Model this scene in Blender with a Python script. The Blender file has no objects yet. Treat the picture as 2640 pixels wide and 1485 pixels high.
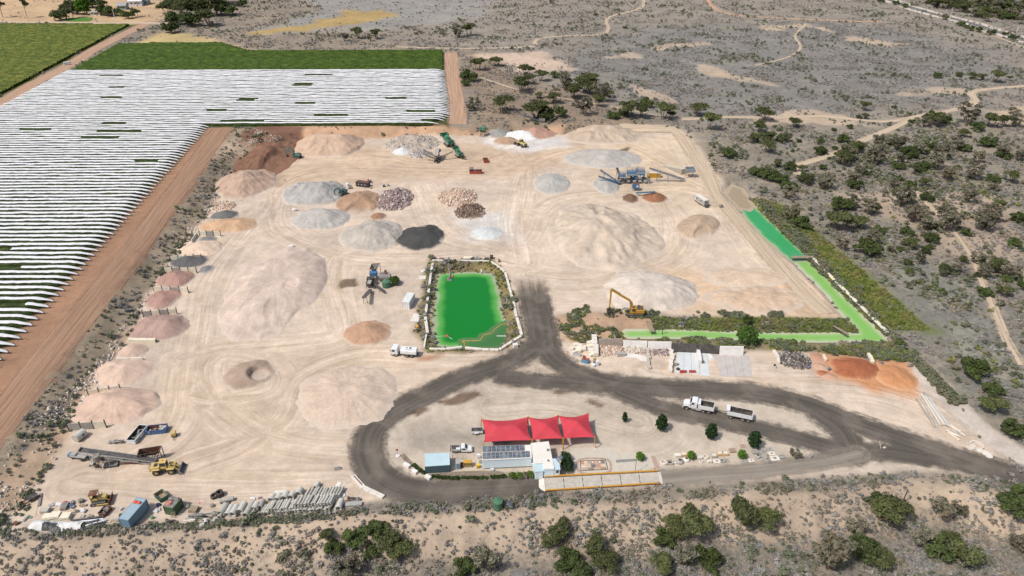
import bpy,bmesh,math,random
import numpy as np
from mathutils import Vector,Matrix,Euler
R=math.radians
random.seed(7)
rng=np.random.default_rng(7)
SC=bpy.context.scene
COL=SC.collection

# ------------------------------------------------------------------ camera
CAM_H,PITCH,FOC=119.0,R(30.6),1784.0      # metres, angle below the horizon, focal length for a 2640 px wide frame
cam=bpy.data.cameras.new('camera')
cam.sensor_width=36.0
cam.lens=36.0*FOC/2640.0
cam.clip_start=1.0
cam.clip_end=30000.0
camo=bpy.data.objects.new('camera',cam)
COL.objects.link(camo)
camo.location=(0,0,CAM_H)
camo.rotation_euler=(math.pi/2-PITCH,0,0)
SC.camera=camo

# ------------------------------------------------------------------ daylight
SUN_TO=Vector((-0.85,-0.53,0)).normalized()   # horizontal direction towards the sun
SUN_EL=R(55)
w=bpy.data.worlds.new('World')
SC.world=w
w.use_nodes=True
nt=w.node_tree
sky=nt.nodes.new('ShaderNodeTexSky')
sky.sky_type='NISHITA'
sky.sun_disc=False
sky.sun_elevation=SUN_EL
sky.sun_rotation=math.atan2(SUN_TO.x,SUN_TO.y)
sky.air_density=1.0
sky.dust_density=3.0
sky.ozone_density=1.0
bg=nt.nodes['Background']
bg.inputs['Strength'].default_value=0.115
nt.links.new(sky.outputs[0],bg.inputs[0])
sun=bpy.data.lights.new('sun','SUN')
sun.energy=2.9
sun.angle=R(4)
sun.color=(1.0,0.975,0.945)
suno=bpy.data.objects.new('sun',sun)
COL.objects.link(suno)
to_sun=Vector((SUN_TO.x*math.cos(SUN_EL),SUN_TO.y*math.cos(SUN_EL),math.sin(SUN_EL)))
suno.rotation_euler=to_sun.to_track_quat('Z','Y').to_euler()
suno.location=(-120,0,200)
vs=SC.view_settings
vs.view_transform='Standard'
vs.look='None'
vs.exposure=0.18
vs.gamma=1.0
vs.use_curve_mapping=False
try:
 SC.cycles.use_denoising=True
 SC.cycles.max_bounces=6
 SC.cycles.transparent_max_bounces=12
except Exception:
 pass

# ------------------------------------------------------------------ survey: photograph readings to ground positions
TILES={'F':(0,0,1.02484),'P':(0,0,1.0)}
for j_ in range(3):
 for i_ in range(3):
  TILES[str(j_*3+i_+1)]=(880*i_,495*j_,0.34161)
TILES.update(a=(0,1230,.15528),b=(160,1060,.15528),c=(380,1230,.21739),d=(1180,1040,.15528),
   e=(1040,1120,.17081),f=(1440,1140,.2795),g=(980,330,.17857),h=(1480,400,.17857),
   i=(700,440,.15528),j=(900,650,.2002),k=(1080,650,.18634),l=(1480,860,.20186),
   m=(0,0,.17081),n=(1740,1000,.10093),o=(1540,720,.08282),q=(680,360,.06211),
   r=(1080,650,.10093),s=(1880,900,.20963))
CP,SP=math.cos(PITCH),math.sin(PITCH)

def px(t,x,y):
 a,b,s=TILES[t]
 return a+x*s,b+y*s

def ray(t,x,y):
 X,Y=px(t,x,y)
 u,v=(X-1320.0)/FOC,(Y-742.5)/FOC
 return u,CP-v*SP,-SP-v*CP

def at(t,x,y,z=0.0):
 """point of level z that is seen at this reading"""
 d=ray(t,x,y)
 k=(z-CAM_H)/d[2]
 return Vector((d[0]*k,d[1]*k,z))

def above(p,t,x,y):
 """height over point p (x, y) that appears at this reading's row"""
 X,Y=px(t,x,y)
 v=(Y-742.5)/FOC
 # (cy, cz) along the column: depth*(CP - v*SP) = p.y
 k=p[1]/(CP-v*SP)
 return CAM_H+k*(-SP-v*CP)

# ------------------------------------------------------------------ numeric helpers
def smooth(a,b,x):
 t=np.clip((x-a)/(b-a),0,1)
 return t*t*(3-2*t)

def _hash(i,j,s):
 n=(i*374761393+j*668265263+s*2147483647+1442695041) & 0xffffffff
 n=((n ^ (n >> 13))*1274126177) & 0xffffffff
 return ((n ^ (n >> 16)) & 0xffff)/65535.0

def vnoise(x,y,s=0):
 x=np.asarray(x,float); y=np.asarray(y,float)
 i=np.floor(x).astype(np.int64); j=np.floor(y).astype(np.int64)
 fx,fy=x-i,y-j
 fx=fx*fx*(3-2*fx); fy=fy*fy*(3-2*fy)
 a,b=_hash(i,j,s),_hash(i+1,j,s)
 c,d=_hash(i,j+1,s),_hash(i+1,j+1,s)
 return (a*(1-fx)+b*fx)*(1-fy)+(c*(1-fx)+d*fx)*fy

def fbm(x,y,s=0,o=4):
 t,a,n=0,.5,0
 for k in range(o):
  t=t+a*vnoise(x*2**k,y*2**k,s+k*17); n+=a; a*=.5
 return t/n-.5

def seg_dist(X,Y,pts,closed=False):
 """distance to a polyline, signed offset and running length"""
 D=np.full(X.shape,1e9); O=np.zeros(X.shape); L=np.zeros(X.shape)
 run=0
 n=len(pts)
 for k in range(n if closed else n-1):
  ax,ay=pts[k][0],pts[k][1]; bx,by=pts[(k+1) % n][0],pts[(k+1) % n][1]
  dx,dy=bx-ax,by-ay
  l=math.hypot(dx,dy)+1e-9
  t=np.clip(((X-ax)*dx+(Y-ay)*dy)/(l*l),0,1)
  ex,ey=X-ax-t*dx,Y-ay-t*dy
  d=np.hypot(ex,ey)
  m=d<D
  D=np.where(m,d,D)
  O=np.where(m,np.sign(dx*ey-dy*ex)*d,O)
  L=np.where(m,run+t*l,L)
  run+=l
 return D,O,L

def inside(X,Y,pts):
 r=np.zeros(X.shape,bool)
 n=len(pts)
 for k in range(n):
  ax,ay=pts[k][0],pts[k][1]; bx,by=pts[(k+1) % n][0],pts[(k+1) % n][1]
  if ay==by:
   continue
  c=((ay>Y) != (by>Y)) & (X<(bx-ax)*(Y-ay)/(by-ay)+ax)
  r ^= c
 return r

def sdist(X,Y,pts):
 """positive inside a polygon"""
 X=np.asarray(X,float); Y=np.asarray(Y,float)
 d=seg_dist(X,Y,pts,True)[0]
 return np.where(inside(X,Y,pts),d,-d)

def spline(pts,n=8):
 """smooth line through points (Catmull-Rom)"""
 P=[Vector((p[0],p[1])) for p in pts]
 P=[P[0]*2-P[1]]+P+[P[-1]*2-P[-2]]
 out=[]
 for k in range(1,len(P)-2):
  for q in range(n):
   t=q/n
   out.append(.5*((2*P[k])+(P[k+1]-P[k-1])*t+(2*P[k-1]-5*P[k]+4*P[k+1]-P[k+2])*t*t
       +(3*P[k]-P[k-1]-3*P[k+1]+P[k+2])*t**3))
 out.append(P[-2])
 return [(p.x,p.y) for p in out]

def ln(t,*xy,z=0.0):
 """list of ground points from readings x, y, x, y ..."""
 return [tuple(at(t,xy[k],xy[k+1],z)[:2]) for k in range(0,len(xy),2)]

# ------------------------------------------------------------------ colours
GAIN=1.22

def S(r,g,b,k=1.0):
 """surface colour from the colour seen under this daylight"""
 def f(c):
  c /= 255.0
  c=c/12.92 if c <= .04045 else ((c+.055)/1.055)**2.4
  return min(.92,c*k/GAIN)
 return (f(r),f(g),f(b))

MATS={}

def _nodes(name):
 m=bpy.data.materials.new(name)
 m.use_nodes=True
 t=m.node_tree
 return m,t,t.nodes['Principled BSDF']

def nd(t,kind,**kw):
 n=t.nodes.new(kind)
 for k,v in kw.items():
  setattr(n,k,v)
 return n

def mixrgb(t,fac,a,b,mode='MIX'):
 n=nd(t,'ShaderNodeMix',data_type='RGBA',blend_type=mode)
 for s,v in ((n.inputs[0],fac),(n.inputs[6],a),(n.inputs[7],b)):
  if hasattr(v,'is_linked'):
   t.links.new(v,s)
  elif isinstance(v,(int,float)):
   s.default_value=v
  else:
   s.default_value=(*v[:3],1)
 return n.outputs[2]

def math_(t,op,a,b=None,c=None,clamp=False):
 n=nd(t,'ShaderNodeMath',operation=op,use_clamp=clamp)
 for s,v in zip(n.inputs,(a,b,c)):
  if v is None:
   continue
  if hasattr(v,'is_linked'):
   t.links.new(v,s)
  else:
   s.default_value=v
 return n.outputs[0]

def noise(t,vec,scale,detail=4,rough=.6,dist=0.0):
 n=nd(t,'ShaderNodeTexNoise')
 n.inputs['Scale'].default_value=scale
 n.inputs['Detail'].default_value=detail
 n.inputs['Roughness'].default_value=rough
 n.inputs['Distortion'].default_value=dist
 if vec is not None:
  t.links.new(vec,n.inputs['Vector'])
 return n.outputs['Fac']

def ramp(t,fac,lo,hi,a=0.0,b=1.0):
 n=nd(t,'ShaderNodeMapRange')
 n.interpolation_type='SMOOTHSTEP'
 for k,v in ((1,lo),(2,hi),(3,a),(4,b)):
  n.inputs[k].default_value=v
 t.links.new(fac,n.inputs[0])
 return n.outputs[0]

def attr(t,name):
 return nd(t,'ShaderNodeAttribute',attribute_name=name)

def worldpos(t):
 return nd(t,'ShaderNodeNewGeometry').outputs['Position']

def mat(name,rgb,rough=.75,var=.12,scale=2.0,metal=0.0,dirt=None,dirt_amt=.35,bump=0.0,spec=.3,alpha=None):
 """paint, metal, stone or cloth with uneven tone, dust and wear"""
 if name in MATS:
  return MATS[name]
 m,t,p=_nodes(name)
 pos=worldpos(t)
 n1=noise(t,pos,scale,5,.65)
 a=tuple(min(1,c*(1+var)) for c in rgb)
 b=tuple(c*(1-var) for c in rgb)
 c=mixrgb(t,ramp(t,n1,.3,.7),b,a)
 if dirt is None:
  dirt=(.42,.33,.24)
 if dirt_amt:
  n2=noise(t,pos,scale*.45+.2,6,.7,.4)
  c=mixrgb(t,math_(t,'MULTIPLY',ramp(t,n2,.42,.72),dirt_amt),c,dirt)
 t.links.new(c,p.inputs['Base Color'])
 p.inputs['Roughness'].default_value=rough
 p.inputs['Metallic'].default_value=metal
 p.inputs['Specular IOR Level'].default_value=spec
 if bump:
  bn=nd(t,'ShaderNodeBump')
  bn.inputs['Strength'].default_value=bump
  bn.inputs['Distance'].default_value=.05
  t.links.new(noise(t,pos,scale*6,4),bn.inputs['Height'])
  t.links.new(bn.outputs[0],p.inputs['Normal'])
 MATS[name]=m
 return m

# ------------------------------------------------------------------ scene objects
def link(o,parent=None):
 COL.objects.link(o)
 if parent is not None:
  o.parent=parent
 return o

def tag(o,label,cat,group=None,kind=None):
 if label:
  o['label']=label
 if cat:
  o['category']=cat
 if group:
  o['group']=group
 if kind:
  o['kind']=kind
 return o

def thing(name,label,cat,loc=(0,0,0),rz=0.0,group=None):
 o=bpy.data.objects.new(name,None)
 o.empty_display_size=.5
 COL.objects.link(o)
 o.location=loc
 o.rotation_euler=(0,0,rz)
 return tag(o,label,cat,group)

def copy_tree(o,loc=None,rz=None,scale=None,label=None,parent=None):
 c=o.copy()
 COL.objects.link(c)
 c.parent=parent
 if loc is not None:
  c.location=loc
 if rz is not None:
  c.rotation_euler=(0,0,rz)
 if scale is not None:
  c.scale=scale if hasattr(scale,'__len__') else (scale,)*3
 if label:
  c['label']=label
 for ch in list(o.children):
  copy_tree(ch,parent=c)
 return c

def mesh_np(name,V,F,m,parent=None,smooth_=False,attrs=None):
 """mesh from arrays of points and quads or triangles"""
 V=np.asarray(V,np.float32); F=np.asarray(F,np.int32)
 me=bpy.data.meshes.new(name)
 k=F.shape[1]
 me.vertices.add(len(V)); me.loops.add(F.size); me.polygons.add(len(F))
 me.vertices.foreach_set('co',V.ravel())
 me.loops.foreach_set('vertex_index',F.ravel())
 me.polygons.foreach_set('loop_start',np.arange(0,F.size,k,dtype=np.int32))
 me.polygons.foreach_set('loop_total',np.full(len(F),k,np.int32))
 if smooth_:
  me.polygons.foreach_set('use_smooth',np.ones(len(F),bool))
 me.update()
 for an,av in (attrs or {}).items():
  av=np.asarray(av,np.float32)
  if av.ndim==2:
   A=me.attributes.new(an,'FLOAT_COLOR','POINT')
   A.data.foreach_set('color',np.hstack([av,np.ones((len(av),1),np.float32)]).astype(np.float32).ravel())
  else:
   A=me.attributes.new(an,'FLOAT','POINT')
   A.data.foreach_set('value',av)
 if m is not None:
  me.materials.append(m)
 o=bpy.data.objects.new(name,me)
 return link(o,parent)

class MB:
 """collects shapes for one mesh"""

 def __init__(s):
  s.v=[]; s.f=[]

 def add(s,V,F):
  b=len(s.v)
  s.v+=[tuple(q) for q in V]
  s.f+=[tuple(i+b for i in q) for q in F]
  return s

 def box(s,c,d,rz=0,ry=0,rx=0,taper=(1,1)):
  M=Euler((rx,ry,rz)).to_matrix()
  V=[]
  for z in (-.5,.5):
   kx,ky=taper if z>0 else (1,1)
   for x,y in ((-.5,-.5),(.5,-.5),(.5,.5),(-.5,.5)):
    V.append(M @ Vector((x*d[0]*kx,y*d[1]*ky,z*d[2]))+Vector(c))
  return s.add(V,[(0,3,2,1),(4,5,6,7),(0,1,5,4),(1,2,6,5),(2,3,7,6),(3,0,4,7)])

 def bar(s,a,b,w,h=None,up=(0,0,1),w2=None,h2=None):
  a,b=Vector(a),Vector(b)
  h=w if h is None else h
  w2=w if w2 is None else w2
  h2=h if h2 is None else h2
  d=(b-a).normalized()
  x=d.cross(Vector(up))
  if x.length<1e-4:
   x=d.cross(Vector((0,1,0)))
  x.normalize()
  y=x.cross(d)
  V=[]
  for p,ww,hh in ((a,w,h),(b,w2,h2)):
   for i,j in ((-.5,-.5),(.5,-.5),(.5,.5),(-.5,.5)):
    V.append(p+x*ww*i+y*hh*j)
  return s.add(V,[(0,3,2,1),(4,5,6,7),(0,1,5,4),(1,2,6,5),(2,3,7,6),(3,0,4,7)])

 def cyl(s,a,b,r,r2=None,n=12,caps=True,hole=0.0):
  a,b=Vector(a),Vector(b)
  r2=r if r2 is None else r2
  d=(b-a).normalized()
  x=d.orthogonal().normalized()
  y=d.cross(x)
  ring=lambda p,q:[p+(x*math.cos(2*math.pi*k/n)+y*math.sin(2*math.pi*k/n))*q for k in range(n)]
  if not hole:
   V=ring(a,r)+ring(b,r2)
   F=[(k,(k+1) % n,n+(k+1) % n,n+k) for k in range(n)]
   if caps:
    F+=[tuple(range(n-1,-1,-1)),tuple(range(n,2*n))]
  else:
   V=ring(a,r)+ring(b,r2)+ring(b,r2*hole)+ring(a,r*hole)
   F=[]
   for q in range(4):
    o,e=q*n,((q+1) % 4)*n
    F+=[(o+k,o+(k+1) % n,e+(k+1) % n,e+k) for k in range(n)]
  return s.add(V,F)

 def pipe(s,pts,r,n=8):
  for a,b in zip(pts,pts[1:]):
   s.cyl(a,b,r,n=n)
  return s

 def prism(s,poly,axis,a,b):
  """extrude a 2D outline along an axis ('x','y','z')"""
  n=len(poly)
  V=[]
  for t in (a,b):
   for p,q in poly:
    V.append({'x':(t,p,q),'y':(p,t,q),'z':(p,q,t)}[axis])
  F=[tuple(range(n-1,-1,-1)),tuple(range(n,2*n))]+[(k,(k+1) % n,n+(k+1) % n,n+k) for k in range(n)]
  return s.add(V,F)

 def ico(s,c,r,sub=1,jit=0.0,rnd=random,sq=(1,1,1)):
  bm=bmesh.new()
  bmesh.ops.create_icosphere(bm,subdivisions=sub,radius=1)
  V=[]
  for v in bm.verts:
   k=1+(rnd.random()-.5)*2*jit
   V.append((c[0]+v.co.x*r*k*sq[0],c[1]+v.co.y*r*k*sq[1],c[2]+v.co.z*r*k*sq[2]))
  F=[tuple(q.index for q in f.verts) for f in bm.faces]
  bm.free()
  return s.add(V,F)

 def mesh(s,name,m,bevel=0.0,smooth_=False):
  me=bpy.data.meshes.new(name)
  me.from_pydata([tuple(q) for q in s.v],[],s.f)
  bm=bmesh.new()
  bm.from_mesh(me)
  if bevel:
   bmesh.ops.bevel(bm,geom=[e for e in bm.edges if e.is_manifold and e.calc_face_angle(0)>.5],offset=bevel,segments=1,affect='EDGES',clamp_overlap=True)
  bmesh.ops.recalc_face_normals(bm,faces=bm.faces)
  bm.to_mesh(me)
  bm.free()
  if smooth_:
   for p in me.polygons:
    p.use_smooth=True
   try:
    me.set_sharp_from_angle(angle=R(35))
   except Exception:
    pass
  me.materials.append(m)
  return me

 def build(s,name,m,parent=None,bevel=0.0,smooth_=False,label=None):
  o=bpy.data.objects.new(name,s.mesh(name,m,bevel,smooth_))
  if label:
   o['label']=label
  return link(o,parent)

def head(a,b):
 return math.atan2(b[1]-a[1],b[0]-a[0])

# ================================================================== the setting: terrain
VINE_Z,FRONT_Z=4.0,-4.0
# foot of the banks that close the quarry on the left and at the back
TOE=ln('F',-260,1700,60,1275,120,1180,180,1075,232,975,325,850,352,790,405,690,432,648,480,592,528,535,553,480,590,428,
  640,392,705,372,760,352,900,352,1000,345,1100,342,1210,340,1290,333,1420,337,1560,330,1700,335)
PIT=TOE+ln('F',1760,380,1830,450,2040,640,2245,850,2290,905,2420,1010,2590,1180,2750,1290,2400,1180)+[(130,40),(-200,40)]
CREST=ln('7',-600,1200,0,1172,600,1140,1280,1112,2000,1045,2576,1000)+ln('8',600,962,1200,925,1500,898,2576,872) \
 +ln('9',600,812,1300,772,1700,735,2050,745,2300,800,2700,900,3300,1080)
XTR=TOE[-1][0]
POND=ln('k',250,300,300,265,600,250,780,248,980,265,1050,300,1065,380,1100,500,1130,700,1165,880,1192,1000,1190,1130,
  1150,1240,1050,1285,640,1296,400,1278,260,1245,215,1130,215,900,230,700,245,500)
CHAN=ln('5',2110,1040,2160,1020,2576,1020)+ln('6',400,1035,700,1045,1150,1045,1325,1047,1320,1010,1190,880,1100,760,950,610,870,530,
  800,480,620,325,480,170,440,110,390,60,325,0,375,-70,450,-50,505,30,560,110,730,270,940,470,975,525,1150,700,1300,850,1530,1075,1535,1110,1250,1108,1000,1108,580,1098,400,1092,0,1075) \
 +ln('5',2160,1075)
WATER_Z=-1.1
_cx=np.array([p[0] for p in CREST]); _cy=np.array([p[1] for p in CREST])

def height(X,Y,fine=True):
 X=np.asarray(X,float); Y=np.asarray(Y,float)
 wx=fbm(X/9,Y/9,3)*5
 d=-sdist(X,Y,PIT)
 wgt=1-smooth(XTR-50,XTR+30,X)
 wid=12-5*smooth(330,380,Y)
 n=fbm(X/4.0,Y/4.0,9)
 h=VINE_Z*wgt*smooth(0,1,(d+np.where(d>1,wx*.6,0))/wid)
 h=h+np.where((d>0) & (d<wid+3),n*1.0*wgt,0)*smooth(0,2,d)*(1-smooth(wid-2,wid+3,d))
 fd=np.interp(X,_cx,_cy)-Y
 bank=smooth(0,10,fd+fbm(X/3.5,Y/9,21)*3.0*smooth(.5,4,fd))
 h=h+(FRONT_Z)*bank+.5*smooth(-5,-1,fd)*(1-smooth(-1,2,fd))
 if fine:
  und=fbm(X/14,Y/14,31)*.9*smooth(10,22,fd)
  h=h+und
 for poly,dep in ((POND,2.6),(CHAN,2.2)):
  b=np.array(poly)
  m=(X>b[:,0].min()-8) & (X<b[:,0].max()+8) & (Y>b[:,1].min()-8) & (Y<b[:,1].max()+8)
  if m.any():
   sd=np.full(X.shape,-99.0)
   sd[m]=sdist(X[m],Y[m],poly)
   jag=fbm(X/2.2,Y/2.2,77)*.45
   h=np.where(sd>-3.2,np.minimum(h,WATER_Z*smooth(-2.9,-.7,sd+jag)-dep*smooth(0,7,sd)),h)
 return h

def hz(x,y):
 """height of the finished ground sheet"""
 i=min(max(int(np.searchsorted(gx,x))-1,0),len(gx)-2); j=min(max(int(np.searchsorted(gy,y))-1,0),len(gy)-2)
 u=(x-gx[i])/(gx[i+1]-gx[i]); v=(y-gy[j])/(gy[j+1]-gy[j])
 k=j*len(gx)+i
 return float((GZ[k]*(1-u)+GZ[k+1]*u)*(1-v)+(GZ[k+len(gx)]*(1-u)+GZ[k+len(gx)+1]*u)*v)

def on(t,x,y):
 """ground point seen at this reading, on the real terrain"""
 d=ray(t,x,y)
 z=0.0
 for _ in range(8):
  k=(z-CAM_H)/d[2]
  z2=hz(d[0]*k,d[1]*k)
  z=z+(z2-z)*.7
 k=(z-CAM_H)/d[2]
 return Vector((d[0]*k,d[1]*k,hz(d[0]*k,d[1]*k)))

def onl(t,*xy):
 return [on(t,xy[k],xy[k+1]) for k in range(0,len(xy),2)]

def axis(lo,hi,step,lim_lo,lim_hi,g=1.09):
 a=list(np.arange(lo,hi+step*.5,step))
 s=step
 while a[-1]<lim_hi:
  s*=g; a.append(a[-1]+s)
 s=step
 while a[0]>lim_lo:
  s*=g; a.insert(0,a[0]-s)
 return np.array(a)

gx=axis(-172,215,.9,-9000,9000,1.055)
gy=axis(80,395,.9,-600,12000,1.03)
GX,GY=np.meshgrid(gx,gy)
GX=GX.ravel(); GY=GY.ravel()
GZ=height(GX,GY)

# ---- soils: (colour, edge softness, edge wander, scrub cover, outline)
VZ=VINE_Z
SOILS=[]

def soil(rgb,soft,wander,scrub,pts,amt=1.0):
 SOILS.append((S(*rgb),soft,wander,scrub,pts,amt))

# beyond the quarry
soil((158,149,136),40,20,.75,ln('F',1100,-60,2700,-60,2700,300,1700,330,1150,330,1150,120,1000,100,z=VZ))
soil((148,144,137),25,25,.9,ln('F',1390,150,1600,60,2100,40,2500,110,2600,200,2300,235,1900,290,1650,245,1500,200,z=VZ),.9)
soil((158,140,120),10,10,.8,ln('F',1165,130,1230,140,1330,200,1480,250,1700,330,1180,330,z=VZ))
soil((160,156,148),6,10,.3,ln('F',680,-40,1230,-40,1215,40,1100,60,980,72,700,85,640,78,800,30,z=VZ))
soil((186,160,108),5,8,.05,ln('F',640,82,760,62,880,28,960,22,990,40,900,62,760,80,z=VZ))
soil((198,178,128),3,5,.1,ln('F',345,108,420,78,520,95,640,128,560,112,z=VZ))
soil((205,176,140),12,8,.12,ln('F',-200,-40,450,-40,410,45,345,62,0,60,-200,60,z=VZ))
soil((212,190,168),4,7,.12,ln('F',1200,138,1360,132,1420,155,1440,175,1400,178,1300,180,1270,165,z=VZ))
for pts in ((1640,100,1770,92,1760,105,1650,110),(1900,275,2060,262,2160,285,2200,300,2060,298,1900,292),(1900,56,2010,48,2040,58,1930,70),
   (1690,130,1800,150,1860,175,1800,175),(2130,165,2190,185,2230,192,2190,195),(2260,210,2440,205,2420,220,2270,222),
   (2480,258,2600,250,2600,300,2500,290),(1560,125,1600,122,1590,135,1540,138),(2080,65,2180,100,2270,100,2180,88),
   (1590,205,1660,225,1700,245,1620,230),(1830,175,1960,210,2000,205,1900,180)):
 soil((205,184,158),2.5,9,.2,ln('F',*pts,z=VZ),.75)
# east of the channel
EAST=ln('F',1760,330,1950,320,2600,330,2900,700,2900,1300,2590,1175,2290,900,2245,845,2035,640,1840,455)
soil((162,152,134),8,10,.92,EAST)  # scrub soil, its tone greyed to stand in for haze
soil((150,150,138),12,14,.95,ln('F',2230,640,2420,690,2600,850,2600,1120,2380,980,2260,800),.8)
soil((188,167,146),5,10,.6,ln('F',2030,470,2500,490,2600,640,2440,690,2250,560),.7)
soil((108,122,62),5,5,.55,ln('F',1900,500,1975,520,2120,640,2260,760,2340,830,2220,820,2060,690,1930,560))
soil((70,70,66),1.0,1.0,.15,ln('6',985,525,1010,530,1200,700,1350,860,1535,1050,1530,1072,1310,850,1160,700))
# left: vineyard ground, red track, weedy strip, bank
NETS_G=ln('F',175,182,1120,180,1132,318,530,322,-40,945,-420,1380,-900,1000,-120,330,z=VZ)
soil((92,92,62),1.5,1,.0,NETS_G)
soil((86,98,48),1.5,1,.0,ln('F',-300,60,338,62,0,250,-300,410,z=VZ))
soil((86,98,48),1.5,1,.0,ln('F',185,182,300,114,555,110,620,130,1117,130,1117,180,z=VZ))
soil((170,134,108),2.5,2,.0,ln('F',520,322,592,322,470,500,300,730,120,960,-60,1200,-420,1600,-700,1600,-60,950,300,560,z=VZ))
soil((172,156,132),2.5,4,.75,ln('F',592,322,650,322,560,440,440,610,330,780,215,930,60,1110,-20,1240,-300,1620,-420,1600,-60,1200,120,960,300,730,470,500,z=VZ))
soil((206,178,150),2.0,3,.25,ln('F',640,345,700,360,620,410,560,480,535,540,470,610,415,690,355,800,310,870,240,980,185,1075,60,1290,-60,1420,-240,1480,-60,1260,130,1060,
 240,920,350,780,460,610,560,450,z=2))
soil((206,170,138),2.0,4,.3,ln('F',690,322,1200,326,1420,322,1420,338,1200,342,900,352,740,352,z=2))
# the worked floor
soil((219,201,181),1.6,2.2,.0,TOE[1:]+ln('F',1740,352,1800,425,1850,520,1990,655,2140,800,1590,790,1400,790,1400,830,1460,870,2050,885,2290,925,2420,1060,2590,1210,
 2400,1190,1900,1215,1650,1225,1370,1238,1250,1252,960,1256,880,1275,440,1325,60,1345,-200,1400))
soil((138,104,86),2.0,4,.1,ln('F',612,340,700,325,770,330,745,365,735,405,705,460,640,450,590,415,600,380,z=1.5))
soil((212,188,162),9,9,.0,ln('F',560,380,1500,350,1480,420,1100,455,700,470),.85)
soil((220,199,170),12,12,.0,ln('F',1500,350,1700,340,1780,430,1830,520,1700,520,1450,480),.7)
soil((224,206,184),9,10,.0,ln('F',1280,480,1860,480,1990,660,2050,740,1780,690,1500,700,1400,650),.6)
soil((232,228,220),7,6,.0,ln('F',1150,545,1270,530,1290,600,1180,605),.85)
soil((236,234,230),5,5,.0,ln('F',1230,345,1420,345,1430,368,1330,385,1220,360),.8)
soil((226,196,162),8,8,.0,ln('F',1700,690,2000,690,2110,790,1900,800,1740,790),.9)
soil((216,196,172),10,10,.0,ln('F',430,900,880,860,1300,900,1000,1000,860,1200,480,1230,120,1230,300,1000),.4)
soil((205,192,174),4,4,.0,ln('F',900,1130,1010,990,1250,950,1650,950,2050,1000,2250,1080,2560,1210,2350,1185,1850,1205,1400,1235,960,1250),.9)
soil((165,158,146),5,5,.0,ln('8',500,320,700,310,1060,330,1070,440,800,500,560,500),.8)
soil((219,158,112),3,4,.0,ln('F',2050,890,2290,905,2310,985,2330,1010,2200,985,2060,945),.9)
soil((214,203,190),1.0,1.5,.1,ln('F',2282,905,2330,915,2480,1065,2590,1140,2590,1190,2440,1085,2330,985))
soil((170,120,84),1.6,2.5,.0,ln('5',540,1240,780,1220,700,1270,560,1285),.8)
for pts in ((1110,1010,1200,985,1230,995,1130,1020),(1360,982,1440,985,1400,992),(1480,1010,1535,1018,1510,1028),(1030,1035,1070,1030,1050,1050),
   (860,705,895,700,890,718,860,722),(1555,375,1580,372,1580,383,1558,385)):
 soil((120,100,82),.6,2.5,.0,ln('F',*pts),.9)
# strips of weeds round the pond, along the cross channel and behind the bays
soil((146,132,92),1.5,2.5,.8,ln('k',130,110,990,110,1215,280,1310,600,1410,1100,1430,1180,1120,1375,60,1390,-40,1100,20,850,60,400))
soil((216,196,172),.8,1.2,.1,ln('k',205,280,240,290,232,560,205,900,215,1190,165,1200,150,900,180,560))
soil((108,118,66),1.5,2,.9,ln('F',1640,802,1900,800,2150,805,2160,830,1640,826))
soil((196,166,138),2,3,.5,ln('F',1400,800,1480,780,1640,790,1640,830,1560,850,1480,868,1420,850))
soil((150,138,102),1.5,2,.8,ln('F',1600,842,1900,850,2225,856,2290,890,2280,912,2050,885,1900,878,1600,866))
# the front bank and the scrub in front of it
soil((158,148,132),1.2,2.0,.9,ln('F',900,1275,1010,1262,1300,1262,1380,1245,1650,1235,1900,1215,2350,1188,2410,1200,2300,1225,1900,1245,1400,1280,1250,1290,900,1310,480,1345,30,1362,30,1350,480,1328))
FRONT=[(p[0],p[1]-.5) for p in CREST]+[(300,30),(-300,30)]
soil((192,173,151),1.2,1.5,.62,FRONT)
soil((150,140,124),4,6,1.0,[(p[0],p[1]-10) for p in CREST]+[(300,30),(-300,30)],.8)

BASE=np.array(S(158,145,128))
C=np.tile(BASE,(len(GX),1)); COV=np.full(len(GX),.8)
WAN=fbm(GX/7,GY/7,51,5)*2
far=1+np.clip((GY-300)/300,0,2)
WANF=fbm(GX/24,GY/24,61,5)*2
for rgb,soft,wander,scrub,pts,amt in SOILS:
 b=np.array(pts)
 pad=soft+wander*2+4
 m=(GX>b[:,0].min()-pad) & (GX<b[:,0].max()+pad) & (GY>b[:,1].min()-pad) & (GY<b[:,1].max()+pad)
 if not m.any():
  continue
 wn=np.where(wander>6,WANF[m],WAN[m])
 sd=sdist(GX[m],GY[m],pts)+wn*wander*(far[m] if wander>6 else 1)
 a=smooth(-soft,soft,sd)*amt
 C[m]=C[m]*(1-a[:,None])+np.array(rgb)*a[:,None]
 COV[m]=COV[m]*(1-a)+scrub*a

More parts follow.
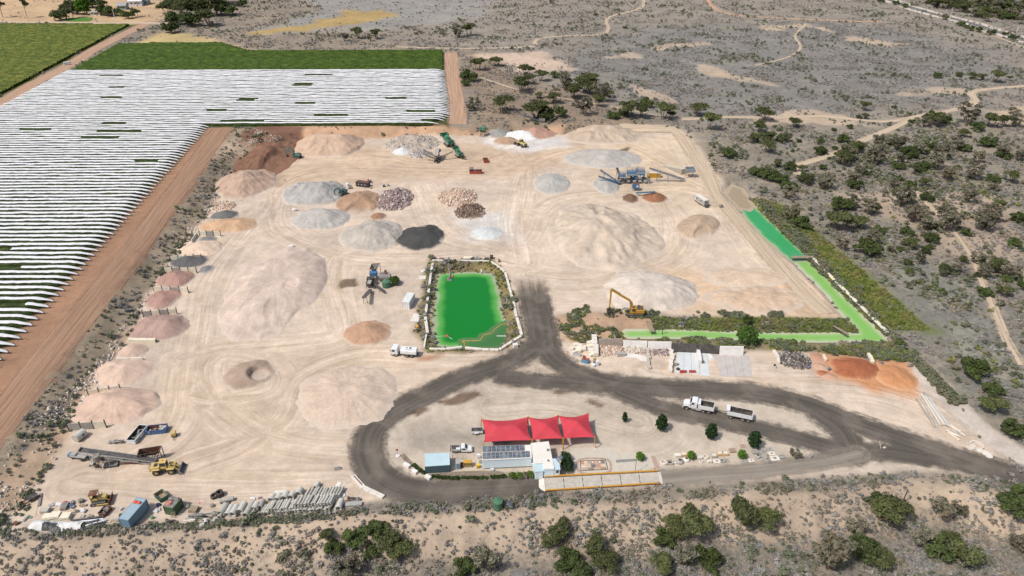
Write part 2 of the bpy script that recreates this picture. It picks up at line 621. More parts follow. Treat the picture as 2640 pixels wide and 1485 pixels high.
# wheel runs across the floor (they steer the streaks in the sand)
RUNS=[spline(ln('F',*q)) for q in (
 (300,1180,440,1080,470,950,490,830,520,700,600,600,680,520,690,480,760,440,900,420,1100,430,1290,430),
 (700,500,690,560,740,600,860,640,1000,650,1200,640,1290,660),
 (460,900,560,880,700,870,850,850,860,800,840,720,850,650,900,630),
 (470,1000,560,1010,680,990,700,940,640,895,560,890,520,930,540,1000,640,1080,760,1110,880,1120),
 (480,1180,620,1130,720,1050,760,960,900,900,1100,905,1290,900),
 (200,1210,400,1215,600,1220,860,1215),
 (1320,660,1300,560,1310,480,1320,420,1290,380),(1330,600,1380,520,1480,490,1700,480,1800,500),
 (1340,690,1420,700,1520,690,1680,640,1700,560,1660,500),(1300,420,1400,380,1560,365,1680,420,1780,470),
 (700,410,850,400,950,395,1050,410,1200,400,1290,370),(1050,470,1080,540,1130,600,1250,630),(1640,930,1900,960,2150,965,2320,1010,2420,1070),
 (1260,970,1500,985,1650,1010),(1600,1060,1400,1010,1250,1020),(1710,340,1745,400,1800,490,1920,640,2060,780))]
TU=np.zeros(len(GX)); TV=np.zeros(len(GX)); TW=np.full(len(GX),1e9)
m=(GX>-180) & (GX<220) & (GY>90) & (GY<420)
for k,r_ in enumerate(RUNS):
 D,O,L=seg_dist(GX[m],GY[m],r_[::2]+[r_[-1]])
 b=D<TW[m]
 TU[m]=np.where(b,O+k*37.0,TU[m]); TV[m]=np.where(b,L,TV[m]); TW[m]=np.where(b,D,TW[m])
TM=.3*m+.7*(1-smooth(1.5,12,TW+fbm(GX/8,GY/8,5)*9))
TM=TM*np.clip(1.2-COV*3,0,1)
C=C*(1+.04*TM*(1-smooth(1,7,TW)))[:,None]

def ground_material():
 m,t,p=_nodes('open_ground')
 pos=worldpos(t)
 col=attr(t,'soil').outputs['Color']
 cov=attr(t,'cover').outputs['Fac']
 tm=attr(t,'run').outputs['Fac']
 big=noise(t,pos,.035,5,.6,.3)
 mid=noise(t,pos,.22,6,.68,.4)
 fin=noise(t,pos,1.3,6,.72)
 c=mixrgb(t,1.0,col,mixrgb(t,ramp(t,big,.3,.7),(.86,.85,.85),(1.10,1.09,1.07)),'MULTIPLY')
 c=mixrgb(t,1.0,c,mixrgb(t,ramp(t,mid,.25,.75),(.84,.83,.82),(1.12,1.11,1.10)),'MULTIPLY')
 c=mixrgb(t,1.0,c,mixrgb(t,ramp(t,fin,.25,.75),(.93,.92,.91),(1.06,1.06,1.06)),'MULTIPLY')
 # wheel streaks
 cx=nd(t,'ShaderNodeCombineXYZ')
 t.links.new(math_(t,'MULTIPLY',attr(t,'run_u').outputs['Fac'],.6),cx.inputs[0])
 t.links.new(math_(t,'MULTIPLY',attr(t,'run_v').outputs['Fac'],.03),cx.inputs[1])
 st=noise(t,cx.outputs[0],1.0,7,.72,.8)
 sc=mixrgb(t,ramp(t,st,.3,.7),(.76,.72,.655),(1.13,1.15,1.175))
 c=mixrgb(t,math_(t,'MULTIPLY',tm,.95),c,mixrgb(t,1.0,c,sc,'MULTIPLY'))
 # low dry scrub and litter
 v1=noise(t,pos,.5,8,.78,.6)
 v2=noise(t,pos,.09,5,.65,.5)
 thr=math_(t,'ADD',math_(t,'MULTIPLY',v1,.62),math_(t,'MULTIPLY',v2,.38))
 lim=math_(t,'SUBTRACT',.72,math_(t,'MULTIPLY',cov,.27))
 veg=math_(t,'MULTIPLY',math_(t,'SUBTRACT',thr,lim),9.0,clamp=True)
 veg=math_(t,'MULTIPLY',veg,math_(t,'MULTIPLY',cov,1.15,clamp=True))
 hue=noise(t,pos,.06,4,.6)
 vc=mixrgb(t,ramp(t,hue,.35,.65),S(120,117,110),S(118,107,90))
 vc=mixrgb(t,ramp(t,noise(t,pos,.8,6,.75),.35,.65),vc,S(138,136,132))
 c=mixrgb(t,veg,c,vc)
 dk=math_(t,'MULTIPLY',ramp(t,noise(t,pos,1.1,6,.8,.3),.55,.66),math_(t,'MULTIPLY',cov,.6))
 c=mixrgb(t,dk,c,S(84,82,66))
 t.links.new(c,p.inputs['Base Color'])
 p.inputs['Roughness'].default_value=.95
 p.inputs['Specular IOR Level'].default_value=.12
 bn=nd(t,'ShaderNodeBump')
 bn.inputs['Strength'].default_value=.55
 bn.inputs['Distance'].default_value=.5
 hsum=math_(t,'ADD',math_(t,'MULTIPLY',fin,.25),math_(t,'MULTIPLY',veg,.5))
 hsum=math_(t,'ADD',hsum,math_(t,'MULTIPLY',math_(t,'MULTIPLY',st,tm),.35))
 hsum=math_(t,'ADD',hsum,math_(t,'MULTIPLY',mid,.4))
 t.links.new(hsum,bn.inputs['Height'])
 t.links.new(bn.outputs[0],p.inputs['Normal'])
 return m

nx,ny=len(gx),len(gy)
idx=np.arange(nx*ny).reshape(ny,nx)
GF=np.stack([idx[:-1,:-1].ravel(),idx[:-1,1:].ravel(),idx[1:,1:].ravel(),idx[1:,:-1].ravel()],1)
M_GROUND=ground_material()
g=mesh_np('ground',np.stack([GX,GY,GZ],1),GF,M_GROUND,smooth_=True,
   attrs={'soil':C,'cover':COV,'run':TM,'run_u':TU,'run_v':TV})
tag(g,'sandy quarry floor and dry scrubland ground','ground',kind='structure')

# ---- sealed-looking haul road: dark crushed rock, worn into the sand at its edges
ROAD=[  # centre line readings, half width in metres
 (spline(ln('F',1318,640,1332,690,1345,760,1362,830,1368,870)),5.0),
 (spline(ln('F',1362,850,1400,905,1480,948,1600,972,1760,980,1900,988,2020,1015,2110,1050,2230,1092,2370,1140,2500,1180,2650,1225)),3.8),
 (spline(ln('F',1362,850,1335,880,1270,915,1180,945,1090,985,1000,1030,940,1080,925,1130,945,1185,1000,1222,1090,1238,1210,1236,1360,1226)),3.8),
 (spline(ln('F',1270,950,1420,962,1550,975)),3.0),
 (spline(ln('F',1560,985,1680,1030,1820,1060,1980,1095,2120,1130,2250,1140,2400,1165,2500,1185)),3.0),
 (spline(ln('F',2150,1140,2135,1110,2110,1075,2060,1040)),3.4)]

def field_sheet(name,polys,step,z,m,label=None,cat=None,pad=3.0):
 """sheet that follows a set of centre lines; stores how far inside the line each point lies"""
 allp=np.array([q for l,hw in polys for q in l]); hwm=max(hw for l,hw in polys)
 xs=np.arange(allp[:,0].min()-hwm-pad,allp[:,0].max()+hwm+pad,step)
 ys=np.arange(allp[:,1].min()-hwm-pad,allp[:,1].max()+hwm+pad,step)
 X,Y=np.meshgrid(xs,ys)
 shp=X.shape
 X=X.ravel(); Y=Y.ravel()
 best=np.full(X.shape,-99.0); U=np.zeros(X.shape); V=np.zeros(X.shape)
 for k,(l,hw) in enumerate(polys):
  b=np.array(l)
  mm=(X>b[:,0].min()-hw-pad) & (X<b[:,0].max()+hw+pad) & (Y>b[:,1].min()-hw-pad) & (Y<b[:,1].max()+hw+pad)
  D,O,L=seg_dist(X[mm],Y[mm],l)
  s_=hw-D
  o=s_>best[mm]
  best[mm]=np.where(o,s_,best[mm]); U[mm]=np.where(o,O+k*31.0,U[mm]); V[mm]=np.where(o,L,V[mm])
 keep=best.reshape(shp)>-pad
 q=keep[:-1,:-1] & keep[1:,:-1] & keep[:-1,1:] & keep[1:,1:]
 id_=np.arange(X.size).reshape(shp)
 F=np.stack([id_[:-1,:-1][q],id_[:-1,1:][q],id_[1:,1:][q],id_[1:,:-1][q]],1)
 used=np.unique(F)
 mp=np.full(X.size,-1); mp[used]=np.arange(len(used))
 Z=height(X[used],Y[used],True)+z
 o=mesh_np(name,np.stack([X[used],Y[used],Z],1),mp[F],m,smooth_=True,attrs={'inset':best[used],'run_u':U[used],'run_v':V[used]})
 if label:
  tag(o,label,cat,kind='structure')
 return o

def road_material(name,core,edge,wear=1.0,edge_lo=-1.6,edge_hi=1.4,streak=.85,dark_amt=.9,fade=None):
 m,t,p=_nodes(name)
 pos=worldpos(t)
 ins=attr(t,'inset').outputs['Fac']
 cx=nd(t,'ShaderNodeCombineXYZ')
 t.links.new(math_(t,'MULTIPLY',attr(t,'run_u').outputs['Fac'],streak),cx.inputs[0])
 t.links.new(math_(t,'MULTIPLY',attr(t,'run_v').outputs['Fac'],.03),cx.inputs[1])
 st=noise(t,cx.outputs[0],1.0,6,.68,.3)
 n1=noise(t,pos,.11,5,.6,.4)
 n2=noise(t,pos,1.6,6,.7)
 c=mixrgb(t,ramp(t,st,.32,.68),tuple(q*.78 for q in core),tuple(q*1.30 for q in core))
 c=mixrgb(t,math_(t,'MULTIPLY',ramp(t,n1,.42,.72),.4*wear),c,tuple(.5*a+.5*b for a,b in zip(core,edge)))
 c=mixrgb(t,1.0,c,mixrgb(t,ramp(t,n2,.2,.8),(.9,.9,.9),(1.1,1.1,1.1)),'MULTIPLY')
 e=math_(t,'ADD',ins,math_(t,'MULTIPLY',math_(t,'SUBTRACT',noise(t,pos,.3,5,.65),.5),5.0*wear))
 e=math_(t,'ADD',e,math_(t,'MULTIPLY',math_(t,'SUBTRACT',st,.5),4.0))
 a=ramp(t,e,edge_lo,edge_hi)
 a=math_(t,'MULTIPLY',a,dark_amt)
 lim=ramp(t,ins,-2.6,-1.2)
 a=math_(t,'MULTIPLY',a,lim)
 if fade:
  x0,y0,x1,y1=fade
  sep=nd(t,'ShaderNodeSeparateXYZ')
  t.links.new(pos,sep.inputs[0])
  fy=math_(t,'ADD',sep.outputs[1],math_(t,'MULTIPLY',math_(t,'SUBTRACT',st,.5),18.0))
  a=math_(t,'MULTIPLY',a,ramp(t,fy,y0,y1,1.0,0.0))
 t.links.new(c,p.inputs['Base Color'])
 t.links.new(a,p.inputs['Alpha'])
 p.inputs['Roughness'].default_value=.9
 p.inputs['Specular IOR Level'].default_value=.15
 bn=nd(t,'ShaderNodeBump')
 bn.inputs['Strength'].default_value=.3
 bn.inputs['Distance'].default_value=.1
 t.links.new(math_(t,'ADD',n2,st),bn.inputs['Height'])
 t.links.new(bn.outputs[0],p.inputs['Normal'])
 return m

yf0=at('F',1320,760)[1]; yf1=at('F',1320,685)[1]
field_sheet('haul_road',ROAD,.8,.02,road_material('haul_road',S(100,93,84),S(205,190,172),fade=(0,yf0,0,yf1)),
   'dark grey crushed rock haul road looping round the office island','road')

field_sheet('weighbridge_road',[(spline(ln('F',1655,1204,1800,1192,1950,1178,2080,1160,2160,1140)),2.2)],.8,.035,road_material('weighbridge_road',S(152,142,128),S(205,190,172),.8,-1.6,1.4,.85,.85),'dusty grey approach road to the right end of the weighbridge','road')
# dirt tracks in the country around
M_TRACK=road_material('pale_track',S(212,190,162),S(160,148,130),.5,-.8,.8,1.2,.85)
M_RED2=road_material('dark_red_track',S(172,138,112),S(166,132,108),.5,-.8,.8,1.2,.85)
M_RTRACK=road_material('red_track',S(198,162,134),S(190,152,122),.5,-.8,.8,1.2,.85)
M_ORTRACK=road_material('orange_track',S(212,172,138),S(160,148,130),.5,-.8,.8,1.2,.85)
TRACKS=[
 ('vineyard_track',M_RTRACK,5.2,(-60,300,60,225,170,165,260,112,345,70,385,52),'wide reddish dirt track running between two vineyard blocks'),
 ('vineyard_track',M_RTRACK,4.8,(1134,132,1140,200,1150,260,1150,318),'reddish dirt headland beside the end of the white netted rows'),
 ('farm_track',M_TRACK,4.5,(-60,55,120,56,250,58,360,58,450,60),'pale dirt farm track past the homestead lawn'),
 ('vineyard_track',M_RED2,5.0,(560,322,480,430,380,570,260,725,120,905,0,1060,-140,1240),'red dirt track between the white netted rows and the quarry bank'),
 ('bush_track',M_TRACK,1.9,(1000,118,1150,122,1330,118,1345,105,1370,95,1500,88,1530,75,1525,55,1540,40,1600,25,1620,10,1612,-20),'narrow pale bush track winding past the back of the green vines'),
 ('bush_track',M_ORTRACK,2.6,(1775,-30,1790,15,1850,38,1960,45,2090,52,2220,55),'orange dirt track crossing the far grey scrub'),
 ('bush_track',M_TRACK,2.4,(1690,300,1820,295,1950,297,2060,293,2160,302,2240,305,2330,290,2420,272,2452,255,2445,235,2480,225,2600,215),'pale bush track curving through the scrub behind the channel'),
 ('bush_track',M_TRACK,2.3,(2010,440,1998,420,2060,400,2120,380,2180,350,2240,325,2290,300),'pale sandy track leading down to the thick trees by the channel'),
 ('bush_track',M_TRACK,1.2,(2300,480,2380,560,2440,640,2480,730,2530,850,2570,920),'faint footpath through the tan scrub east of the channel'),
 ('rim_track',M_TRACK,3.4,(1560,326,1640,324,1700,332,1742,385,1780,440,1815,505,1890,590,1955,665,2020,735,2080,790),'pale track along the quarry rim beside the channel'),
 ('bush_track',M_TRACK,.9,(1210,195,1300,225,1400,245,1500,262,1600,280,1700,300),'thin pale path running under the mallee trees'),
 ('bush_track',M_TRACK,1.4,(2440,68,2500,90,2600,130),'pale track leaving the far sealed road'),
 ('bush_track',M_TRACK,1.2,(2030,60,2000,90,2015,120,1980,145,1900,165),'short reddish track joining two clearings in the far scrub'),
]

def far_on(t,pts):
 return [tuple(on(t,pts[k],pts[k+1])[:2]) for k in range(0,len(pts),2)]

def strip(name,line,hw,z,m,label,cat='track',cross=7,step=2.5,kind='structure'):
 P=[Vector(q) for q in line]
 # even spacing
 out=[P[0]]
 for a,b in zip(P,P[1:]):
  l=(b-a).length
  n=max(1,int(l/step))
  out+=[a.lerp(b,(k+1)/n) for k in range(n)]
 V=[]; INS=[]; U=[]; W=[]
 run=0
 for k,q in enumerate(out):
  d=(out[min(k+1,len(out)-1)]-out[max(k-1,0)]).normalized()
  nrm=Vector((-d.y,d.x))
  if k:
   run+=(q-out[k-1]).length
  for c in range(cross):
   s_=(c/(cross-1)*2-1)*(hw+2.0)
   p_=q+nrm*s_
   V.append((p_.x,p_.y)); INS.append(hw-abs(s_)); U.append(s_); W.append(run)
 V=np.array(V)
 Z=height(V[:,0],V[:,1])+z
 n=len(out)
 id_=np.arange(n*cross).reshape(n,cross)
 F=np.stack([id_[:-1,:-1].ravel(),id_[:-1,1:].ravel(),id_[1:,1:].ravel(),id_[1:,:-1].ravel()],1)
 o=mesh_np(name,np.column_stack([V,Z]),F,m,smooth_=True,attrs={'inset':INS,'run_u':U,'run_v':W})
 return tag(o,label,cat,kind=kind)

for k,(nm,m_,hw,pts,lab) in enumerate(TRACKS):
 strip(nm,spline(far_on('F',pts),6),hw,.05+.012*k,m_,lab)
# far sealed road with pale shoulders
_fr=spline(far_on('3',(1380,-60,1560,0,1720,55,1930,115,2140,165,2300,215,2440,260,2640,320)),5)
strip('road_shoulder',_fr,11.0,.05,road_material('shoulder',S(214,200,182),S(160,148,130),.6,-1.5,1.0,.6,.95),'pale gravel shoulder of the far sealed road','road')
strip('sealed_road',_fr,3.6,.15,road_material('sealed',S(118,118,118),S(200,190,175),.0,-.3,.3,.5,1.0),'grey sealed road between pale shoulders in front of the far woodland','road')

# ---- water
def water_material(name,deep,shallow,mud,d0,d1):
 m,t,p=_nodes(name)
 pos=worldpos(t)
 ins=attr(t,'inset').outputs['Fac']
 wob=math_(t,'ADD',ins,math_(t,'MULTIPLY',math_(t,'SUBTRACT',noise(t,pos,.16,4,.6),.5),3.0))
 c=mixrgb(t,ramp(t,wob,d0*.15,d0),mud,shallow)
 c=mixrgb(t,ramp(t,wob,d0*.8,d1),c,deep)
 c=mixrgb(t,1.0,c,mixrgb(t,noise(t,pos,.05,3),(.93,.95,.93),(1.07,1.05,1.07)),'MULTIPLY')
 t.links.new(c,p.inputs['Base Color'])
 p.inputs['Roughness'].default_value=.16
 p.inputs['IOR'].default_value=1.33
 p.inputs['Specular IOR Level'].default_value=.28
 bn=nd(t,'ShaderNodeBump')
 bn.inputs['Strength'].default_value=.08
 bn.inputs['Distance'].default_value=.1
 t.links.new(noise(t,pos,1.6,3,.5),bn.inputs['Height'])
 t.links.new(bn.outputs[0],p.inputs['Normal'])
 return m

def water(name,poly,step,m,label,z,hole=None):
 b=np.array(poly)
 xs=np.arange(b[:,0].min()-3,b[:,0].max()+3,step); ys=np.arange(b[:,1].min()-3,b[:,1].max()+3,step)
 X,Y=np.meshgrid(xs,ys); shp=X.shape
 sd=sdist(X.ravel(),Y.ravel(),poly)
 keep=(sd>-1.9)
 if hole is not None:
  keep &= ~inside(X.ravel(),Y.ravel(),hole)
 keep=keep.reshape(shp)
 q=keep[:-1,:-1] & keep[1:,:-1] & keep[:-1,1:] & keep[1:,1:]
 id_=np.arange(X.size).reshape(shp)
 F=np.stack([id_[:-1,:-1][q],id_[:-1,1:][q],id_[1:,1:][q],id_[1:,:-1][q]],1)
 used=np.unique(F); mp=np.full(X.size,-1); mp[used]=np.arange(len(used))
 o=mesh_np(name,np.stack([X.ravel()[used],Y.ravel()[used],np.full(len(used),z)],1),mp[F],m,smooth_=True,attrs={'inset':sd[used]})
 return tag(o,label,'water',kind='structure')

BOOM=ln('k',600,1232,720,1230,855,1222,870,1190,895,1152,1010,1122,1060,1062,1130,1012,1200,988,z=WATER_Z)
DULL=ln('k',600,1232,720,1230,855,1222,870,1190,895,1152,1010,1122,1060,1062,1130,1012,1200,988,1260,960,1290,1320,620,1330,640,1270,z=WATER_Z)
water('settling_pond',POND,.8,water_material('pond_water',S(30,130,48),S(100,174,82),S(166,178,140),1.4,3.8),'bright green settling pond water inside the ring of concrete beams',WATER_Z+.02,DULL)
water('pond_corner',[(p[0],p[1]) for p in DULL],.5,water_material('dull_water',S(74,122,70),S(80,126,74),S(96,130,80),1.0,3.0),'dull green pond corner behind the floating boom',WATER_Z+.024)
water('channel',CHAN,.8,water_material('channel_water',S(138,190,98),S(160,196,120),S(196,198,168),.8,2.2),'milky light green water channel bending round the sand mounds',WATER_Z+.02,
 ln('6',1010,515,800,515,300,-40,700,-40,z=WATER_Z))
UPCH=ln('6',805,482,620,325,480,170,440,110,380,50,480,20,560,110,730,270,940,470,950,500,820,500)
water('upper_channel',UPCH,.8,water_material('upper_water',S(66,164,98),S(92,174,110),S(170,180,140),.8,2.0),'emerald green upper channel ending at the footbridge',WATER_Z+.03)
water('muddy_water',ln('6',330,0,380,-60,440,-40,500,30,530,95,500,120,430,100),.8,water_material('mud_water',S(172,152,122),S(180,160,130),S(190,170,140),.5,1.0),'muddy brown shallow end of the upper channel',WATER_Z+.05)

# ================================================================== vineyard
def leaf_material(name,a,b,c=None,trans=.25,nscale=.9,objvar=.25):
 """foliage: tone changes from leaf clump to clump and from plant to plant"""
 if name in MATS:
  return MATS[name]
 m,t,p=_nodes(name)
 pos=worldpos(t)
 oi=nd(t,'ShaderNodeObjectInfo')
 col=mixrgb(t,ramp(t,noise(t,pos,nscale,3,.7),.3,.7),a,b)
 if c is not None:
  col=mixrgb(t,math_(t,'MULTIPLY',ramp(t,noise(t,pos,nscale*.23,3,.6),.42,.68),.8),col,c)
 vv=math_(t,'ADD',math_(t,'MULTIPLY',oi.outputs['Random'],objvar*2),1-objvar)
 cc=nd(t,'ShaderNodeCombineXYZ')
 for k in range(3):
  t.links.new(vv,cc.inputs[k])
 col=mixrgb(t,1.0,col,cc.outputs[0],'MULTIPLY')
 t.links.new(col,p.inputs['Base Color'])
 p.inputs['Roughness'].default_value=.7
 p.inputs['Specular IOR Level'].default_value=.15
 tr=nd(t,'ShaderNodeBsdfTranslucent')
 t.links.new(col,tr.inputs[0])
 mx=nd(t,'ShaderNodeMixShader')
 mx.inputs[0].default_value=trans
 t.links.new(p.outputs[0],mx.inputs[1]); t.links.new(tr.outputs[0],mx.inputs[2])
 t.links.new(mx.outputs[0],t.nodes['Material Output'].inputs[0])
 MATS[name]=m
 return m

M_VINE=leaf_material('vine_leaves',S(42,54,28),S(74,90,44),S(90,106,48),.15,1.6,.1)
M_VINE_DEEP=leaf_material('vine_leaves_deep',S(40,60,20),S(82,106,36),S(98,116,44),.12,.8,.1)
M_VINE_OLIVE=leaf_material('vine_leaves_olive',S(58,76,28),S(106,120,48),S(140,136,66),.12,.8,.1)
M_POST=mat('grey_timber',S(120,108,94),.9)

def net_material():
 m,t,p=_nodes('white_netting')
 pos=worldpos(t)
 c=mixrgb(t,ramp(t,noise(t,pos,.7,5,.65),.3,.7),(.62,.61,.60),(.76,.75,.74))
 c=mixrgb(t,math_(t,'MULTIPLY',ramp(t,noise(t,pos,.35,5,.7,.5),.60,.74),.45),c,S(150,155,130))
 t.links.new(c,p.inputs['Base Color'])
 p.inputs['Roughness'].default_value=.8
 p.inputs['Specular IOR Level'].default_value=.2
 bn=nd(t,'ShaderNodeBump'); bn.inputs['Strength'].default_value=.4; bn.inputs['Distance'].default_value=.2
 t.links.new(noise(t,pos,2.5,5,.7),bn.inputs['Height']); t.links.new(bn.outputs[0],p.inputs['Normal'])
 return m

M_NET=net_material()

def spans(poly,y0,slope):
 """x ranges of the line y = y0 + slope*x inside a polygon"""
 xs=[]
 n=len(poly)
 for k in range(n):
  (ax,ay),(bx,by)=poly[k][:2],poly[(k+1) % n][:2]
  fa,fb=ay-y0-slope*ax,by-y0-slope*bx
  if (fa>0) != (fb>0):
   xs.append(ax+(bx-ax)*fa/(fa-fb))
 xs.sort()
 return [(xs[k],xs[k+1]) for k in range(0,len(xs)-1,2)]

def row_mesh(x0,x1,y0,slope,z,prof,step,jit,seed,end=None):
 """a swept row: prof is (offset, height) round the section; ragged by jit"""
 n=max(3,int((x1-x0)/step)+1)
 X=np.linspace(x0,x1,n)
 r=np.random.default_rng(seed)
 o=np.array([q[0] for q in prof]); h=np.array([q[1] for q in prof])
 k=len(prof)
 V=np.zeros((n,k,3))
 j=np.array(jit) if hasattr(jit,'__len__') else np.full(k,jit)
 V[:,:,0]=X[:,None]+(r.random((n,k))-.5)*step*.5
 sag=(vnoise(X/6.0,np.full(n,seed*1.7),seed)-.5)[:,None]
 V[:,:,1]=y0+slope*X[:,None]+o[None]+(r.random((n,k))-.5)*2*j[None]+sag*.25
 V[:,:,2]=z+np.maximum(.02,h[None]*(1+.12*sag)+(r.random((n,k))-.5)*2*j[None])
 if end is not None:                      # the cloth is drawn down and in at the end of the row
  e=np.clip((x1-X)/end,0,1)[:,None]**.6
  V[:,:,2]=z+.15+(V[:,:,2]-z-.15)*(.25+.75*e)
  c=(y0+slope*X)[:,None]
  V[:,:,1]=c+(V[:,:,1]-c)*(.3+.7*e)
 id_=np.arange(n*k).reshape(n,k)
 F=np.stack([id_[:-1,:-1].ravel(),id_[1:,:-1].ravel(),id_[1:,1:].ravel(),id_[:-1,1:].ravel()],1)
 return V.reshape(-1,3),F

SLOPE=.012
NETS=ln('F',172,183,1117,181,1131,292,1098,317,524,321,-14,925,-90,1010,-330,1010,-200,390,0,277,z=VZ)
ys_=[q[1]-SLOPE*q[0] for q in NETS]
Y=max(ys_)-1.2
kk=0
SP_=3.42
OPEN=[('1',900,985,170,6),('1',760,1035,130,5),('1',290,968,110,4),('1',1850,905,160,8),('1',1780,945,190,4),('1',880,925,80,4),('1',2420,560,110,5),('1',2320,775,70,4),
  ('1',1130,1202,80,3),('1',2500,865,130,4),('2',600,838,100,4),('2',420,738,80,4),('2',680,900,60,6),('4',30,560,130,3),('4',50,840,150,3),('1',860,565,90,4),('1',890,655,60,3),
  ('1',2290,635,70,4),('4',20,415,90,3),('1',1880,745,60,4),('1',1650,825,80,3),('1',840,735,70,4)]
opn=[]
for t_,x_,y_,w_,h_ in OPEN:
 c_=at(t_,x_,y_,VZ+2)
 opn.append((c_.x,c_.y,(at(t_,x_+w_,y_,VZ+2)-c_).length,SP_*.62))
bmpost=None
while Y>min(ys_)+1 and kk<115:
 for (x0,x1) in spans(NETS,Y,SLOPE):
  if x1-x0<3:
   continue
  x0=max(x0,-330)
  yc=Y+SLOPE*.5*(x0+x1)
  vine=thing('netted_vine_row','long vine row covered by white bird netting beside the quarry','vine row',(0,0,0),0,'netted vine rows')
  st=1.3 if Y<330 else 2.2
  V,F=row_mesh(x0+.5,x1-2.2,Y,SLOPE,VZ,[(-.9,.05),(-.85,.9),(-.72,1.6),(0,1.72),(.72,1.6),(.85,.9),(.9,.05)],st*.8,.15,kk*3+1,3.0)
  mesh_np('foliage',V,F,M_VINE,vine)
  # netting, folded back where vines stand open
  segs=[(x0,x1+.6)]
  for ox,oy,ow,oh in opn:
   if abs(oy-(Y+SLOPE*ox))<oh:
    ns=[]
    for a,b in segs:
     l,r_=ox-ow*random.uniform(.8,1.1),ox+ow*random.uniform(.8,1.1)
     if r_<a or l>b:
      ns.append((a,b)); continue
     if l-a>2:
      ns.append((a,l))
     if b-r_>2:
      ns.append((r_,b))
    segs=ns
  if len(segs)>1:
   vine['label']='vine row whose white netting is open along a green stretch'
   vine['group']='partly open netted rows'
  for a,b in segs:
   V,F=row_mesh(a,b,Y,SLOPE,VZ,[(-.78,1.70),(-.72,1.84),(-.35,1.98),(.35,2.0),(.72,1.84),(.78,1.70)],st,(.10,.06,.05,.05,.06,.10),kk*5+2,5.5 if b>x1 else 2.0)
   mesh_np('netting',V,F,M_NET,vine,smooth_=True)
  if Y<330 and x1<60:
   q=MB()
   q.bar((x1+1.0,Y+SLOPE*x1,VZ),(x1+.4,Y+SLOPE*x1,VZ+1.5),.14)
   q.cyl((x1+.45,Y+SLOPE*x1,VZ+1.4),(x1+2.6,Y+SLOPE*x1,VZ+.05),.03,n=5)
   q.build('end_post',M_POST,vine)
 Y-=SP_
 kk+=1

def open_rows(poly,m,name,label,group,seed):
 ys=[q[1]-SLOPE*q[0] for q in poly]
 Y=max(ys)-1.5
 k=0
 while Y>min(ys)+1:
  for x0,x1 in spans(poly,Y,SLOPE):
   x0=max(x0,-540)
   if x1-x0<4:
    continue
   V,F=row_mesh(x0,x1,Y,SLOPE,VZ,[(-1.5,.15),(-1.55,.9),(-.9,1.5),(0,1.95),(.9,1.5),(1.55,.9),(1.5,.15)],1.7,.34,seed+k)
   o=mesh_np(name,V,F,m)
   tag(o,label,'vine row',group)
  Y-=SP_
  k+=1

open_rows(ln('F',183,180,300,113,556,111,622,131,1113,131,1114,178,z=VZ),M_VINE_DEEP,'vine_row','uncovered dark green vine row behind the white netted rows','open vine rows behind the nets',900)
open_rows(ln('F',-150,62,325,64,0,240,-100,290,z=VZ),M_VINE_OLIVE,'vine_row','uncovered olive green vine row beyond the reddish vineyard track','open vine rows by the homestead',1700)

# ================================================================== trees
M_BARK=mat('grey_bark',S(128,112,96),.95,.2,3,dirt_amt=.1)
M_PALEBARK=mat('pale_bark',S(205,190,170),.9,.15,3,dirt_amt=.1)
M_MALLEE=leaf_material('mallee_leaves',S(76,82,52),S(126,130,86),S(112,118,70),.3,.8)
M_BUSHY=leaf_material('bushy_leaves',S(68,80,48),S(114,126,76),S(102,116,62),.3,.8)
M_GREYLEAF=leaf_material('grey_leaves',S(108,106,88),S(156,150,126),S(142,128,104),.3,.8)
M_ORNA=leaf_material('dark_ornamental',S(36,56,32),S(66,92,52),None,.2,1.5,.1)
M_LIME=leaf_material('light_ornamental',S(70,112,32),S(120,158,58),None,.25,1.5,.1)
M_PEPPER=leaf_material('willowy_leaves',S(58,82,34),S(104,130,62),None,.2,1.0,.1)
M_HEDGE=leaf_material('hedge_leaves',S(34,52,22),S(72,98,40),None,.15,1.4,.1)

def leaf_cloud(clumps,n,size,seed,flat=.6):
 """many small leaf sprays spread through clumps (x, y, z, rx, ry, rz)"""
 r=np.random.default_rng(seed)
 vol=np.array([c[3]*c[4]+c[5]*c[3] for c in clumps])
 cnt=np.maximum(8,(n*vol/vol.sum())).astype(int)
 P=[]; N=[]
 for c,q in zip(clumps,cnt):
  d=r.normal(size=(q,3)); d /= np.linalg.norm(d,axis=1)[:,None]
  d[:,2]=np.where(d[:,2]<-.25,-d[:,2]*.6,d[:,2])
  rad=r.random(q)**.38
  ang=np.arctan2(d[:,1],d[:,0])
  lump=1+.22*np.sin(ang*3+c[0]*5)*np.cos(d[:,2]*4+c[1]*3)
  P.append(np.array(c[:3])+d*rad[:,None]*lump[:,None]*np.array(c[3:6]))
  N.append(d*flat+r.normal(size=(q,3))*.55+np.array([0,0,.45]))
 P=np.vstack(P); N=np.vstack(N); N /= np.linalg.norm(N,axis=1)[:,None]
 t=np.cross(N,r.normal(size=N.shape)); t /= np.linalg.norm(t,axis=1)[:,None]
 b=np.cross(N,t)
 s=size*(.6+.8*r.random(len(P)))[:,None]
 V=np.stack([P-t*s-b*s*.55,P+t*s*.9-b*s*.5,P+t*s+b*s*.6,P-t*s*.8+b*s*.5],1).reshape(-1,3)
 F=np.arange(len(V)).reshape(-1,4)
 return V,F

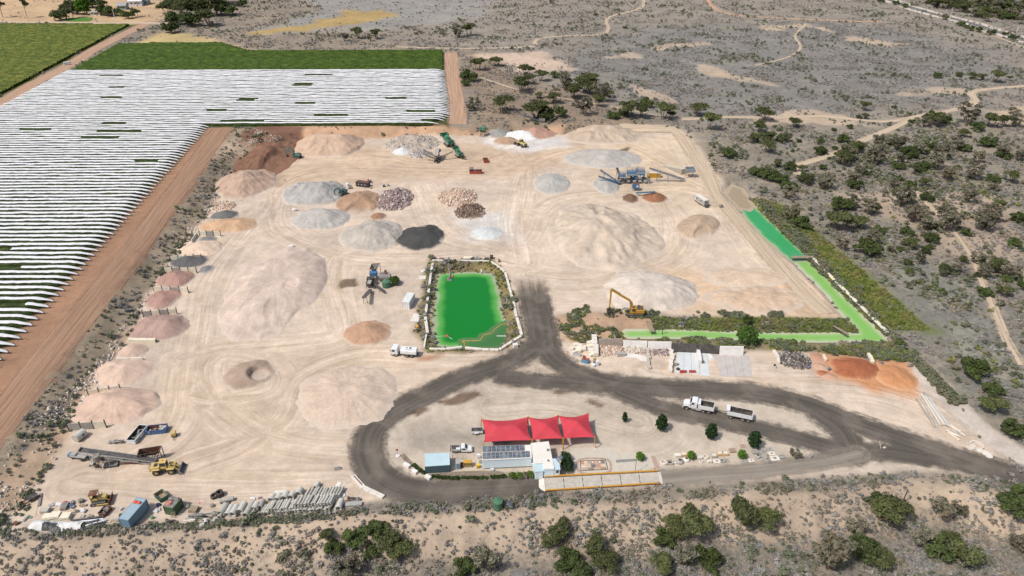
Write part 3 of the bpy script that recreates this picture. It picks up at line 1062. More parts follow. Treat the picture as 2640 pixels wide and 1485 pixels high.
def make_tree(name,m_leaf,m_bark,kind,seed,n=1700,leaf=.26):
 """a tree about 7 m across; kind sets its habit"""
 r=random.Random(seed)
 root=thing(name,'','')
 cl=[]; q=MB()
 if kind=='mallee':
  for s_ in range(r.randint(3,5)):
   a=s_*2.2+r.random()*1.5
   tip=Vector((math.cos(a)*r.uniform(1.2,2.5),math.sin(a)*r.uniform(1.2,2.5),r.uniform(2.4,3.8)))
   mid=tip*.5+Vector((r.uniform(-.3,.3),r.uniform(-.3,.3),-.2))
   q.cyl((math.cos(a)*.2,math.sin(a)*.2,-.3),mid,.17,.11,6)
   q.cyl(mid,tip,.11,.05,6)
   for k in range(2):
    t2=tip+Vector((r.uniform(-1,1),r.uniform(-1,1),r.uniform(.1,.6)))
    q.cyl(tip*.8,t2,.06,.03,5)
    cl.append((*t2,r.uniform(1.1,1.8),r.uniform(1.1,1.8),r.uniform(.7,1.1)))
   cl.append((tip.x,tip.y,tip.z+.3,r.uniform(1.2,1.9),r.uniform(1.2,1.9),r.uniform(.8,1.2)))
  cl.append((0,0,4.0,1.6,1.6,1.0)); cl.append((.6,-.5,2.6,1.3,1.3,.9))
 elif kind=='bushy':
  q.cyl((0,0,-.3),(0,0,2.2),.2,.1,6)
  for k in range(13):
   a=r.random()*6.3; d=math.sqrt(r.random())*2.6
   z=1.0+r.random()*3.2*(1-d/4.2)
   t2=(math.cos(a)*d,math.sin(a)*d,z)
   q.cyl((0,0,.4),t2,.07,.03,5)
   cl.append((*t2,r.uniform(.8,1.4),r.uniform(.8,1.4),r.uniform(.7,1.1)))
 elif kind=='feathery':
  for k in range(9):
   a=r.random()*6.3; d=r.uniform(.6,2.6)
   t2=(math.cos(a)*d,math.sin(a)*d,r.uniform(2.2,4.6))
   q.cyl((0,0,-.3),t2,.09,.03,5)
   cl.append((*t2,r.uniform(.7,1.2),r.uniform(.7,1.2),r.uniform(.4,.8)))
   cl.append((t2[0]*.8,t2[1]*.8,t2[2]*.6,.6,.6,.5))
 elif kind=='oval':
  q.cyl((0,0,-.3),(0,0,3),.22,.1,7)
  for k in range(26):
   z=.9+6.6*k/26
   rr=2.5*math.sin(min(1,(z-.3)/3.2)*1.57)*(1-max(0,z-3.2)/5.6)**.8
   a=k*2.4
   cl.append((math.cos(a)*rr*.72,math.sin(a)*rr*.72,z,.95,.95,1.0))
  cl.append((0,0,7.6,.5,.5,.9))
 elif kind=='round':
  q.cyl((0,0,-.3),(0,0,3),.2,.1,7)
  for k in range(20):
   z=1.3+4.6*k/20
   rr=2.7*math.sqrt(max(.05,1-((z-3.4)/2.9)**2))
   a=k*2.4
   cl.append((math.cos(a)*rr*.7,math.sin(a)*rr*.7,z,1.1,1.1,1.0))
 elif kind=='gum':
  q.cyl((0,0,-.4),(.5,0,7),.3,.2,7)
  for k in range(8):
   a=r.random()*6.3; d=r.uniform(.6,2.6)
   t2=(.5+math.cos(a)*d,math.sin(a)*d,r.uniform(6.5,11.5))
   q.cyl((.4,0,5+r.random()*2),t2,.12,.04,5)
   cl.append((*t2,r.uniform(1.1,1.7),r.uniform(1.1,1.7),r.uniform(.8,1.4)))
 elif kind=='willowy':
  q.cyl((0,0,-.3),(0,0,2.8),.28,.15,7)
  for k in range(17):
   a=k*2.4; d=math.sqrt((k+.5)/17)*2.5
   z=3.9-d*.55+r.uniform(-.4,.5)
   q.cyl((0,0,1.6),(math.cos(a)*d,math.sin(a)*d,z),.07,.03,5)
   cl.append((math.cos(a)*d,math.sin(a)*d,z,1.0,1.0,1.1))
   cl.append((math.cos(a)*d*1.1,math.sin(a)*d*1.1,z-1.3,.7,.7,1.0))
 q.build('trunk',m_bark,root,smooth_=True)
 V,F=leaf_cloud(cl,n,leaf,seed)
 mesh_np('crown',V,F,m_leaf,root)
 ext=max(V[:,0].max()-V[:,0].min(),V[:,1].max()-V[:,1].min())
 root['span']=float(ext)
 return root

PROTO={'mallee':[make_tree('mallee_tree',M_MALLEE,M_BARK,'mallee',10+k,2100,.22) for k in range(4)],
  'bushy':[make_tree('bushy_tree',M_BUSHY,M_BARK,'bushy',30+k,2000,.24) for k in range(3)],
  'grey':[make_tree('feathery_tree',M_GREYLEAF,M_BARK,'feathery',50+k,1300,.2) for k in range(3)],
  'oval':[make_tree('ornamental_tree',M_ORNA,M_BARK,'oval',70,2600,.24)],
  'lime':[make_tree('ornamental_tree',M_LIME,M_BARK,'round',71,2000,.26)],
  'willow':[make_tree('drooping_tree',M_PEPPER,M_BARK,'willowy',72,2600,.22)],
  'gum':[make_tree('gum_tree',M_MALLEE,M_PALEBARK,'gum',80+k,1700,.3) for k in range(2)]}
USED=set()
GONE=[]

def plant(kind,t,x,y,wid,label,cat,group=None,tall=1.0,name=None):
 p=on(t,x,y)
 dep=math.sqrt(p.x**2*0+(p.y*CP+(CAM_H-p.z)*SP)**2)
 w_m=wid*TILES[t][2]*dep/FOC
 pr=random.choice(PROTO[kind])
 s_=w_m/pr['span']
 rz=random.random()*6.28
 sc=(s_,s_,s_*tall*random.uniform(.9,1.1))
 # the reading is the foot of the crown; step in by part of the crown so its near edge sits there
 loc=(p.x,p.y+w_m*.18,hz(p.x,p.y+w_m*.18))
 if pr.name not in USED:
  USED.add(pr.name)
  o=pr
  o.location=loc; o.rotation_euler=(0,0,rz); o.scale=sc
 else:
  o=copy_tree(pr,loc,rz,sc)
 if name:
  o.name=name
 tag(o,label,cat,group)
 return o

def grove(t,spec,lab,group,mix,tall=1.0,cat='tree'):
 for q in spec:
  x,y,w_=q[:3]
  k=q[3] if len(q)>3 else random.choices(list(mix),list(mix.values()))[0]
  plant(k,t,x,y,w_,lab[k],cat,'%s %s' % (k,group),tall)

LB={'mallee':'olive green mallee tree on forked stems behind the back bank of the quarry','bushy':'dense dark green bushy tree behind the back bank of the quarry','grey':'thin grey brown shrubby tree behind the back bank of the quarry'}
grove('2',[(1170,505,126,'mallee'),(1030,540,132,'mallee'),(1390,580,150,'mallee'),(965,620,162,'bushy'),(935,650,84),(1610,590,102),(1500,615,114),(1350,700,162,'mallee'),(1405,640,108),
   (1205,855,204,'mallee'),(1840,700,204,'mallee'),(1690,690,156),(1900,725,144),(1490,745,78),(1590,785,144),(1470,905,216),(1545,910,156),(1665,888,150),(1830,870,144),(2020,740,90),
   (2060,900,120,'bushy'),(2190,893,180),(2260,890,144,'mallee'),(2310,812,126),(2430,903,168),(2490,900,84),(1000,835,114,'grey'),(960,842,66,'grey'),(1750,745,168),(1960,775,156),(1930,805,114),(2130,880,96)],
 LB,'behind the back bank',{'mallee':5,'bushy':2,'grey':2})
LF={'mallee':'olive mallee tree standing alone in the far scrub beyond the vines','bushy':'small round dark tree standing in the far scrub beyond the vines','grey':'grey wispy tree standing in the far scrub beyond the vines'}
grove('2',[(130,292,110,'mallee'),(270,296,95,'mallee'),(220,312,50),(20,312,65),(890,287,105),(970,277,120),(770,277,40),(1920,122,45,'bushy'),(2095,116,28,'bushy'),(2140,217,42,'bushy'),(1585,27,40),(1615,302,22,'bushy')],
 LF,'beyond the vines',{'mallee':2,'bushy':3,'grey':2})
LE={'mallee':'olive green mallee tree on forked stems in the scrub east of the channel','bushy':'dense dark green bushy tree in the scrub east of the channel','grey':'thin grey brown shrubby tree in the scrub east of the channel'}
grove('3',[(110,882,165,'mallee'),(195,985,165,'mallee'),(625,918,168,'mallee'),(850,968,125,'mallee'),(590,1012,135,'mallee'),(530,1083,125,'mallee'),(340,1198,155,'bushy'),(1365,842,98,'mallee'),(1380,902,65),(1335,897,55),
   (1600,822,48,'bushy'),(1265,977,72,'bushy'),(1145,992,48,'bushy'),(880,1077,48,'bushy'),(1040,1092,95),(1045,1172,112),(1150,1132,58,'bushy'),(1210,1083,140,'bushy'),(1355,1132,68,'bushy'),(1585,1102,92,'bushy'),
   (1725,932,58,'bushy'),(1870,922,150),(1940,962,145),(1990,942,120),(1820,962,85),(2160,947,170),(2130,1042,105),(2230,992,125),(2330,962,130),(2420,962,115),(2530,962,120),(2480,902,95),(1720,1203,150,'bushy'),
   (1700,1163,112),(1830,1163,85),(1460,1152,140,'grey'),(1450,1263,160,'grey'),(1230,1223,140,'grey'),(1630,1233,85),(1940,1213,150),(2080,1282,72),(1930,1293,140,'grey'),(1630,1373,92,'bushy'),(1330,1333,100,'grey'),
   (1295,1423,145,'bushy'),(2440,1203,130,'bushy'),(2540,1223,100),(2000,1373,120,'grey'),(2200,1363,150,'grey'),(2350,1383,120),(2500,1383,120),(560,1333,145,'bushy'),(650,1363,155,'bushy'),(740,1385,145,'bushy'),(710,1263,92,'mallee'),
   (1060,1283,72,'bushy'),(900,1303,95,'mallee'),(930,1403,125,'mallee'),(810,1443,145,'bushy'),(1080,1433,145,'grey'),(1720,1433,112,'bushy'),(1840,1423,105),(2090,582,62),(2190,602,82),(2270,612,72),(2360,627,125,'mallee'),(2465,612,55),(1925,592,82,'bushy')],
 LE,'east of the channel',{'mallee':3,'bushy':4,'grey':2})
grove('6',[(1200,303,215,'mallee'),(1340,285,150),(1480,325,130),(1400,493,240,'bushy'),(1450,405,120,'grey'),(910,293,205,'bushy'),(820,233,155,'grey'),(1180,153,200,'bushy'),(1270,143,150),(1400,173,130),(1700,335,120),(1750,233,150,'grey'),
   (1830,293,120,'grey'),(2030,315,190,'grey'),(2280,305,175,'grey'),(2360,233,165,'grey'),(2540,233,130),(2500,423,145),(1660,113,180,'grey'),(1850,73,120,'bushy'),(2150,93,120,'grey'),(800,63,125,'grey'),(1200,443,125,'grey'),
   (2290,663,110,'grey'),(2450,683,95,'bushy'),(2380,653,60,'bushy'),(2390,573,42,'bushy'),(1870,433,72,'bushy'),(2210,1423,300,'bushy'),(1650,1173,110,'bushy')],
 LE,'east of the channel',{'mallee':2,'bushy':4,'grey':2})
grove('9',[(2350,103,175,'bushy'),(2350,228,215,'mallee'),(2510,403,225,'bushy')],LE,'east of the channel',{'bushy':1})
extra=[]
er=random.Random(77)
while len(extra)<70:
 x_,y_=er.uniform(1930,2640),er.uniform(350,760)
 if y_<330+(x_-1930)*.95+60 and x_-1900>(y_-500)*.95+90:
  extra.append((x_,y_,er.uniform(22,52)))
grove('F',extra,{k_:v_.replace(' tree ',' small tree ',1) if ' tree ' in v_ else v_ for k_,v_ in LE.items()},'small east of the channel',{'mallee':2,'bushy':4,'grey':5})
LP={'mallee':'large olive green mallee tree on the sandy slope in front of the yard','bushy':'dense dark bushy tree on the sandy slope in front of the yard','grey':'grey green straggly tree on the sandy slope in front of the yard'}
grove('9',[(480,1110,260,'mallee'),(620,1130,240,'mallee'),(80,1175,260,'mallee'),(60,1050,160),(200,1425,300,'bushy'),(1500,1070,280,'mallee'),(1640,1085,230,'mallee'),(1480,960,200),(1110,1445,300,'grey'),(1300,1150,170,'grey'),(1370,1335,280,'bushy'),
   (1500,1400,220),(1800,1233,175),(2020,1213,160,'mallee'),(1970,1043,170,'grey'),(1960,1330,260),(2120,1420,260),(2500,1003,270,'bushy'),(2540,1293,180,'grey'),(2080,1013,130,'grey'),(2590,930,230,'bushy')],
 LP,'on the front slope',{'mallee':4,'bushy':3,'grey':2})
grove('8',[(330,1290,240,'mallee'),(430,1335,220,'mallee'),(260,1170,200,'bushy'),(100,1240,220,'bushy'),(220,1330,180),(60,1460,200,'grey'),(930,1445,200,'bushy'),(1060,1420,220,'grey'),(1600,1230,170,'mallee'),(1680,1170,160,'mallee'),(1560,1260,140),(1720,1420,260,'bushy'),
   (1930,1330,210),(2000,1440,230,'mallee'),(2440,1235,200,'bushy'),(2540,1195,220,'mallee'),(2440,1435,200),(2570,1395,200,'grey'),(2500,1130,170),(1800,1500,240)],
 LP,'on the front slope',{'mallee':4,'bushy':3,'grey':1})
grove('7',[(2520,1290,160,'bushy'),(2470,1180,110,'mallee')],LP,'on the front slope',{'mallee':1})
LW={'mallee':'olive tree in the thick wood between the homestead and the clay flat','bushy':'dense dark tree in the thick wood between the homestead and the clay flat'}
grove('1',[(1280,253,155,'bushy'),(1330,193,180),(1440,203,190),(1570,203,190),(1270,133,180),(1500,123,230),(1640,123,210),(1710,123,180),(1820,53,95),(1400,70,220),(1620,40,220),(1510,40,200),(1340,40,180),(1250,60,110),(1700,50,170),(1390,140,200),(1560,130,200)],
 LW,'in the thick wood',{'mallee':3,'bushy':2})
LH={'gum':'tall gum tree with a bare pale trunk in the dry homestead paddock','bushy':'dark shade tree beside the homestead roofs','mallee':'leaning olive tree beside the homestead lawn','lime':'round bright green tree in the homestead garden'}
grove('1',[(195,137,85,'gum'),(12,135,85,'gum'),(545,137,75,'gum'),(440,157,150,'bushy'),(500,150,120,'mallee'),(575,112,150,'bushy'),(630,115,120,'lime'),(690,65,140,'bushy'),(780,118,150,'bushy'),(845,125,150,'bushy'),(765,60,130,'bushy'),(960,143,110,'bushy'),(1022,130,75,'mallee'),(505,95,140,'bushy'),(640,60,130,'bushy')],
 LH,'round the homestead',{'bushy':1})
LR={'mallee':'olive tree in the far woodland beyond the sealed road','bushy':'dark tree in the far woodland beyond the sealed road','grey':'grey tree in the far woodland beyond the sealed road'}
wood=[]
for k in range(230):
 x_=random.uniform(1650,2640); y_=random.uniform(-60,230)
 if y_<(x_-1720)*.265+18-random.random()*10:
  wood.append((x_,y_,random.uniform(55,110)))
grove('3',sorted(wood,key=lambda q:q[1]),LR,'beyond the sealed road',{'mallee':4,'bushy':2,'grey':2})
grove('3',[(1985,150,80,'bushy'),(2100,198,70),(2180,235,75),(2240,245,80),(2330,265,80),(2420,290,60),(2500,305,80),(2140,215,50),(1500,20,60),(1610,40,70),(1680,60,60)],
 {k:v.replace('in the far woodland beyond','along the near edge of') for k,v in LR.items()},'along the sealed road',{'mallee':1,'bushy':2})
# planted trees of the office island and the channel
ORN='ornamental trees of the office island'
plant('oval','8',2138,292,50,'slim young dark tree with a narrow crown on the office island','tree',ORN,1.35)
plant('oval','8',2415,360,108,'dark oval tree on the gravel beyond the display paving','tree',ORN,1.0)
plant('oval','9',213,425,110,'dark oval tree beside the lower haul road near the tipper truck','tree',ORN,1.0)
plant('oval','9',537,490,118,'dark oval tree at the far end of the concrete display yard','tree',ORN,1.0)
plant('lime','8',2255,582,72,'round bright green tree beside the grey strip of the display paving','tree',ORN,1.0)
plant('lime','9',65,573,66,'round bright green tree beside the round concrete pit covers','tree',ORN,1.0)
plant('lime','9',447,566,72,'round bright green tree between rows of concrete samples','tree',ORN,1.0)
plant('willow','6',490,1155,180,'large drooping green tree on the near bank of the cross channel','tree',None,1.0)
plant('bushy','6',488,1010,95,'tall dark tree behind the drooping tree at the cross channel','tree',None,1.5)
plant('willow','5',400,705,90,'soft green tree beside the green water tank and sand plant','tree',None,1.1)
for pr in [q for l in PROTO.values() for q in l]:
 if pr.name not in USED and 'label' in pr and not pr['label']:
  GONE.append(pr)
for o in GONE:
 for c_ in list(o.children):
  bpy.data.objects.remove(c_)
 bpy.data.objects.remove(o)

# ================================================================== low scrub and weeds (uncountable)
def bush_mesh(name,m,seed,n=46,spread=.5,h=.55,leaf=.2,dark=False):
 r=random.Random(seed)
 cl=[(r.uniform(-.4,.4),r.uniform(-.4,.4),r.uniform(.2,.45)*h/.5,spread*r.uniform(.7,1.1),spread*r.uniform(.7,1.1),h*r.uniform(.6,1)) for _ in range(4)]
 V,F=leaf_cloud(cl,n,leaf,seed)
 V[:,2]=np.maximum(V[:,2],-.05)
 me=bpy.data.meshes.new(name)
 me.from_pydata(V.tolist(),[],F.tolist())
 me.materials.append(m)
 return bpy.data.objects.new(name,me)      # kept out of the scene; only its copies are scattered

def scatter(name,label,cat,pts,scl,protos):
 """plants set on the ground points with their own turn and size"""
 me=bpy.data.meshes.new(name)
 me.from_pydata([tuple(q) for q in pts],[],[])
 A=me.attributes.new('size','FLOAT','POINT'); A.data.foreach_set('value',np.asarray(scl,np.float32))
 o=bpy.data.objects.new(name,me)
 COL.objects.link(o)
 ng=bpy.data.node_groups.new(name,'GeometryNodeTree')
 ng.interface.new_socket('Geometry',in_out='INPUT',socket_type='NodeSocketGeometry')
 ng.interface.new_socket('Geometry',in_out='OUTPUT',socket_type='NodeSocketGeometry')
 gi=ng.nodes.new('NodeGroupInput'); go=ng.nodes.new('NodeGroupOutput')
 ip=ng.nodes.new('GeometryNodeInstanceOnPoints')
 g2=ng.nodes.new('GeometryNodeGeometryToInstance')
 for pr in protos:
  oi=ng.nodes.new('GeometryNodeObjectInfo')
  oi.inputs['Object'].default_value=pr
  ng.links.new(oi.outputs['Geometry'],g2.inputs[0])
 ip.inputs['Pick Instance'].default_value=True
 ng.links.new(gi.outputs[0],ip.inputs['Points'])
 ng.links.new(g2.outputs[0],ip.inputs['Instance'])
 rv=ng.nodes.new('FunctionNodeRandomValue'); rv.data_type='FLOAT_VECTOR'
 rv.inputs[0].default_value=(0,0,0); rv.inputs[1].default_value=(0,0,6.28)
 ng.links.new(rv.outputs[0],ip.inputs['Rotation'])
 ri=ng.nodes.new('FunctionNodeRandomValue'); ri.data_type='INT'
 ri.inputs[4].default_value=0; ri.inputs[5].default_value=len(protos)-1
 ng.links.new(ri.outputs[2],ip.inputs['Instance Index'])
 na=ng.nodes.new('GeometryNodeInputNamedAttribute'); na.data_type='FLOAT'; na.inputs['Name'].default_value='size'
 ng.links.new(na.outputs[0],ip.inputs['Scale'])
 ng.links.new(ip.outputs[0],go.inputs[0])
 md=o.modifiers.new('scatter','NODES'); md.node_group=ng
 return tag(o,label,cat,kind='stuff')

M_SALT=leaf_material('saltbush',S(160,156,150),S(198,192,184),S(184,168,146),.35,.5,.2)
M_SALTG=leaf_material('green_saltbush',S(112,120,94),S(154,158,128),S(146,140,114),.35,.5,.2)
M_WEED=leaf_material('green_weeds',S(126,140,66),S(168,176,96),S(172,160,106),.4,.5,.2)
M_STRAW=leaf_material('dry_grass',S(150,132,86),S(186,166,112),None,.3,.6,.15)
B_SALT=[bush_mesh('saltbush',M_SALT,100+k) for k in range(3)]
B_SALTG=[bush_mesh('green_saltbush',M_SALTG,110+k,60,.55,.7) for k in range(3)]
B_WEED=[bush_mesh('weed',M_WEED,120+k,44,.5,.6,.16) for k in range(3)]
B_STRAW=[bush_mesh('straw',M_STRAW,130+k,36,.4,.4,.14) for k in range(2)]

ALLTR=[q for _,_,hw,pts,_ in TRACKS for q in [(far_on('F',pts),hw)]]

def sample(n,region=None,weight=None,seed=1,keep_off=True,z_off=-.03):
 r=np.random.default_rng(seed)
 cellx=np.gradient(gx); celly=np.gradient(gy)
 area=(celly[:,None]*cellx[None]).ravel()
 vis=(np.abs(GX)<GY*.86+25) & (GY>82) & (GY<900)
 wgt=area*vis*(np.clip(COV,0,1)**1.6 if weight is None else weight)
 if region is not None:
  wgt=wgt*inside(GX,GY,region)
 wgt=wgt/wgt.sum()
 c=r.choice(len(GX),size=n,p=wgt)
 xx=GX[c]+(r.random(n)-.5)*np.tile(cellx,ny)[c]; yy=GY[c]+(r.random(n)-.5)*np.repeat(celly,nx)[c]
 ok=np.ones(n,bool)
 if keep_off:
  for l,hw in ALLTR:
   b=np.array(l)
   mm=(xx>b[:,0].min()-6) & (xx<b[:,0].max()+6) & (yy>b[:,1].min()-6) & (yy<b[:,1].max()+6)
   if mm.any():
    ok[mm] &= seg_dist(xx[mm],yy[mm],l)[0]>hw+.2
  for poly in (POND,CHAN,UPCH):
   ok &= ~inside(xx,yy,poly)
 xx,yy=xx[ok],yy[ok]
 return np.stack([xx,yy,height(xx,yy)+z_off],1)

dens=np.clip(COV,0,1)**1.5*smooth(-.12,.2,fbm(GX/11,GY/11,91))/(1+(GY/260.0)**2)
P=sample(34000,weight=dens,seed=5)
scatter('saltbush_scrub','low grey saltbush scattered over the dry scrubland','scrub',P,.32+.7*rng.random(len(P))**2+P[:,1]/1300,B_SALT)
dens2=np.clip(COV-.2,0,1)*smooth(.0,.22,fbm(GX/16,GY/16,131))/(1+(GY/300.0)**2)
P=sample(4200,weight=dens2,seed=6)
scatter('green_scrub','darker green low bushes dotted through the scrubland','scrub',P,.45+1.1*rng.random(len(P))**2+P[:,1]/900,B_SALTG)
fz=(GY<np.interp(GX,_cx,_cy)-2.0)*(smooth(-.14,.12,fbm(GX/5,GY/5,97))*smooth(-2,14,np.interp(GX,_cx,_cy)-GY)+.05)
P=sample(15000,weight=fz,seed=25)
scatter('slope_scrub','dry grey brush covering the sandy slope in front of the yard','scrub',P,.22+.55*rng.random(len(P))**2,B_SALT+B_SALTG[:1])
# hedge-like saltbush along the front crest, bank shrubs, pond weeds, channel reeds
CR=[(p[0],p[1]+.2) for p in CREST]
dc=seg_dist(GX,GY,CR)[0]
crest_w=((GY>np.interp(GX,_cx,_cy)-.8) & (GY<np.interp(GX,_cx,_cy)+2.0))*smooth(-.2,.1,fbm(GX/6,GY/6,41))
crest_w=crest_w*(GX<118)
P=sample(1500,weight=crest_w,seed=8)
scatter('crest_saltbush','strip of grey green saltbush along the crest of the front bank','scrub',P,.3+.5*rng.random(len(P)),B_SALTG[:2]+B_SALT)
strip_l=ln('F',592,322,645,322,550,440,430,610,320,780,205,930,55,1110,-20,1230,-300,1600,-420,1600,-60,1200,120,960,300,730,470,500,z=VZ)
P=sample(480,region=strip_l,weight=smooth(-.05,.15,fbm(GX/6,GY/6,171))+.05,seed=9)
scatter('verge_scrub','dark green weeds between the red track and the left quarry bank','scrub',P,.25+.6*rng.random(len(P))**2,B_SALTG+B_SALT[:1]+B_STRAW)
bank_l=ln('F',650,335,720,345,640,400,560,470,480,590,400,690,340,800,220,975,60,1270,-60,1420,-60,1250,55,1110,215,925,330,780,440,610,560,450,z=2)
P=sample(300,region=bank_l,weight=smooth(.0,.12,fbm(GX/7,GY/7,173))+.05,seed=19)
scatter('bank_shrubs','separate dark green shrubs growing on the sandy left quarry bank','scrub',P,.5+1.0*rng.random(len(P))**2,B_SALTG)
pw=ln('k',130,110,990,110,1215,280,1310,600,1410,1100,1430,1180,1120,1375,100,1380,60,1150,60,850,130,400)
P=sample(1900,region=pw,weight=smooth(-.1,.1,fbm(GX/4,GY/4,181))+.2,seed=10)
scatter('pond_weeds','rough weeds between the pond water and the concrete beams','weeds',P,.3+.5*rng.random(len(P)),B_WEED+B_SALTG[:1]+B_STRAW)
cw=ln('F',1640,800,2150,803,2165,832,1640,828)
P=sample(1500,region=cw,weight=np.ones(len(GX)),seed=11)
scatter('channel_reeds','green reeds on the far side of the cross channel','reeds',P,.4+.5*rng.random(len(P)),B_WEED+B_SALTG[:1])
cw2=ln('F',1600,848,1900,850,2225,856,2300,890,2290,912,2050,885,1900,878,1600,866)
P=sample(1300,region=cw2,weight=smooth(-.15,.15,fbm(GX/5,GY/5,191)),seed=12)
scatter('channel_weeds','green weeds between the cross channel and the material bays','weeds',P,.5+.8*rng.random(len(P)),B_WEED+B_SALTG[:2])
cw3=ln('F',1890,495,1975,520,2120,640,2260,760,2340,830,2220,830,2060,690,1930,560)
P=sample(3400,region=cw3,weight=np.ones(len(GX)),seed=13)
scatter('reed_belt','belt of green reeds growing along the outer side of the channel','reeds',P,.45+.6*rng.random(len(P)),B_WEED)
cw4=ln('F',1400,795,1480,770,1620,785,1640,830,1570,850,1480,868,1420,850)
P=sample(420,region=cw4,weight=smooth(-.02,.15,fbm(GX/4,GY/4,201)),seed=14)
scatter('mound_shrubs','green shrubs on the rough ground below the long arm excavator','scrub',P,.4+.7*rng.random(len(P)),B_SALTG+B_WEED[:2])
cw5=ln('F',1560,785,2130,790,2140,805,1560,800)
P=sample(260,region=cw5,weight=smooth(-.02,.15,fbm(GX/4,GY/4,203)),seed=15)
scatter('edge_shrubs','scattered shrubs along the foot of the sand mounds','scrub',P,.5+.6*rng.random(len(P)),B_SALTG)
cw6=ln('F',1900,500,1990,560,2060,650,2250,850,2300,900,2420,1010,2400,1030,2290,905,2245,850,2040,660)
P=sample(900,region=cw6,weight=smooth(-.1,.15,fbm(GX/5,GY/5,207))+.1,seed=16)
scatter('bank_bushes','dark bushes along the outer channel bank','scrub',P,.7+1.0*rng.random(len(P)),B_SALTG)
east=ln('F',1900,400,2250,330,2640,330,2640,1000,2420,980,2330,840,2200,700,2000,520)
P=sample(3800,region=east,weight=smooth(.0,.2,fbm(GX/13,GY/13,211))+.06,seed=26)
scatter('east_shrubs','rounded grey green shrubs between the trees east of the channel','scrub',P,.35+1.3*rng.random(len(P))**3,B_SALTG+B_WEED[:1]+B_SALT[:1])
cw7=ln('c',0,590,400,590,800,570,1500,510,2300,450,2560,410,2560,440,2300,480,1500,560,700,610,0,650)
P=sample(800,region=cw7,weight=np.ones(len(GX)),seed=17)
scatter('yard_saltbush','saltbush growing between the pipe stacks and the front bank','scrub',P,.25+.45*rng.random(len(P)),B_SALTG+B_SALT[:1])

# ================================================================== stockpiles
def pile_material(rgb,rough_tone=.12,toe=(214,197,178),grain=1.0,rock=0.0,bump=.35):
 key='pile_%d_%d_%d_%d' % (*rgb,int(rock*10))
 if key in MATS:
  return MATS[key]
 m,t,p=_nodes(key)
 pos=worldpos(t)
 base=S(*rgb)
 n1=noise(t,pos,.18,5,.6,.5)
 n2=noise(t,pos,1.1*grain,6,.7)
 # sliding gravel draws streaks down the face
 run=nd(t,'ShaderNodeCombineXYZ')
 t.links.new(math_(t,'MULTIPLY',attr(t,'run_u').outputs['Fac'],9.0),run.inputs[0])
 t.links.new(math_(t,'MULTIPLY',attr(t,'run_v').outputs['Fac'],1.1),run.inputs[1])
 st=noise(t,run.outputs[0],1.0,5,.65,.4)
 c=mixrgb(t,ramp(t,n1,.3,.7),tuple(q*(1-rough_tone) for q in base),tuple(min(.95,q*(1+rough_tone)) for q in base))
 c=mixrgb(t,1.0,c,mixrgb(t,ramp(t,st,.25,.75),(.90,.90,.90),(1.09,1.09,1.09)),'MULTIPLY')
 c=mixrgb(t,1.0,c,mixrgb(t,ramp(t,n2,.2,.8),(.9,.9,.9),(1.1,1.1,1.1)),'MULTIPLY')
 if rock:
  vo=nd(t,'ShaderNodeTexVoronoi')
  vo.inputs['Scale'].default_value=1.3
  t.links.new(pos,vo.inputs['Vector'])
  bw=nd(t,'ShaderNodeRGBToBW'); t.links.new(vo.outputs['Color'],bw.inputs[0])
  c=mixrgb(t,rock,c,mixrgb(t,1.0,c,mixrgb(t,bw.outputs[0],(.45,.45,.45),(1.6,1.55,1.5)),'MULTIPLY'))
 e=math_(t,'ADD',attr(t,'toe').outputs['Fac'],math_(t,'MULTIPLY',math_(t,'SUBTRACT',n2,.5),.5))
 c=mixrgb(t,ramp(t,e,-.05,.5,.85,0.0),c,S(*toe))
 t.links.new(c,p.inputs['Base Color'])
 p.inputs['Roughness'].default_value=.95
 p.inputs['Specular IOR Level'].default_value=.1
 bn=nd(t,'ShaderNodeBump'); bn.inputs['Strength'].default_value=bump; bn.inputs['Distance'].default_value=.4
 t.links.new(math_(t,'ADD',n2,math_(t,'MULTIPLY',st,.8)),bn.inputs['Height'])
 t.links.new(bn.outputs[0],p.inputs['Normal'])
 MATS[key]=m
 return m

PILES={}

def row_of(Y,z):
 d=Y*CP+(CAM_H-z)*SP
 return 742.5+FOC*((CAM_H-z)*CP-Y*SP)/d

def rocks(name,pts,size,m,parent=None,seed=1):
 """loose broken stone: many small angular blocks"""
 r=np.random.default_rng(seed)
 base=np.array([(-.5,-.4,-.4),(.5,-.45,-.4),(.45,.5,-.4),(-.5,.4,-.4),(-.35,-.3,.45),(.3,-.35,.5),(.35,.3,.4),(-.3,.35,.5)])
 quad=np.array([(0,3,2,1),(4,5,6,7),(0,1,5,4),(1,2,6,5),(2,3,7,6),(3,0,4,7)])
 n=len(pts)
 s_=size*(.45+1.0*r.random((n,1,1))**2)
 a=r.random(n)*6.28; b=(r.random(n)-.5)*1.2
 ca,sa,cb,sb=np.cos(a),np.sin(a),np.cos(b),np.sin(b)
 q=(base[None]+(r.random((n,8,3))-.5)*.25)*s_*(.6+.8*r.random((n,1,3)))
 x=q[...,0]*cb[:,None]+q[...,2]*sb[:,None]; z=-q[...,0]*sb[:,None]+q[...,2]*cb[:,None]
 y=q[...,1]
 V=np.stack([x*ca[:,None]-y*sa[:,None],x*sa[:,None]+y*ca[:,None],z],-1)+np.asarray(pts)[:,None]
 F=(quad[None]+(np.arange(n)*8)[:,None,None]).reshape(-1,4)
 o=mesh_np(name,V.reshape(-1,3),F,m,parent,attrs={'tone':np.repeat(r.random(n),8)})
 o['kind']='stuff'
 return o

def rock_material(name,a,b,c):
 m,t,p=_nodes(name)
 k=attr(t,'tone').outputs['Fac']
 col=mixrgb(t,ramp(t,k,.1,.6),a,b)
 col=mixrgb(t,ramp(t,k,.75,.95),col,c)
 t.links.new(col,p.inputs['Base Color'])
 p.inputs['Roughness'].default_value=.9
 return m

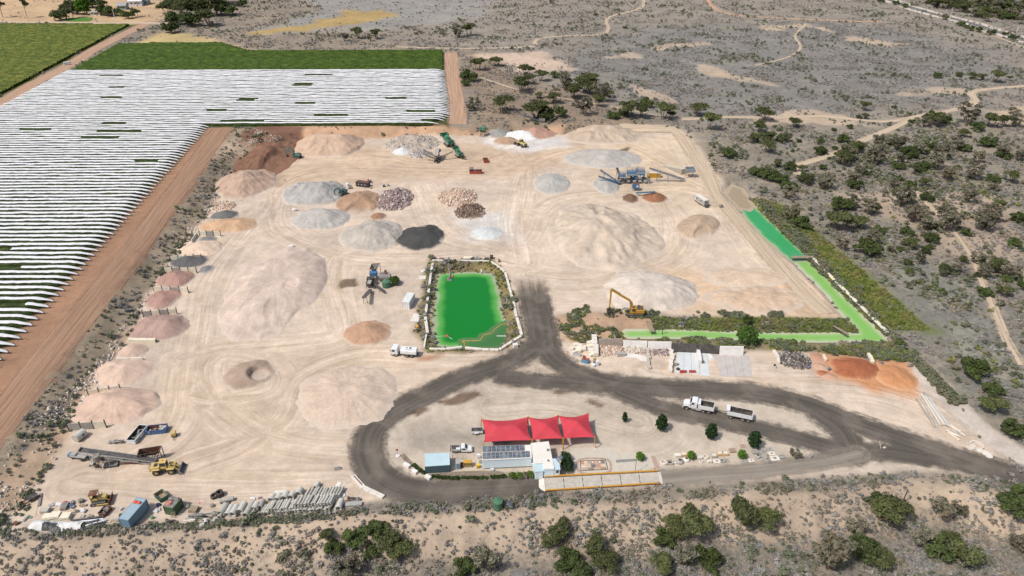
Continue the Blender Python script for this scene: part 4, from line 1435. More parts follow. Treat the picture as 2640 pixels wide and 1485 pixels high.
def pile(label,t,xl,xr,yn,ya,rgb,rep=.62,name='gravel_pile',cat='gravel pile',ry=None,lumps=0,cones=None,noise_h=.11,flat=0.0,ridge=0.0,rot=0.0,seed=None,rock=0.0,z0=None,
  rubble=None,rub_size=.5,rub_n=500,skew=0.0,bite=None,group=None,toe=(214,197,178),gull=.08):
 """heap of loose material: foot from xl to xr, near foot at yn, visible top at ya"""
 rep*=.8
 seed=seed if seed is not None else len(PILES)+1
 xm=.5*(xl+xr)
 nearp=on(t,xm,yn)
 base=nearp.z if z0 is None else z0
 X0,X1=px(t,xl,yn)[0]-1320.0,px(t,xr,yn)[0]-1320.0
 ry_in=ry
 ry=ry_in or 4.0
 for _ in range(6):                       # feet are read across the middle of the heap
  cy=nearp.y+ry
  dep=cy*CP+(CAM_H-base)*SP
  rx=.5*(X1-X0)/FOC*dep
  if ry_in:
   continue
  lo,hi=.3,rx*4+6
  top=px(t,xm,ya)[1]
  for _ in range(34):                  # the seen top is the crown or the far foot, whichever stands higher in view
   mid=.5*(lo+hi)
   h=rep*min(rx,mid)
   if min(row_of(nearp.y+mid,base+h*.93),row_of(nearp.y+2*mid,base))>top:
    lo=mid
   else:
    hi=mid
  ry=.5*(lo+hi)
 cy=nearp.y+ry
 cx=.5*(X0+X1)/FOC*(cy*CP+(CAM_H-base)*SP)
 H=max(.35,rep*min(rx,ry))
 n=int(min(90,max(22,2.4*max(rx,ry)/.45)))
 u=np.linspace(-1.12,1.12,n)
 X,Y=np.meshgrid(u*rx,u*ry)
 ca,sa=math.cos(rot),math.sin(rot)
 Xr,Yr=X*ca+Y*sa,-X*sa+Y*ca
 ox,oy=seed*13.7,seed*7.3
 wob=1+.24*fbm(Xr/max(rx,2)*2.0+ox,Yr/max(ry,2)*2.0+oy,seed)*2
 ex,ey=Xr/rx-skew*H/max(rx,.1)*0,Yr/ry
 if ridge:
  ex=np.sign(ex)*np.maximum(0,np.abs(ex)-ridge)/(1-ridge)
 rad=np.sqrt(ex**2+ey**2)/wob
 h=np.clip((1-rad)/(1-flat),0,1)
 h=h-.08*np.exp(-((rad)/.18)**2)                       # rounded crown
 h=np.where(h>0,h**.94,0)
 cones=cones if cones is not None else (0 if flat else 5)
 if cones:                                                        # tipped loads: overlapping cones of one slope
  r=random.Random(seed*3+1)
  hc=np.zeros_like(h)
  for k_ in range(cones):
   a=r.random()*6.28 if k_ else 0
   d=r.uniform(.12,.5) if k_ else r.uniform(0,.12)
   cx_,cy_=math.cos(a)*d,math.sin(a)*d
   dd=np.hypot(ex-cx_,ey-cy_)*(1+.45*fbm(Xr/max(rx,2)*2.5+ox+k_,Yr/max(ry,2)*2.5+oy,seed+k_))
   hc=np.maximum(hc,(1.0-d*.9)-dd)
  h=np.clip(hc,0,1)
  h=h-.03*np.exp(-((1-h)/.10)**2)
  rad=1-h
 if lumps:
  r=random.Random(seed)
  for _ in range(lumps):
   a=r.random()*6.28; d=r.uniform(.25,.62); s_=r.uniform(.18,.34)
   hh=r.uniform(.35,.75)
   h=np.maximum(h,hh-np.hypot(Xr/rx-math.cos(a)*d,Yr/ry-math.sin(a)*d)/s_*hh*(rad<1.05))
  h=np.clip(h,0,1)
 nn=(fbm(Xr/3.2+ox,Yr/3.2+oy,seed+5)*noise_h+fbm(Xr/1.0+ox,Yr/1.0+oy,seed+6)*.035*6/max(3,H*3))*2
 if gull:
  ang=np.arctan2(Yr/ry,Xr/rx)
  nn=nn-gull*np.abs(fbm(ang*3.5+ox,rad*1.5,seed+9))*2*smooth(.1,.5,rad)*(1-smooth(.75,1,rad))
 Z=H*np.clip(h+nn*smooth(0,.3,h),0,1.2)
 if bite:                                                          # dug face
  for bx,by,br,dep in bite:
   dd=np.hypot(Xr/rx-bx,Yr/ry-by)/br
   Z=np.where(dd<1,np.minimum(Z,Z*(1-dep*smooth(1,.72,dd))),Z)
 edge=Z.copy()
 keep=(np.sqrt(ex**2+ey**2)/wob<1.1)
 Z=Z*(1-smooth(.9,1.07,np.sqrt(ex**2+ey**2)/wob))
 edge=Z.copy()
 Z=np.where((rad>.985) | (Z<.02),-.08,Z)
 ang=np.arctan2(Yr/ry,Xr/rx)
 id_=np.arange(n*n).reshape(n,n)
 q=keep[:-1,:-1] & keep[1:,:-1] & keep[:-1,1:] & keep[1:,1:]
 F=np.stack([id_[:-1,:-1][q],id_[:-1,1:][q],id_[1:,1:][q],id_[1:,:-1][q]],1)
 used=np.unique(F); mp=np.full(n*n,-1); mp[used]=np.arange(len(used))
 V=np.stack([X.ravel()[used],Y.ravel()[used],Z.ravel()[used]],1)
 m=pile_material(rgb,rock=rock,toe=toe)
 at_={'toe':edge.ravel()[used]/max(.8,.22*H)*.75,'run_u':ang.ravel()[used],'run_v':rad.ravel()[used]}
 if rubble:
  root=thing(name,label,cat,(cx,cy,base),0,group)
  body=mesh_np('heap',V,mp[F],m,root,True,at_)
  r=np.random.default_rng(seed)
  pk=r.choice(np.nonzero((edge.ravel()[used]>.12))[0],size=rub_n)
  pts=V[pk]+np.column_stack([(r.random((rub_n,2))-.5)*1.0,np.zeros(rub_n)])
  rocks('rubble',pts,rub_size,rubble,root,seed)
  PILES[label]=root
 else:
  o=mesh_np(name,V,mp[F],m,None,True,at_)
  o.location=(cx,cy,base)
  tag(o,label,cat,group)
  PILES[label]=o
 return PILES[label],(cx,cy,base),rx,ry,H

RK_PINK=rock_material('pink_rubble',S(128,108,104),S(176,154,148),S(226,214,206))
RK_TAN=rock_material('tan_rubble',S(178,146,120),S(214,190,168),S(236,222,206))
RK_GREY=rock_material('grey_rubble',S(136,130,124),S(184,176,168),S(232,228,222))
RK_DARK=rock_material('dark_rubble',S(76,70,66),S(130,120,112),S(196,184,172))
RK_BROWN=rock_material('brown_rubble',S(96,74,60),S(136,108,90),S(206,196,186))
RK_PALE=rock_material('pale_rubble',S(186,172,156),S(222,208,192),S(240,232,222))

# back of the quarry
pile('dark brown earth heap beside the teal excavator in the back corner','F',596,752,462,338,(138,104,84),.4,'earth_heap','earth heap',noise_h=.22,toe=(150,112,90),bite=[(.55,-.35,.5,.6)],gull=.3)
pile('tan sand heap against the back bank beside the brown earth','F',738,915,398,338,(205,176,150),.45,'sand_heap','sand heap',ridge=.35,noise_h=.08)
pile('pinkish tan gravel heap at the top of the left row of bays','F',532,694,505,426,(194,166,144),.58)
pile('low spread of pale pink stones above the dark grey heap','F',520,600,534,505,(212,184,164),.2,'stone_heap','stone heap',rubble=RK_TAN,rub_size=.55,rub_n=260,noise_h=.25)
pile('small dark grey gravel heap behind the orange sand bay','F',530,602,558,529,(120,118,114),.55)
pile('orange tan sand heap between the two upper bay walls','F',500,648,588,548,(206,170,136),.45,'sand_heap','sand heap',ridge=.3)
pile('small grey gravel heap below the orange sand bay wall','F',490,548,614,594,(134,134,130),.45)
pile('pale cream heap in the bay above the charcoal gravel','F',445,560,650,604,(226,200,174),.5)
pile('charcoal gravel heap inside the walled left bay','F',424,526,678,640,(106,104,102),.5)
pile('tiny grey gravel heap at the mouth of the charcoal bay','F',500,538,690,666,(136,136,134),.55)
pile('dusky pink gravel heap just below the charcoal bay','F',394,488,728,678,(178,142,128),.52)
pile('dusky pink gravel heap in the bay with a square wall mark','F',366,452,783,724,(180,144,130),.52)
pile('wide mauve gravel heap beside the long concrete trough wall','F',328,476,860,790,(182,152,138),.5,ridge=.25)
pile('small pale pink heap between two low bay walls','F',298,372,908,862,(210,182,162),.5)
pile('pale pink sand heap with a rounded spur in the lower left bays','F',232,385,976,896,(218,190,168),.48,lumps=2)
pile('big smooth pale pink heap above the lowest bay wall','F',186,402,1074,972,(214,184,162),.48,lumps=2,ridge=.2)
# middle
pile('tall light grey gravel heap beside the second teal excavator','F',706,870,523,455,(180,175,167),.55,lumps=1,ridge=.2)
pile('light grey gravel heap just below the tall grey heap','F',730,880,580,524,(190,183,173),.5,ridge=.2)
pile('brown sand mound with shrubs and a dug face','F',846,960,543,480,(178,146,120),.48,'sand_mound','sand heap',bite=[(.15,-.75,.6,.75)],noise_h=.14)
pile('little brown sand heap in front of the dug sand mound','F',928,974,556,535,(166,128,104),.5,'sand_heap','sand heap')
pile('purplish broken concrete heap beside the dug sand mound','F',948,1038,533,472,(168,146,138),.5,'rubble_heap','rubble heap',rubble=RK_PINK,rub_size=.75,rub_n=900,noise_h=.2)
pile('round heap of pink tan broken stone','F',1100,1204,523,474,(204,174,152),.42,'rubble_heap','rubble heap',rubble=RK_TAN,rub_size=.65,rub_n=900,noise_h=.12)
pile('dark brown heap with a pale streak at its peak','F',1140,1222,553,513,(122,102,88),.55,rubble=RK_BROWN,rub_size=.45,rub_n=500,name='earth_heap',cat='earth heap')
pile('wide pale grey gravel heap left of the charcoal heap','F',856,1018,638,553,(190,180,166),.5)
pile('flat charcoal black gravel heap with a notched top','F',994,1124,630,566,(84,83,80),.3,noise_h=.12,flat=.35,bite=[(-.1,.75,.3,.6)])
pile('low bluish white powder heap on the white stained floor','F',1180,1268,607,570,(214,216,210),.42)
pile('huge pink gravel stockpile with a long rutted top','F',572,822,845,622,(212,191,173),.23,'stockpile','gravel pile',flat=.45,gull=.1,noise_h=.07,lumps=2,bite=[(.35,-.1,.16,.12),(.25,-.55,.2,.15)])
pile('brown sand heap beside the parked water truck','F',862,985,873,806,(196,158,128),.5,'sand_heap','sand heap',gull=.15)
pile('grey brown heap with a dark dug hollow inside ring tracks','F',558,690,983,902,(176,154,134),.42,'sand_heap','sand heap',bite=[(.45,-.1,.42,.85)],noise_h=.16)
pile('big smooth tan heap at the bend of the haul road','F',748,1004,1078,918,(213,191,169),.24,'stockpile','sand heap',ridge=.15)
# right side
pile('huge sandy stockpile with slumped eroded faces','F',1362,1660,685,516,(206,188,167),.31,'stockpile','sand heap',flat=.22,gull=.26,noise_h=.16,bite=[(-.05,-.55,.3,.22),(.75,-.2,.25,.3)])
pile('short grey tan ridge with a rusty dug end','F',1708,1808,608,533,(190,166,140),.5,'sand_heap','sand heap',rot=-.6,bite=[(.5,-.5,.4,.6)])
pile('wide flat pale grey stockpile behind the long arm excavator','F',1512,1760,788,684,(212,198,182),.34,'stockpile','sand heap',flat=.45,gull=.1)
pile('low tan sand mound beside the cross channel','F',1768,2030,792,716,(211,184,156),.25,'sand_mound','sand heap',noise_h=.25,lumps=2,gull=.3)
pile('long low tan sand ridge behind the channel sand mound','F',1750,1990,724,672,(214,190,163),.2,'sand_mound','sand heap',noise_h=.2,ridge=.3)
pile('low flat light grey gravel heap in front of the blue wash plant','F',1420,1610,424,376,(190,183,172),.3,flat=.25)
pile('round light grey gravel heap with a damp patch beside it','F',1338,1436,490,434,(188,183,173),.42)
pile('tall grey tan heap at the back under the bank','F',1405,1612,365,315,(196,176,154),.42,'stockpile','sand heap',ridge=.15,gull=.2)
pile('bright white powder heap at the back beside the loader','F',1262,1362,358,328,(232,230,224),.5)
pile('reddish pink gravel heap behind the white powder','F',1290,1400,352,320,(186,148,128),.5)
pile('small grey gravel heap at the back beside the dark screen','F',1222,1282,348,322,(160,156,148),.55)
pile('low brown heap beside the pale wheel loader','F',1240,1312,366,344,(182,152,126),.4)
pile('light grey gravel cone under the blue plant conveyors','F',1485,1560,490,448,(182,177,168),.5)
pile('dark brown washed sand cone under the short blue conveyor','F',1562,1608,513,486,(134,104,84),.55,'sand_cone','sand heap')
pile('reddish brown washed sand cone at the end of the blue conveyor','F',1612,1680,513,484,(152,108,80),.55,'sand_cone','sand heap')
pile('grey broken concrete heap behind the green crushers','F',968,1110,388,336,(190,174,156),.24,'rubble_heap','rubble heap',rubble=RK_GREY,rub_size=.62,rub_n=480,noise_h=.3)
pile('heap of white bags and plaster beside the grey rubble','F',986,1036,392,370,(226,224,220),.5,'plaster_heap','rubble heap',noise_h=.2)
pile('long scatter of grey stones beside the white plaster heap','F',1020,1090,398,378,(170,162,152),.25,'stone_heap','stone heap',rubble=RK_GREY,rub_size=.7,rub_n=220)
# soils by the eastern edge
pile('deep rust red soil heap with a curved slip face','s',1190,1850,400,85,(168,104,74),.42,'soil_heap','soil heap',toe=(216,166,126),noise_h=.1,gull=.1)
pile('bright orange soil heap next to the pale roadside strip','s',1770,2270,530,140,(206,148,104),.36,'soil_heap','soil heap',toe=(219,172,132),noise_h=.2,lumps=2)
pile('small brown soil tongue above the mauve gravel','s',985,1190,190,30,(196,152,126),.4,'soil_heap','soil heap',toe=(206,164,136))
pile('small pinkish gravel heap below the brown soil tongue','s',1020,1230,285,165,(206,168,140),.4,toe=(208,172,146))
pile('small rust red heap half covered by pink gravel','s',1070,1230,345,250,(176,106,72),.4,'soil_heap','soil heap',toe=(196,146,114))
pile('small pink tan gravel heap in front of the rust red soil','s',1130,1340,395,290,(200,158,130),.5,toe=(208,172,146))
pile('dark mixed rubble heap beside the bays','s',600,1010,250,35,(130,120,112),.4,'rubble_heap','rubble heap',rubble=RK_DARK,rub_size=.55,rub_n=1100,noise_h=.15)
# stone left in the concrete bays
pile('broken brown stone along the grey wall of the first bay','l',300,650,300,150,(190,164,144),.3,'stone_heap','stone heap',rubble=RK_TAN,rub_size=.5,rub_n=420,ridge=.4,noise_h=.25)
pile('pale broken stone against the white wall of the first bay','l',640,925,258,165,(208,190,172),.35,'stone_heap','stone heap',rubble=RK_PALE,rub_size=.5,rub_n=320,ridge=.4,noise_h=.25)
pile('reddish broken stone against the second white wall','l',960,1235,290,190,(194,160,142),.35,'stone_heap','stone heap',rubble=RK_PINK,rub_size=.42,rub_n=380,ridge=.3,noise_h=.2)
pile('snow white lime heap at the foot of the dark bay wall','l',1690,1810,360,245,(236,240,238),.5,'lime_heap','lime heap')

# ================================================================== paints and metals
def paint(n,rgb,rough=.45,dirt=.3,var=.06,spec=.4):
 return mat(n,S(*rgb),rough,var,1.2,0.0,(.40,.31,.22),dirt,0.0,spec)

WHITE=paint('white_paint',(238,238,236),.4,.1)
YELLOW=paint('machine_yellow',(214,186,110),.55,.35)
CATYEL=paint('excavator_yellow',(206,152,46),.5,.2)
PALEYEL=paint('dusty_yellow',(212,190,124),.6,.45)
TEAL=paint('excavator_teal',(72,128,126),.5,.35)
GREENM=paint('crusher_green',(52,124,92),.5,.35)
BLUEM=paint('plant_blue',(52,118,164),.5,.25)
BLUEC=paint('container_blue',(120,150,166),.55,.2)
BLUER=paint('container_roof_blue',(164,186,196),.55,.2)
GREENC=paint('container_green',(66,98,62),.55,.2)
TANKG=paint('tank_green',(70,120,90),.6,.12)
SAILR=mat('red_sail',S(208,70,81),.75,.05,.8,dirt_amt=.06,spec=.2)
POLEY=paint('sail_pole',(214,156,56),.5,.05)
DARK=mat('dark_steel',S(70,68,66),.6,.2,2,dirt_amt=.3)
RUBBER=mat('tyre_rubber',S(58,56,54),.85,.1,3,dirt_amt=.45)
BELT=mat('belt_rubber',S(92,90,88),.8,.12,2,dirt_amt=.3)
GALV=mat('dusty_galvanised',S(176,174,168),.55,.12,1.5,dirt_amt=.3)
STEEL=mat('grey_steel',S(138,134,128),.55,.15,1.5,dirt_amt=.4)
RUST=mat('rusty_steel',S(118,78,60),.85,.25,2,dirt_amt=.3)
REDB=paint('red_paint',(176,70,54),.55,.25)
ORANGE=paint('orange_red',(226,96,72),.6,.05)
GLASS=mat('dark_glass',S(44,50,54),.15,.1,1,dirt_amt=.05,spec=.6)
CONC=mat('concrete',S(198,190,176),.9,.12,.9,dirt_amt=.3,bump=.2)
CONCL=mat('light_concrete',S(232,224,210),.9,.08,.9,dirt_amt=.2,bump=.2)
CONCG=mat('grey_concrete',S(172,168,158),.9,.12,.9,dirt_amt=.3,bump=.2)
CREAM=mat('cream_panel',S(240,230,204),.85,.08,.9,dirt_amt=.25)
WHITEW=mat('whitewashed',S(240,234,226),.85,.06,.6,dirt_amt=.18)
DARKW=mat('dark_wall',S(86,80,78),.9,.18,.8,dirt_amt=.15)
CREAMR=mat('cream_roof',S(240,234,222),.5,.03,.6,dirt_amt=.06)
LBLUEW=mat('pale_blue_walls',S(238,250,252),.6,.03,.6,dirt_amt=.05)
LBLUE=mat('pale_blue_cladding',S(198,220,224),.5,.04,.6,dirt_amt=.06)
TEALW=mat('slate_cladding',S(78,98,104),.55,.05,.6,dirt_amt=.08)
PV=mat('solar_glass',S(88,98,108),.12,.12,1.2,dirt=(.45,.47,.48),dirt_amt=.4,spec=.6)
TARP=mat('white_tarpaulin',S(226,224,220),.6,.08,1,dirt_amt=.2,bump=.4)
BLACKP=mat('black_plastic',S(66,70,74),.5,.1,1.5,dirt_amt=.2)
TIMBER=mat('weathered_timber',S(160,144,120),.9,.15,1.5)
PIPEC=mat('pipe_concrete',S(186,182,170),.9,.10,1.2,dirt_amt=.35,bump=.15)
PIPEW=mat('pale_pipe_concrete',S(206,202,190),.9,.08,1.2,dirt_amt=.25,bump=.15)
PLASTICW=mat('white_plastic',S(236,236,234),.4,.03,1,dirt_amt=.08)

# ------------------------------------------------------------------ shared fittings
def wheel(root,x,y,r,wdt,m_rim=None,name='wheel',z=None):
 """tyre with a rim; y is the outer side"""
 z=r if z is None else z
 s_=1 if y>0 else -1
 q=MB()
 q.cyl((x,y-s_*wdt,z),(x,y,z),r*.94,r*.94,18,hole=.56)
 q.cyl((x,y-s_*wdt*.85,z),(x,y-s_*wdt*.15,z),r,r,18,hole=.6)
 tw=q.build(name,RUBBER,root,smooth_=True)
 k=MB()
 k.cyl((x,y-s_*wdt*.8,z),(x,y-s_*wdt*.18,z),r*.58,r*.52,14)
 k.cyl((x,y-s_*wdt*.3,z),(x,y-s_*wdt*.02,z),r*.2,r*.16,10)
 k.build('rim',m_rim or STEEL,tw,smooth_=True)
 return tw

def conveyor(root,a,b,wdt,m_frame,truss=.5,legs=(),rollers=6,name='conveyor'):
 """inclined belt on a lattice frame; legs are (fraction, spread)"""
 a,b=Vector(a),Vector(b)
 d=(b-a).normalized()
 side=d.cross(Vector((0,0,1))).normalized()
 up=side.cross(d)
 q=MB()
 q.bar(a,b,wdt*.82,.06)
 q.cyl(a-side*wdt*.42,a+side*wdt*.42,.2,n=10)
 q.cyl(b-side*wdt*.42,b+side*wdt*.42,.22,n=10)
 q.build('belt',BELT,root)
 f=MB()
 n=max(3,int((b-a).length/1.6))
 for s_ in (-1,1):
  o=side*s_*wdt*.5
  f.bar(a+o,b+o,.10,.16)
  f.bar(a+o-up*truss,b+o-up*truss,.09,.09)
  for k in range(n):
   p,r_=a.lerp(b,k/n)+o,a.lerp(b,(k+1)/n)+o
   f.bar(p,r_-up*truss if k % 2 else r_,.05) if False else f.bar(p-(up*truss if k % 2 else up*0),r_-(up*0 if k % 2 else up*truss),.06)
 for k in range(n+1):
  p=a.lerp(b,k/n)-up*truss
  f.bar(p-side*wdt*.5,p+side*wdt*.5,.06)
 f.build('conveyor_frame',m_frame,root)
 for fr,sp in legs:
  p=a.lerp(b,fr)-up*truss
  for s_ in (-1,1):
   l=MB()
   foot=p+side*s_*sp
   l.bar(p+side*s_*wdt*.45,(foot.x,foot.y,0),.12)
   l.build('leg',m_frame,root)

def track(root,x0,x1,y,wdt,r,m=None):
 """crawler track with a row of plates"""
 o=MB()
 n=9
 prof=[(x1+r*math.sin(math.pi*k/n),r-r*math.cos(math.pi*k/n)) for k in range(n+1)]
 prof+=[(x0-r*math.sin(math.pi*k/n),r+r*math.cos(math.pi*k/n)) for k in range(n+1)]
 o.prism(prof,'y',y-wdt/2,y+wdt/2)
 t_=o.build('track',DARK,root)
 g_=MB()
 k=int((x1-x0)/.3)
 for j_ in range(k+1):
  x=x0+(x1-x0)*j_/k
  g_.box((x,y,2*r+.02),(.12,wdt*1.02,.05)); g_.box((x,y,.03),(.12,wdt*1.02,.05))
 g_.build('track_plates',STEEL,t_)
 w_=MB()
 for j_ in range(4):
  x=x0+(x1-x0)*(j_+.5)/4
  s_=-1 if y<0 else 1
  w_.cyl((x,y,r),(x,y+s_*(wdt/2+.04),r),r*.45,n=10)
 w_.build('track_rollers',STEEL,t_)
 return t_

def arm(name,m,root,pts,w0,w1,wdt=.5):
 """box arm through (x, z) points, tapering"""
 o=MB()
 n=len(pts)-1
 for k in range(n):
  a,b=pts[k],pts[k+1]
  ha,hb=w0+(w1-w0)*k/n,w0+(w1-w0)*(k+1)/n
  o.bar((a[0],0,a[1]),(b[0],0,b[1]),wdt,ha,up=(0,0,1) if abs(b[0]-a[0])>.05 else (1,0,0),w2=wdt,h2=hb)
  if k:
   o.cyl((a[0],-wdt/2+.002,a[1]),(a[0],wdt/2-.002,a[1]),ha*.5,n=12)
 return o.build(name,m,root)

def bucket(root,x,z,wdt,s_,m,turn=0.0):
 """curved digging bucket hanging at (x, z)"""
 n=7
 out=[]
 for k in range(n+1):
  a=math.pi*(.15+1.05*k/n)+turn
  out.append((x+math.cos(a)*s_,z+math.sin(a)*s_*-1))
 inn=[(x+(p-x)*.9,z+(q-z)*.9) for p,q in reversed(out)]
 o=MB()
 o.prism(out+inn,'y',-wdt/2,wdt/2)
 for sd in (-1,1):
  o.prism(out,'y',sd*wdt/2-.03,sd*wdt/2+.03)
 b=o.build('bucket',m,root)
 e=out[-1]
 th=MB()
 for k in range(5):
  y=-wdt/2+wdt*(k+.5)/5
  th.box((e[0],y,e[1]),(.1,.1,.28))
 th.build('bucket_teeth',STEEL,b)
 return b

def excavator(label,loc,rz,m,boom,stick,bw=1.1,k=1.0,bucket_at=None,turn=0.0,body_turn=0.0,bsize=.75):
 e=thing('excavator',label,'excavator',loc,rz)
 for s_ in (-1,1):
  track(e,-1.75*k,1.75*k,s_*1.15*k,.62*k,.48*k)
 MB().box((0,0,.75*k),(1.9*k,1.7*k,.5*k)).cyl((0,0,.95*k),(0,0,1.22*k),.7*k,n=16).build('undercarriage',DARK,e)
 u=MB()
 u.box((-.85*k,0,1.75*k),(2.6*k,2.6*k,1.0*k)).box((.95*k,-.85*k,1.5*k),(1.2*k,.85*k,.5*k))
 hs=u.build('house',m,e,bevel=.06*k)
 MB().box((-1.9*k,0,1.72*k),(.62*k,2.66*k,1.08*k)).build('counterweight',m,e,bevel=.12*k)
 MB().box((-1.1*k,.1*k,2.3*k),(1.5*k,1.9*k,.12*k)).box((-.9*k,-.7*k,2.45*k),(.5*k,.4*k,.22*k)).build('engine_cover',DARK,hs,bevel=.03)
 MB().cyl((-1.3*k,.5*k,2.3*k),(-1.3*k,.5*k,2.75*k),.08*k,n=8).build('exhaust',STEEL,hs)
 c=MB()
 c.prism([(.15*k,1.25*k),(1.55*k,1.25*k),(1.65*k,1.9*k),(1.25*k,2.85*k),(.15*k,2.85*k)],'y',.42*k,1.3*k)
 cb=c.build('cab',m,e,bevel=.05*k)
 g_=MB()
 g_.box((.68*k,1.305*k,2.3*k),(.85*k,.03,.75*k)).bar((1.67*k,.86*k,1.95*k),(1.29*k,.86*k,2.78*k),.72*k,.03,up=(1,0,0))
 g_.box((.7*k,.86*k,2.855*k),(.7*k,.55*k,.03))
 g_.build('cab_glass',GLASS,cb)
 arm('boom',m,e,boom,.62*k,.42*k,.5*k)
 arm('stick',m,e,stick,.46*k,.3*k,.4*k)
 r_=MB()
 mid=boom[len(boom) // 2]
 for s_ in (-1,1):
  r_.cyl((boom[0][0]+.25*k,s_*.38*k,boom[0][1]-.45*k),(mid[0],s_*.38*k,mid[1]-.1),.09*k,n=8)
 tip=boom[-1]
 r_.cyl(((mid[0]+tip[0])/2,0,(mid[1]+tip[1])/2+.45*k),(tip[0]+.05,0,tip[1]+.5*k),.09*k,n=8)
 r_.build('hydraulic_rams',GALV,e)
 bx=bucket_at or stick[-1]
 bucket(e,bx[0],bx[1],bw,bsize*k,DARK,turn)
 return e

def loader(label,loc,rz,m,bucket_m,k=1.0):
 e=thing('wheel_loader',label,'wheel loader',loc,rz)
 for x in (-1.65,1.65):
  for s_ in (-1,1):
   wheel(e,x*k,s_*1.38*k,.82*k,.62*k,YELLOW if m is YELLOW else STEEL)
 MB().box((-1.0*k,0,.85*k),(2.4*k,1.1*k,.6*k)).box((1.3*k,0,.95*k),(1.7*k,1.0*k,.7*k)).box((.2*k,0,.8*k),(1.2*k,.5*k,.4*k)).build('chassis',DARK,e)
 b=MB()
 b.prism([(-3.1*k,1.0*k),(-3.2*k,1.6*k),(-2.9*k,2.15*k),(-.75*k,2.3*k),(-.75*k,1.05*k)],'y',-.95*k,.95*k)
 hd=b.build('engine_hood',m,e,bevel=.07*k)
 MB().box((-3.17*k,0,1.55*k),(.06,1.3*k,.7*k)).box((-1.7*k,0,2.24*k),(.9*k,1.1*k,.05)).build('grille',DARK,hd)
 MB().cyl((-1.6*k,-.4*k,2.2*k),(-1.6*k,-.4*k,2.9*k),.08*k,n=8).build('exhaust',DARK,hd)
 f=MB()
 for s_ in (-1,1):
  for x in (-1.65,1.65):
   f.box((x*k,s_*1.08*k,1.72*k),(1.7*k,.62*k,.1*k))
 f.build('mudguards',m,e,bevel=.03)
 c=MB()
 c.box((.05*k,0,1.75*k),(1.5*k,1.4*k,.7*k)).box((.05*k,0,3.32*k),(1.65*k,1.55*k,.16*k))
 for x in (-.65,.75):
  for s_ in (-1,1):
   c.bar((x*k,s_*.66*k,2.05*k),(x*k*.96,s_*.66*k,3.28*k),.1*k)
 cb=c.build('cab',m,e,bevel=.03)
 MB().box((.05*k,0,2.66*k),(1.32*k,1.26*k,1.18*k)).build('cab_glass',GLASS,cb)
 MB().cyl((0,0,3.4*k),(0,0,3.55*k),.12*k,n=8).build('beacon',ORANGE,cb)
 a=MB()
 for s_ in (-1,1):
  a.bar((1.1*k,s_*.55*k,1.95*k),(2.3*k,s_*.55*k,1.5*k),.22*k,.38*k)
  a.bar((2.25*k,s_*.55*k,1.55*k),(3.35*k,s_*.55*k,.55*k),.22*k,.34*k)
 a.bar((2.3*k,-.55*k,1.45*k),(2.3*k,.55*k,1.45*k),.3*k)
 a.bar((1.4*k,0,2.0*k),(2.5*k,0,1.95*k),.2*k,.25*k).bar((2.5*k,0,1.95*k),(3.2*k,0,1.2*k),.16*k,.2*k)
 a.build('lift_arms',m,e)
 r_=MB()
 for s_ in (-1,1):
  r_.cyl((1.2*k,s_*.34*k,1.2*k),(2.35*k,s_*.34*k,1.35*k),.08*k,n=8)
 r_.build('hydraulic_rams',GALV,e)
 q=MB()
 prof=[(4.55*k,.06*k),(3.5*k,.05*k),(3.25*k,.35*k),(3.3*k,.95*k),(3.65*k,1.35*k)]
 inn=[(3.72*k,1.25*k),(3.42*k,.92*k),(3.38*k,.4*k),(3.55*k,.16*k),(4.55*k,.12*k)]
 q.prism(prof+inn,'y',-1.55*k,1.55*k)
 for s_ in (-1,1):
  q.prism([(4.45*k,.08*k),(3.5*k,.08*k),(3.3*k,.35*k),(3.32*k,.95*k),(3.65*k,1.32*k)],'y',s_*1.5*k-.03,s_*1.5*k+.03)
 q.build('bucket',bucket_m,e)
 return e

def skip(label,loc,rz,L,W,H,m,inner,load=None,flare=1.0,name='skip_bin',group=None):
 """open steel bin with thick walls, ribs and a load"""
 e=thing(name,label,'skip bin',loc,rz,group)
 b=MB()
 t_=.07
 b.box((0,0,.12),(L,W,.1))
 for s_ in (-1,1):
  b.box((0,s_*(W/2-t_/2),H/2+.1),(L,t_,H)); b.box((s_*(L/2-t_/2),0,H/2+.1),(t_,W-2*t_,H))
 bd=b.build('bin_body',m,e)
 r_=MB()
 n=max(3,int(L/.9))
 for k in range(n+1):
  for s_ in (-1,1):
   r_.box((-L/2+.1+(L-.2)*k/n,s_*(W/2+.03),H/2+.1),(.1,.07,H*.96))
 r_.box((0,W/2+.03,H+.08),(L+.1,.12,.1)).box((0,-W/2-.03,H+.08),(L+.1,.12,.1)).box((L/2+.03,0,H+.08),(.12,W,.1)).box((-L/2-.03,0,H+.08),(.12,W,.1))
 r_.build('ribs',m,bd)
 s_=MB()
 for y in (-W*.3,W*.3):
  s_.box((0,y,.04),(L*.98,.12,.08))
 s_.build('skids',DARK,e)
 i_=MB()
 i_.box((0,0,.2),(L-.2,W-.2,.06))
 for s2 in (-1,1):
  i_.box((0,s2*(W/2-t_-.012),H/2+.12),(L-.16,.02,H-.06)); i_.box((s2*(L/2-t_-.012),0,H/2+.12),(.02,W-.2,H-.06))
 i_.build('lining',inner,bd)
 if load is not None:
  o=MB()
  r=random.Random(int(loc[0]*7)+3)
  for _ in range(16):
   o.box((r.uniform(-.4,.4)*L,r.uniform(-.36,.36)*W,r.uniform(.25,H*.75)),(r.uniform(.3,L*.3),r.uniform(.2,.7),r.uniform(.05,.3)),r.random()*3,r.uniform(-.3,.3))
  o.build('load',load,e)
 return e

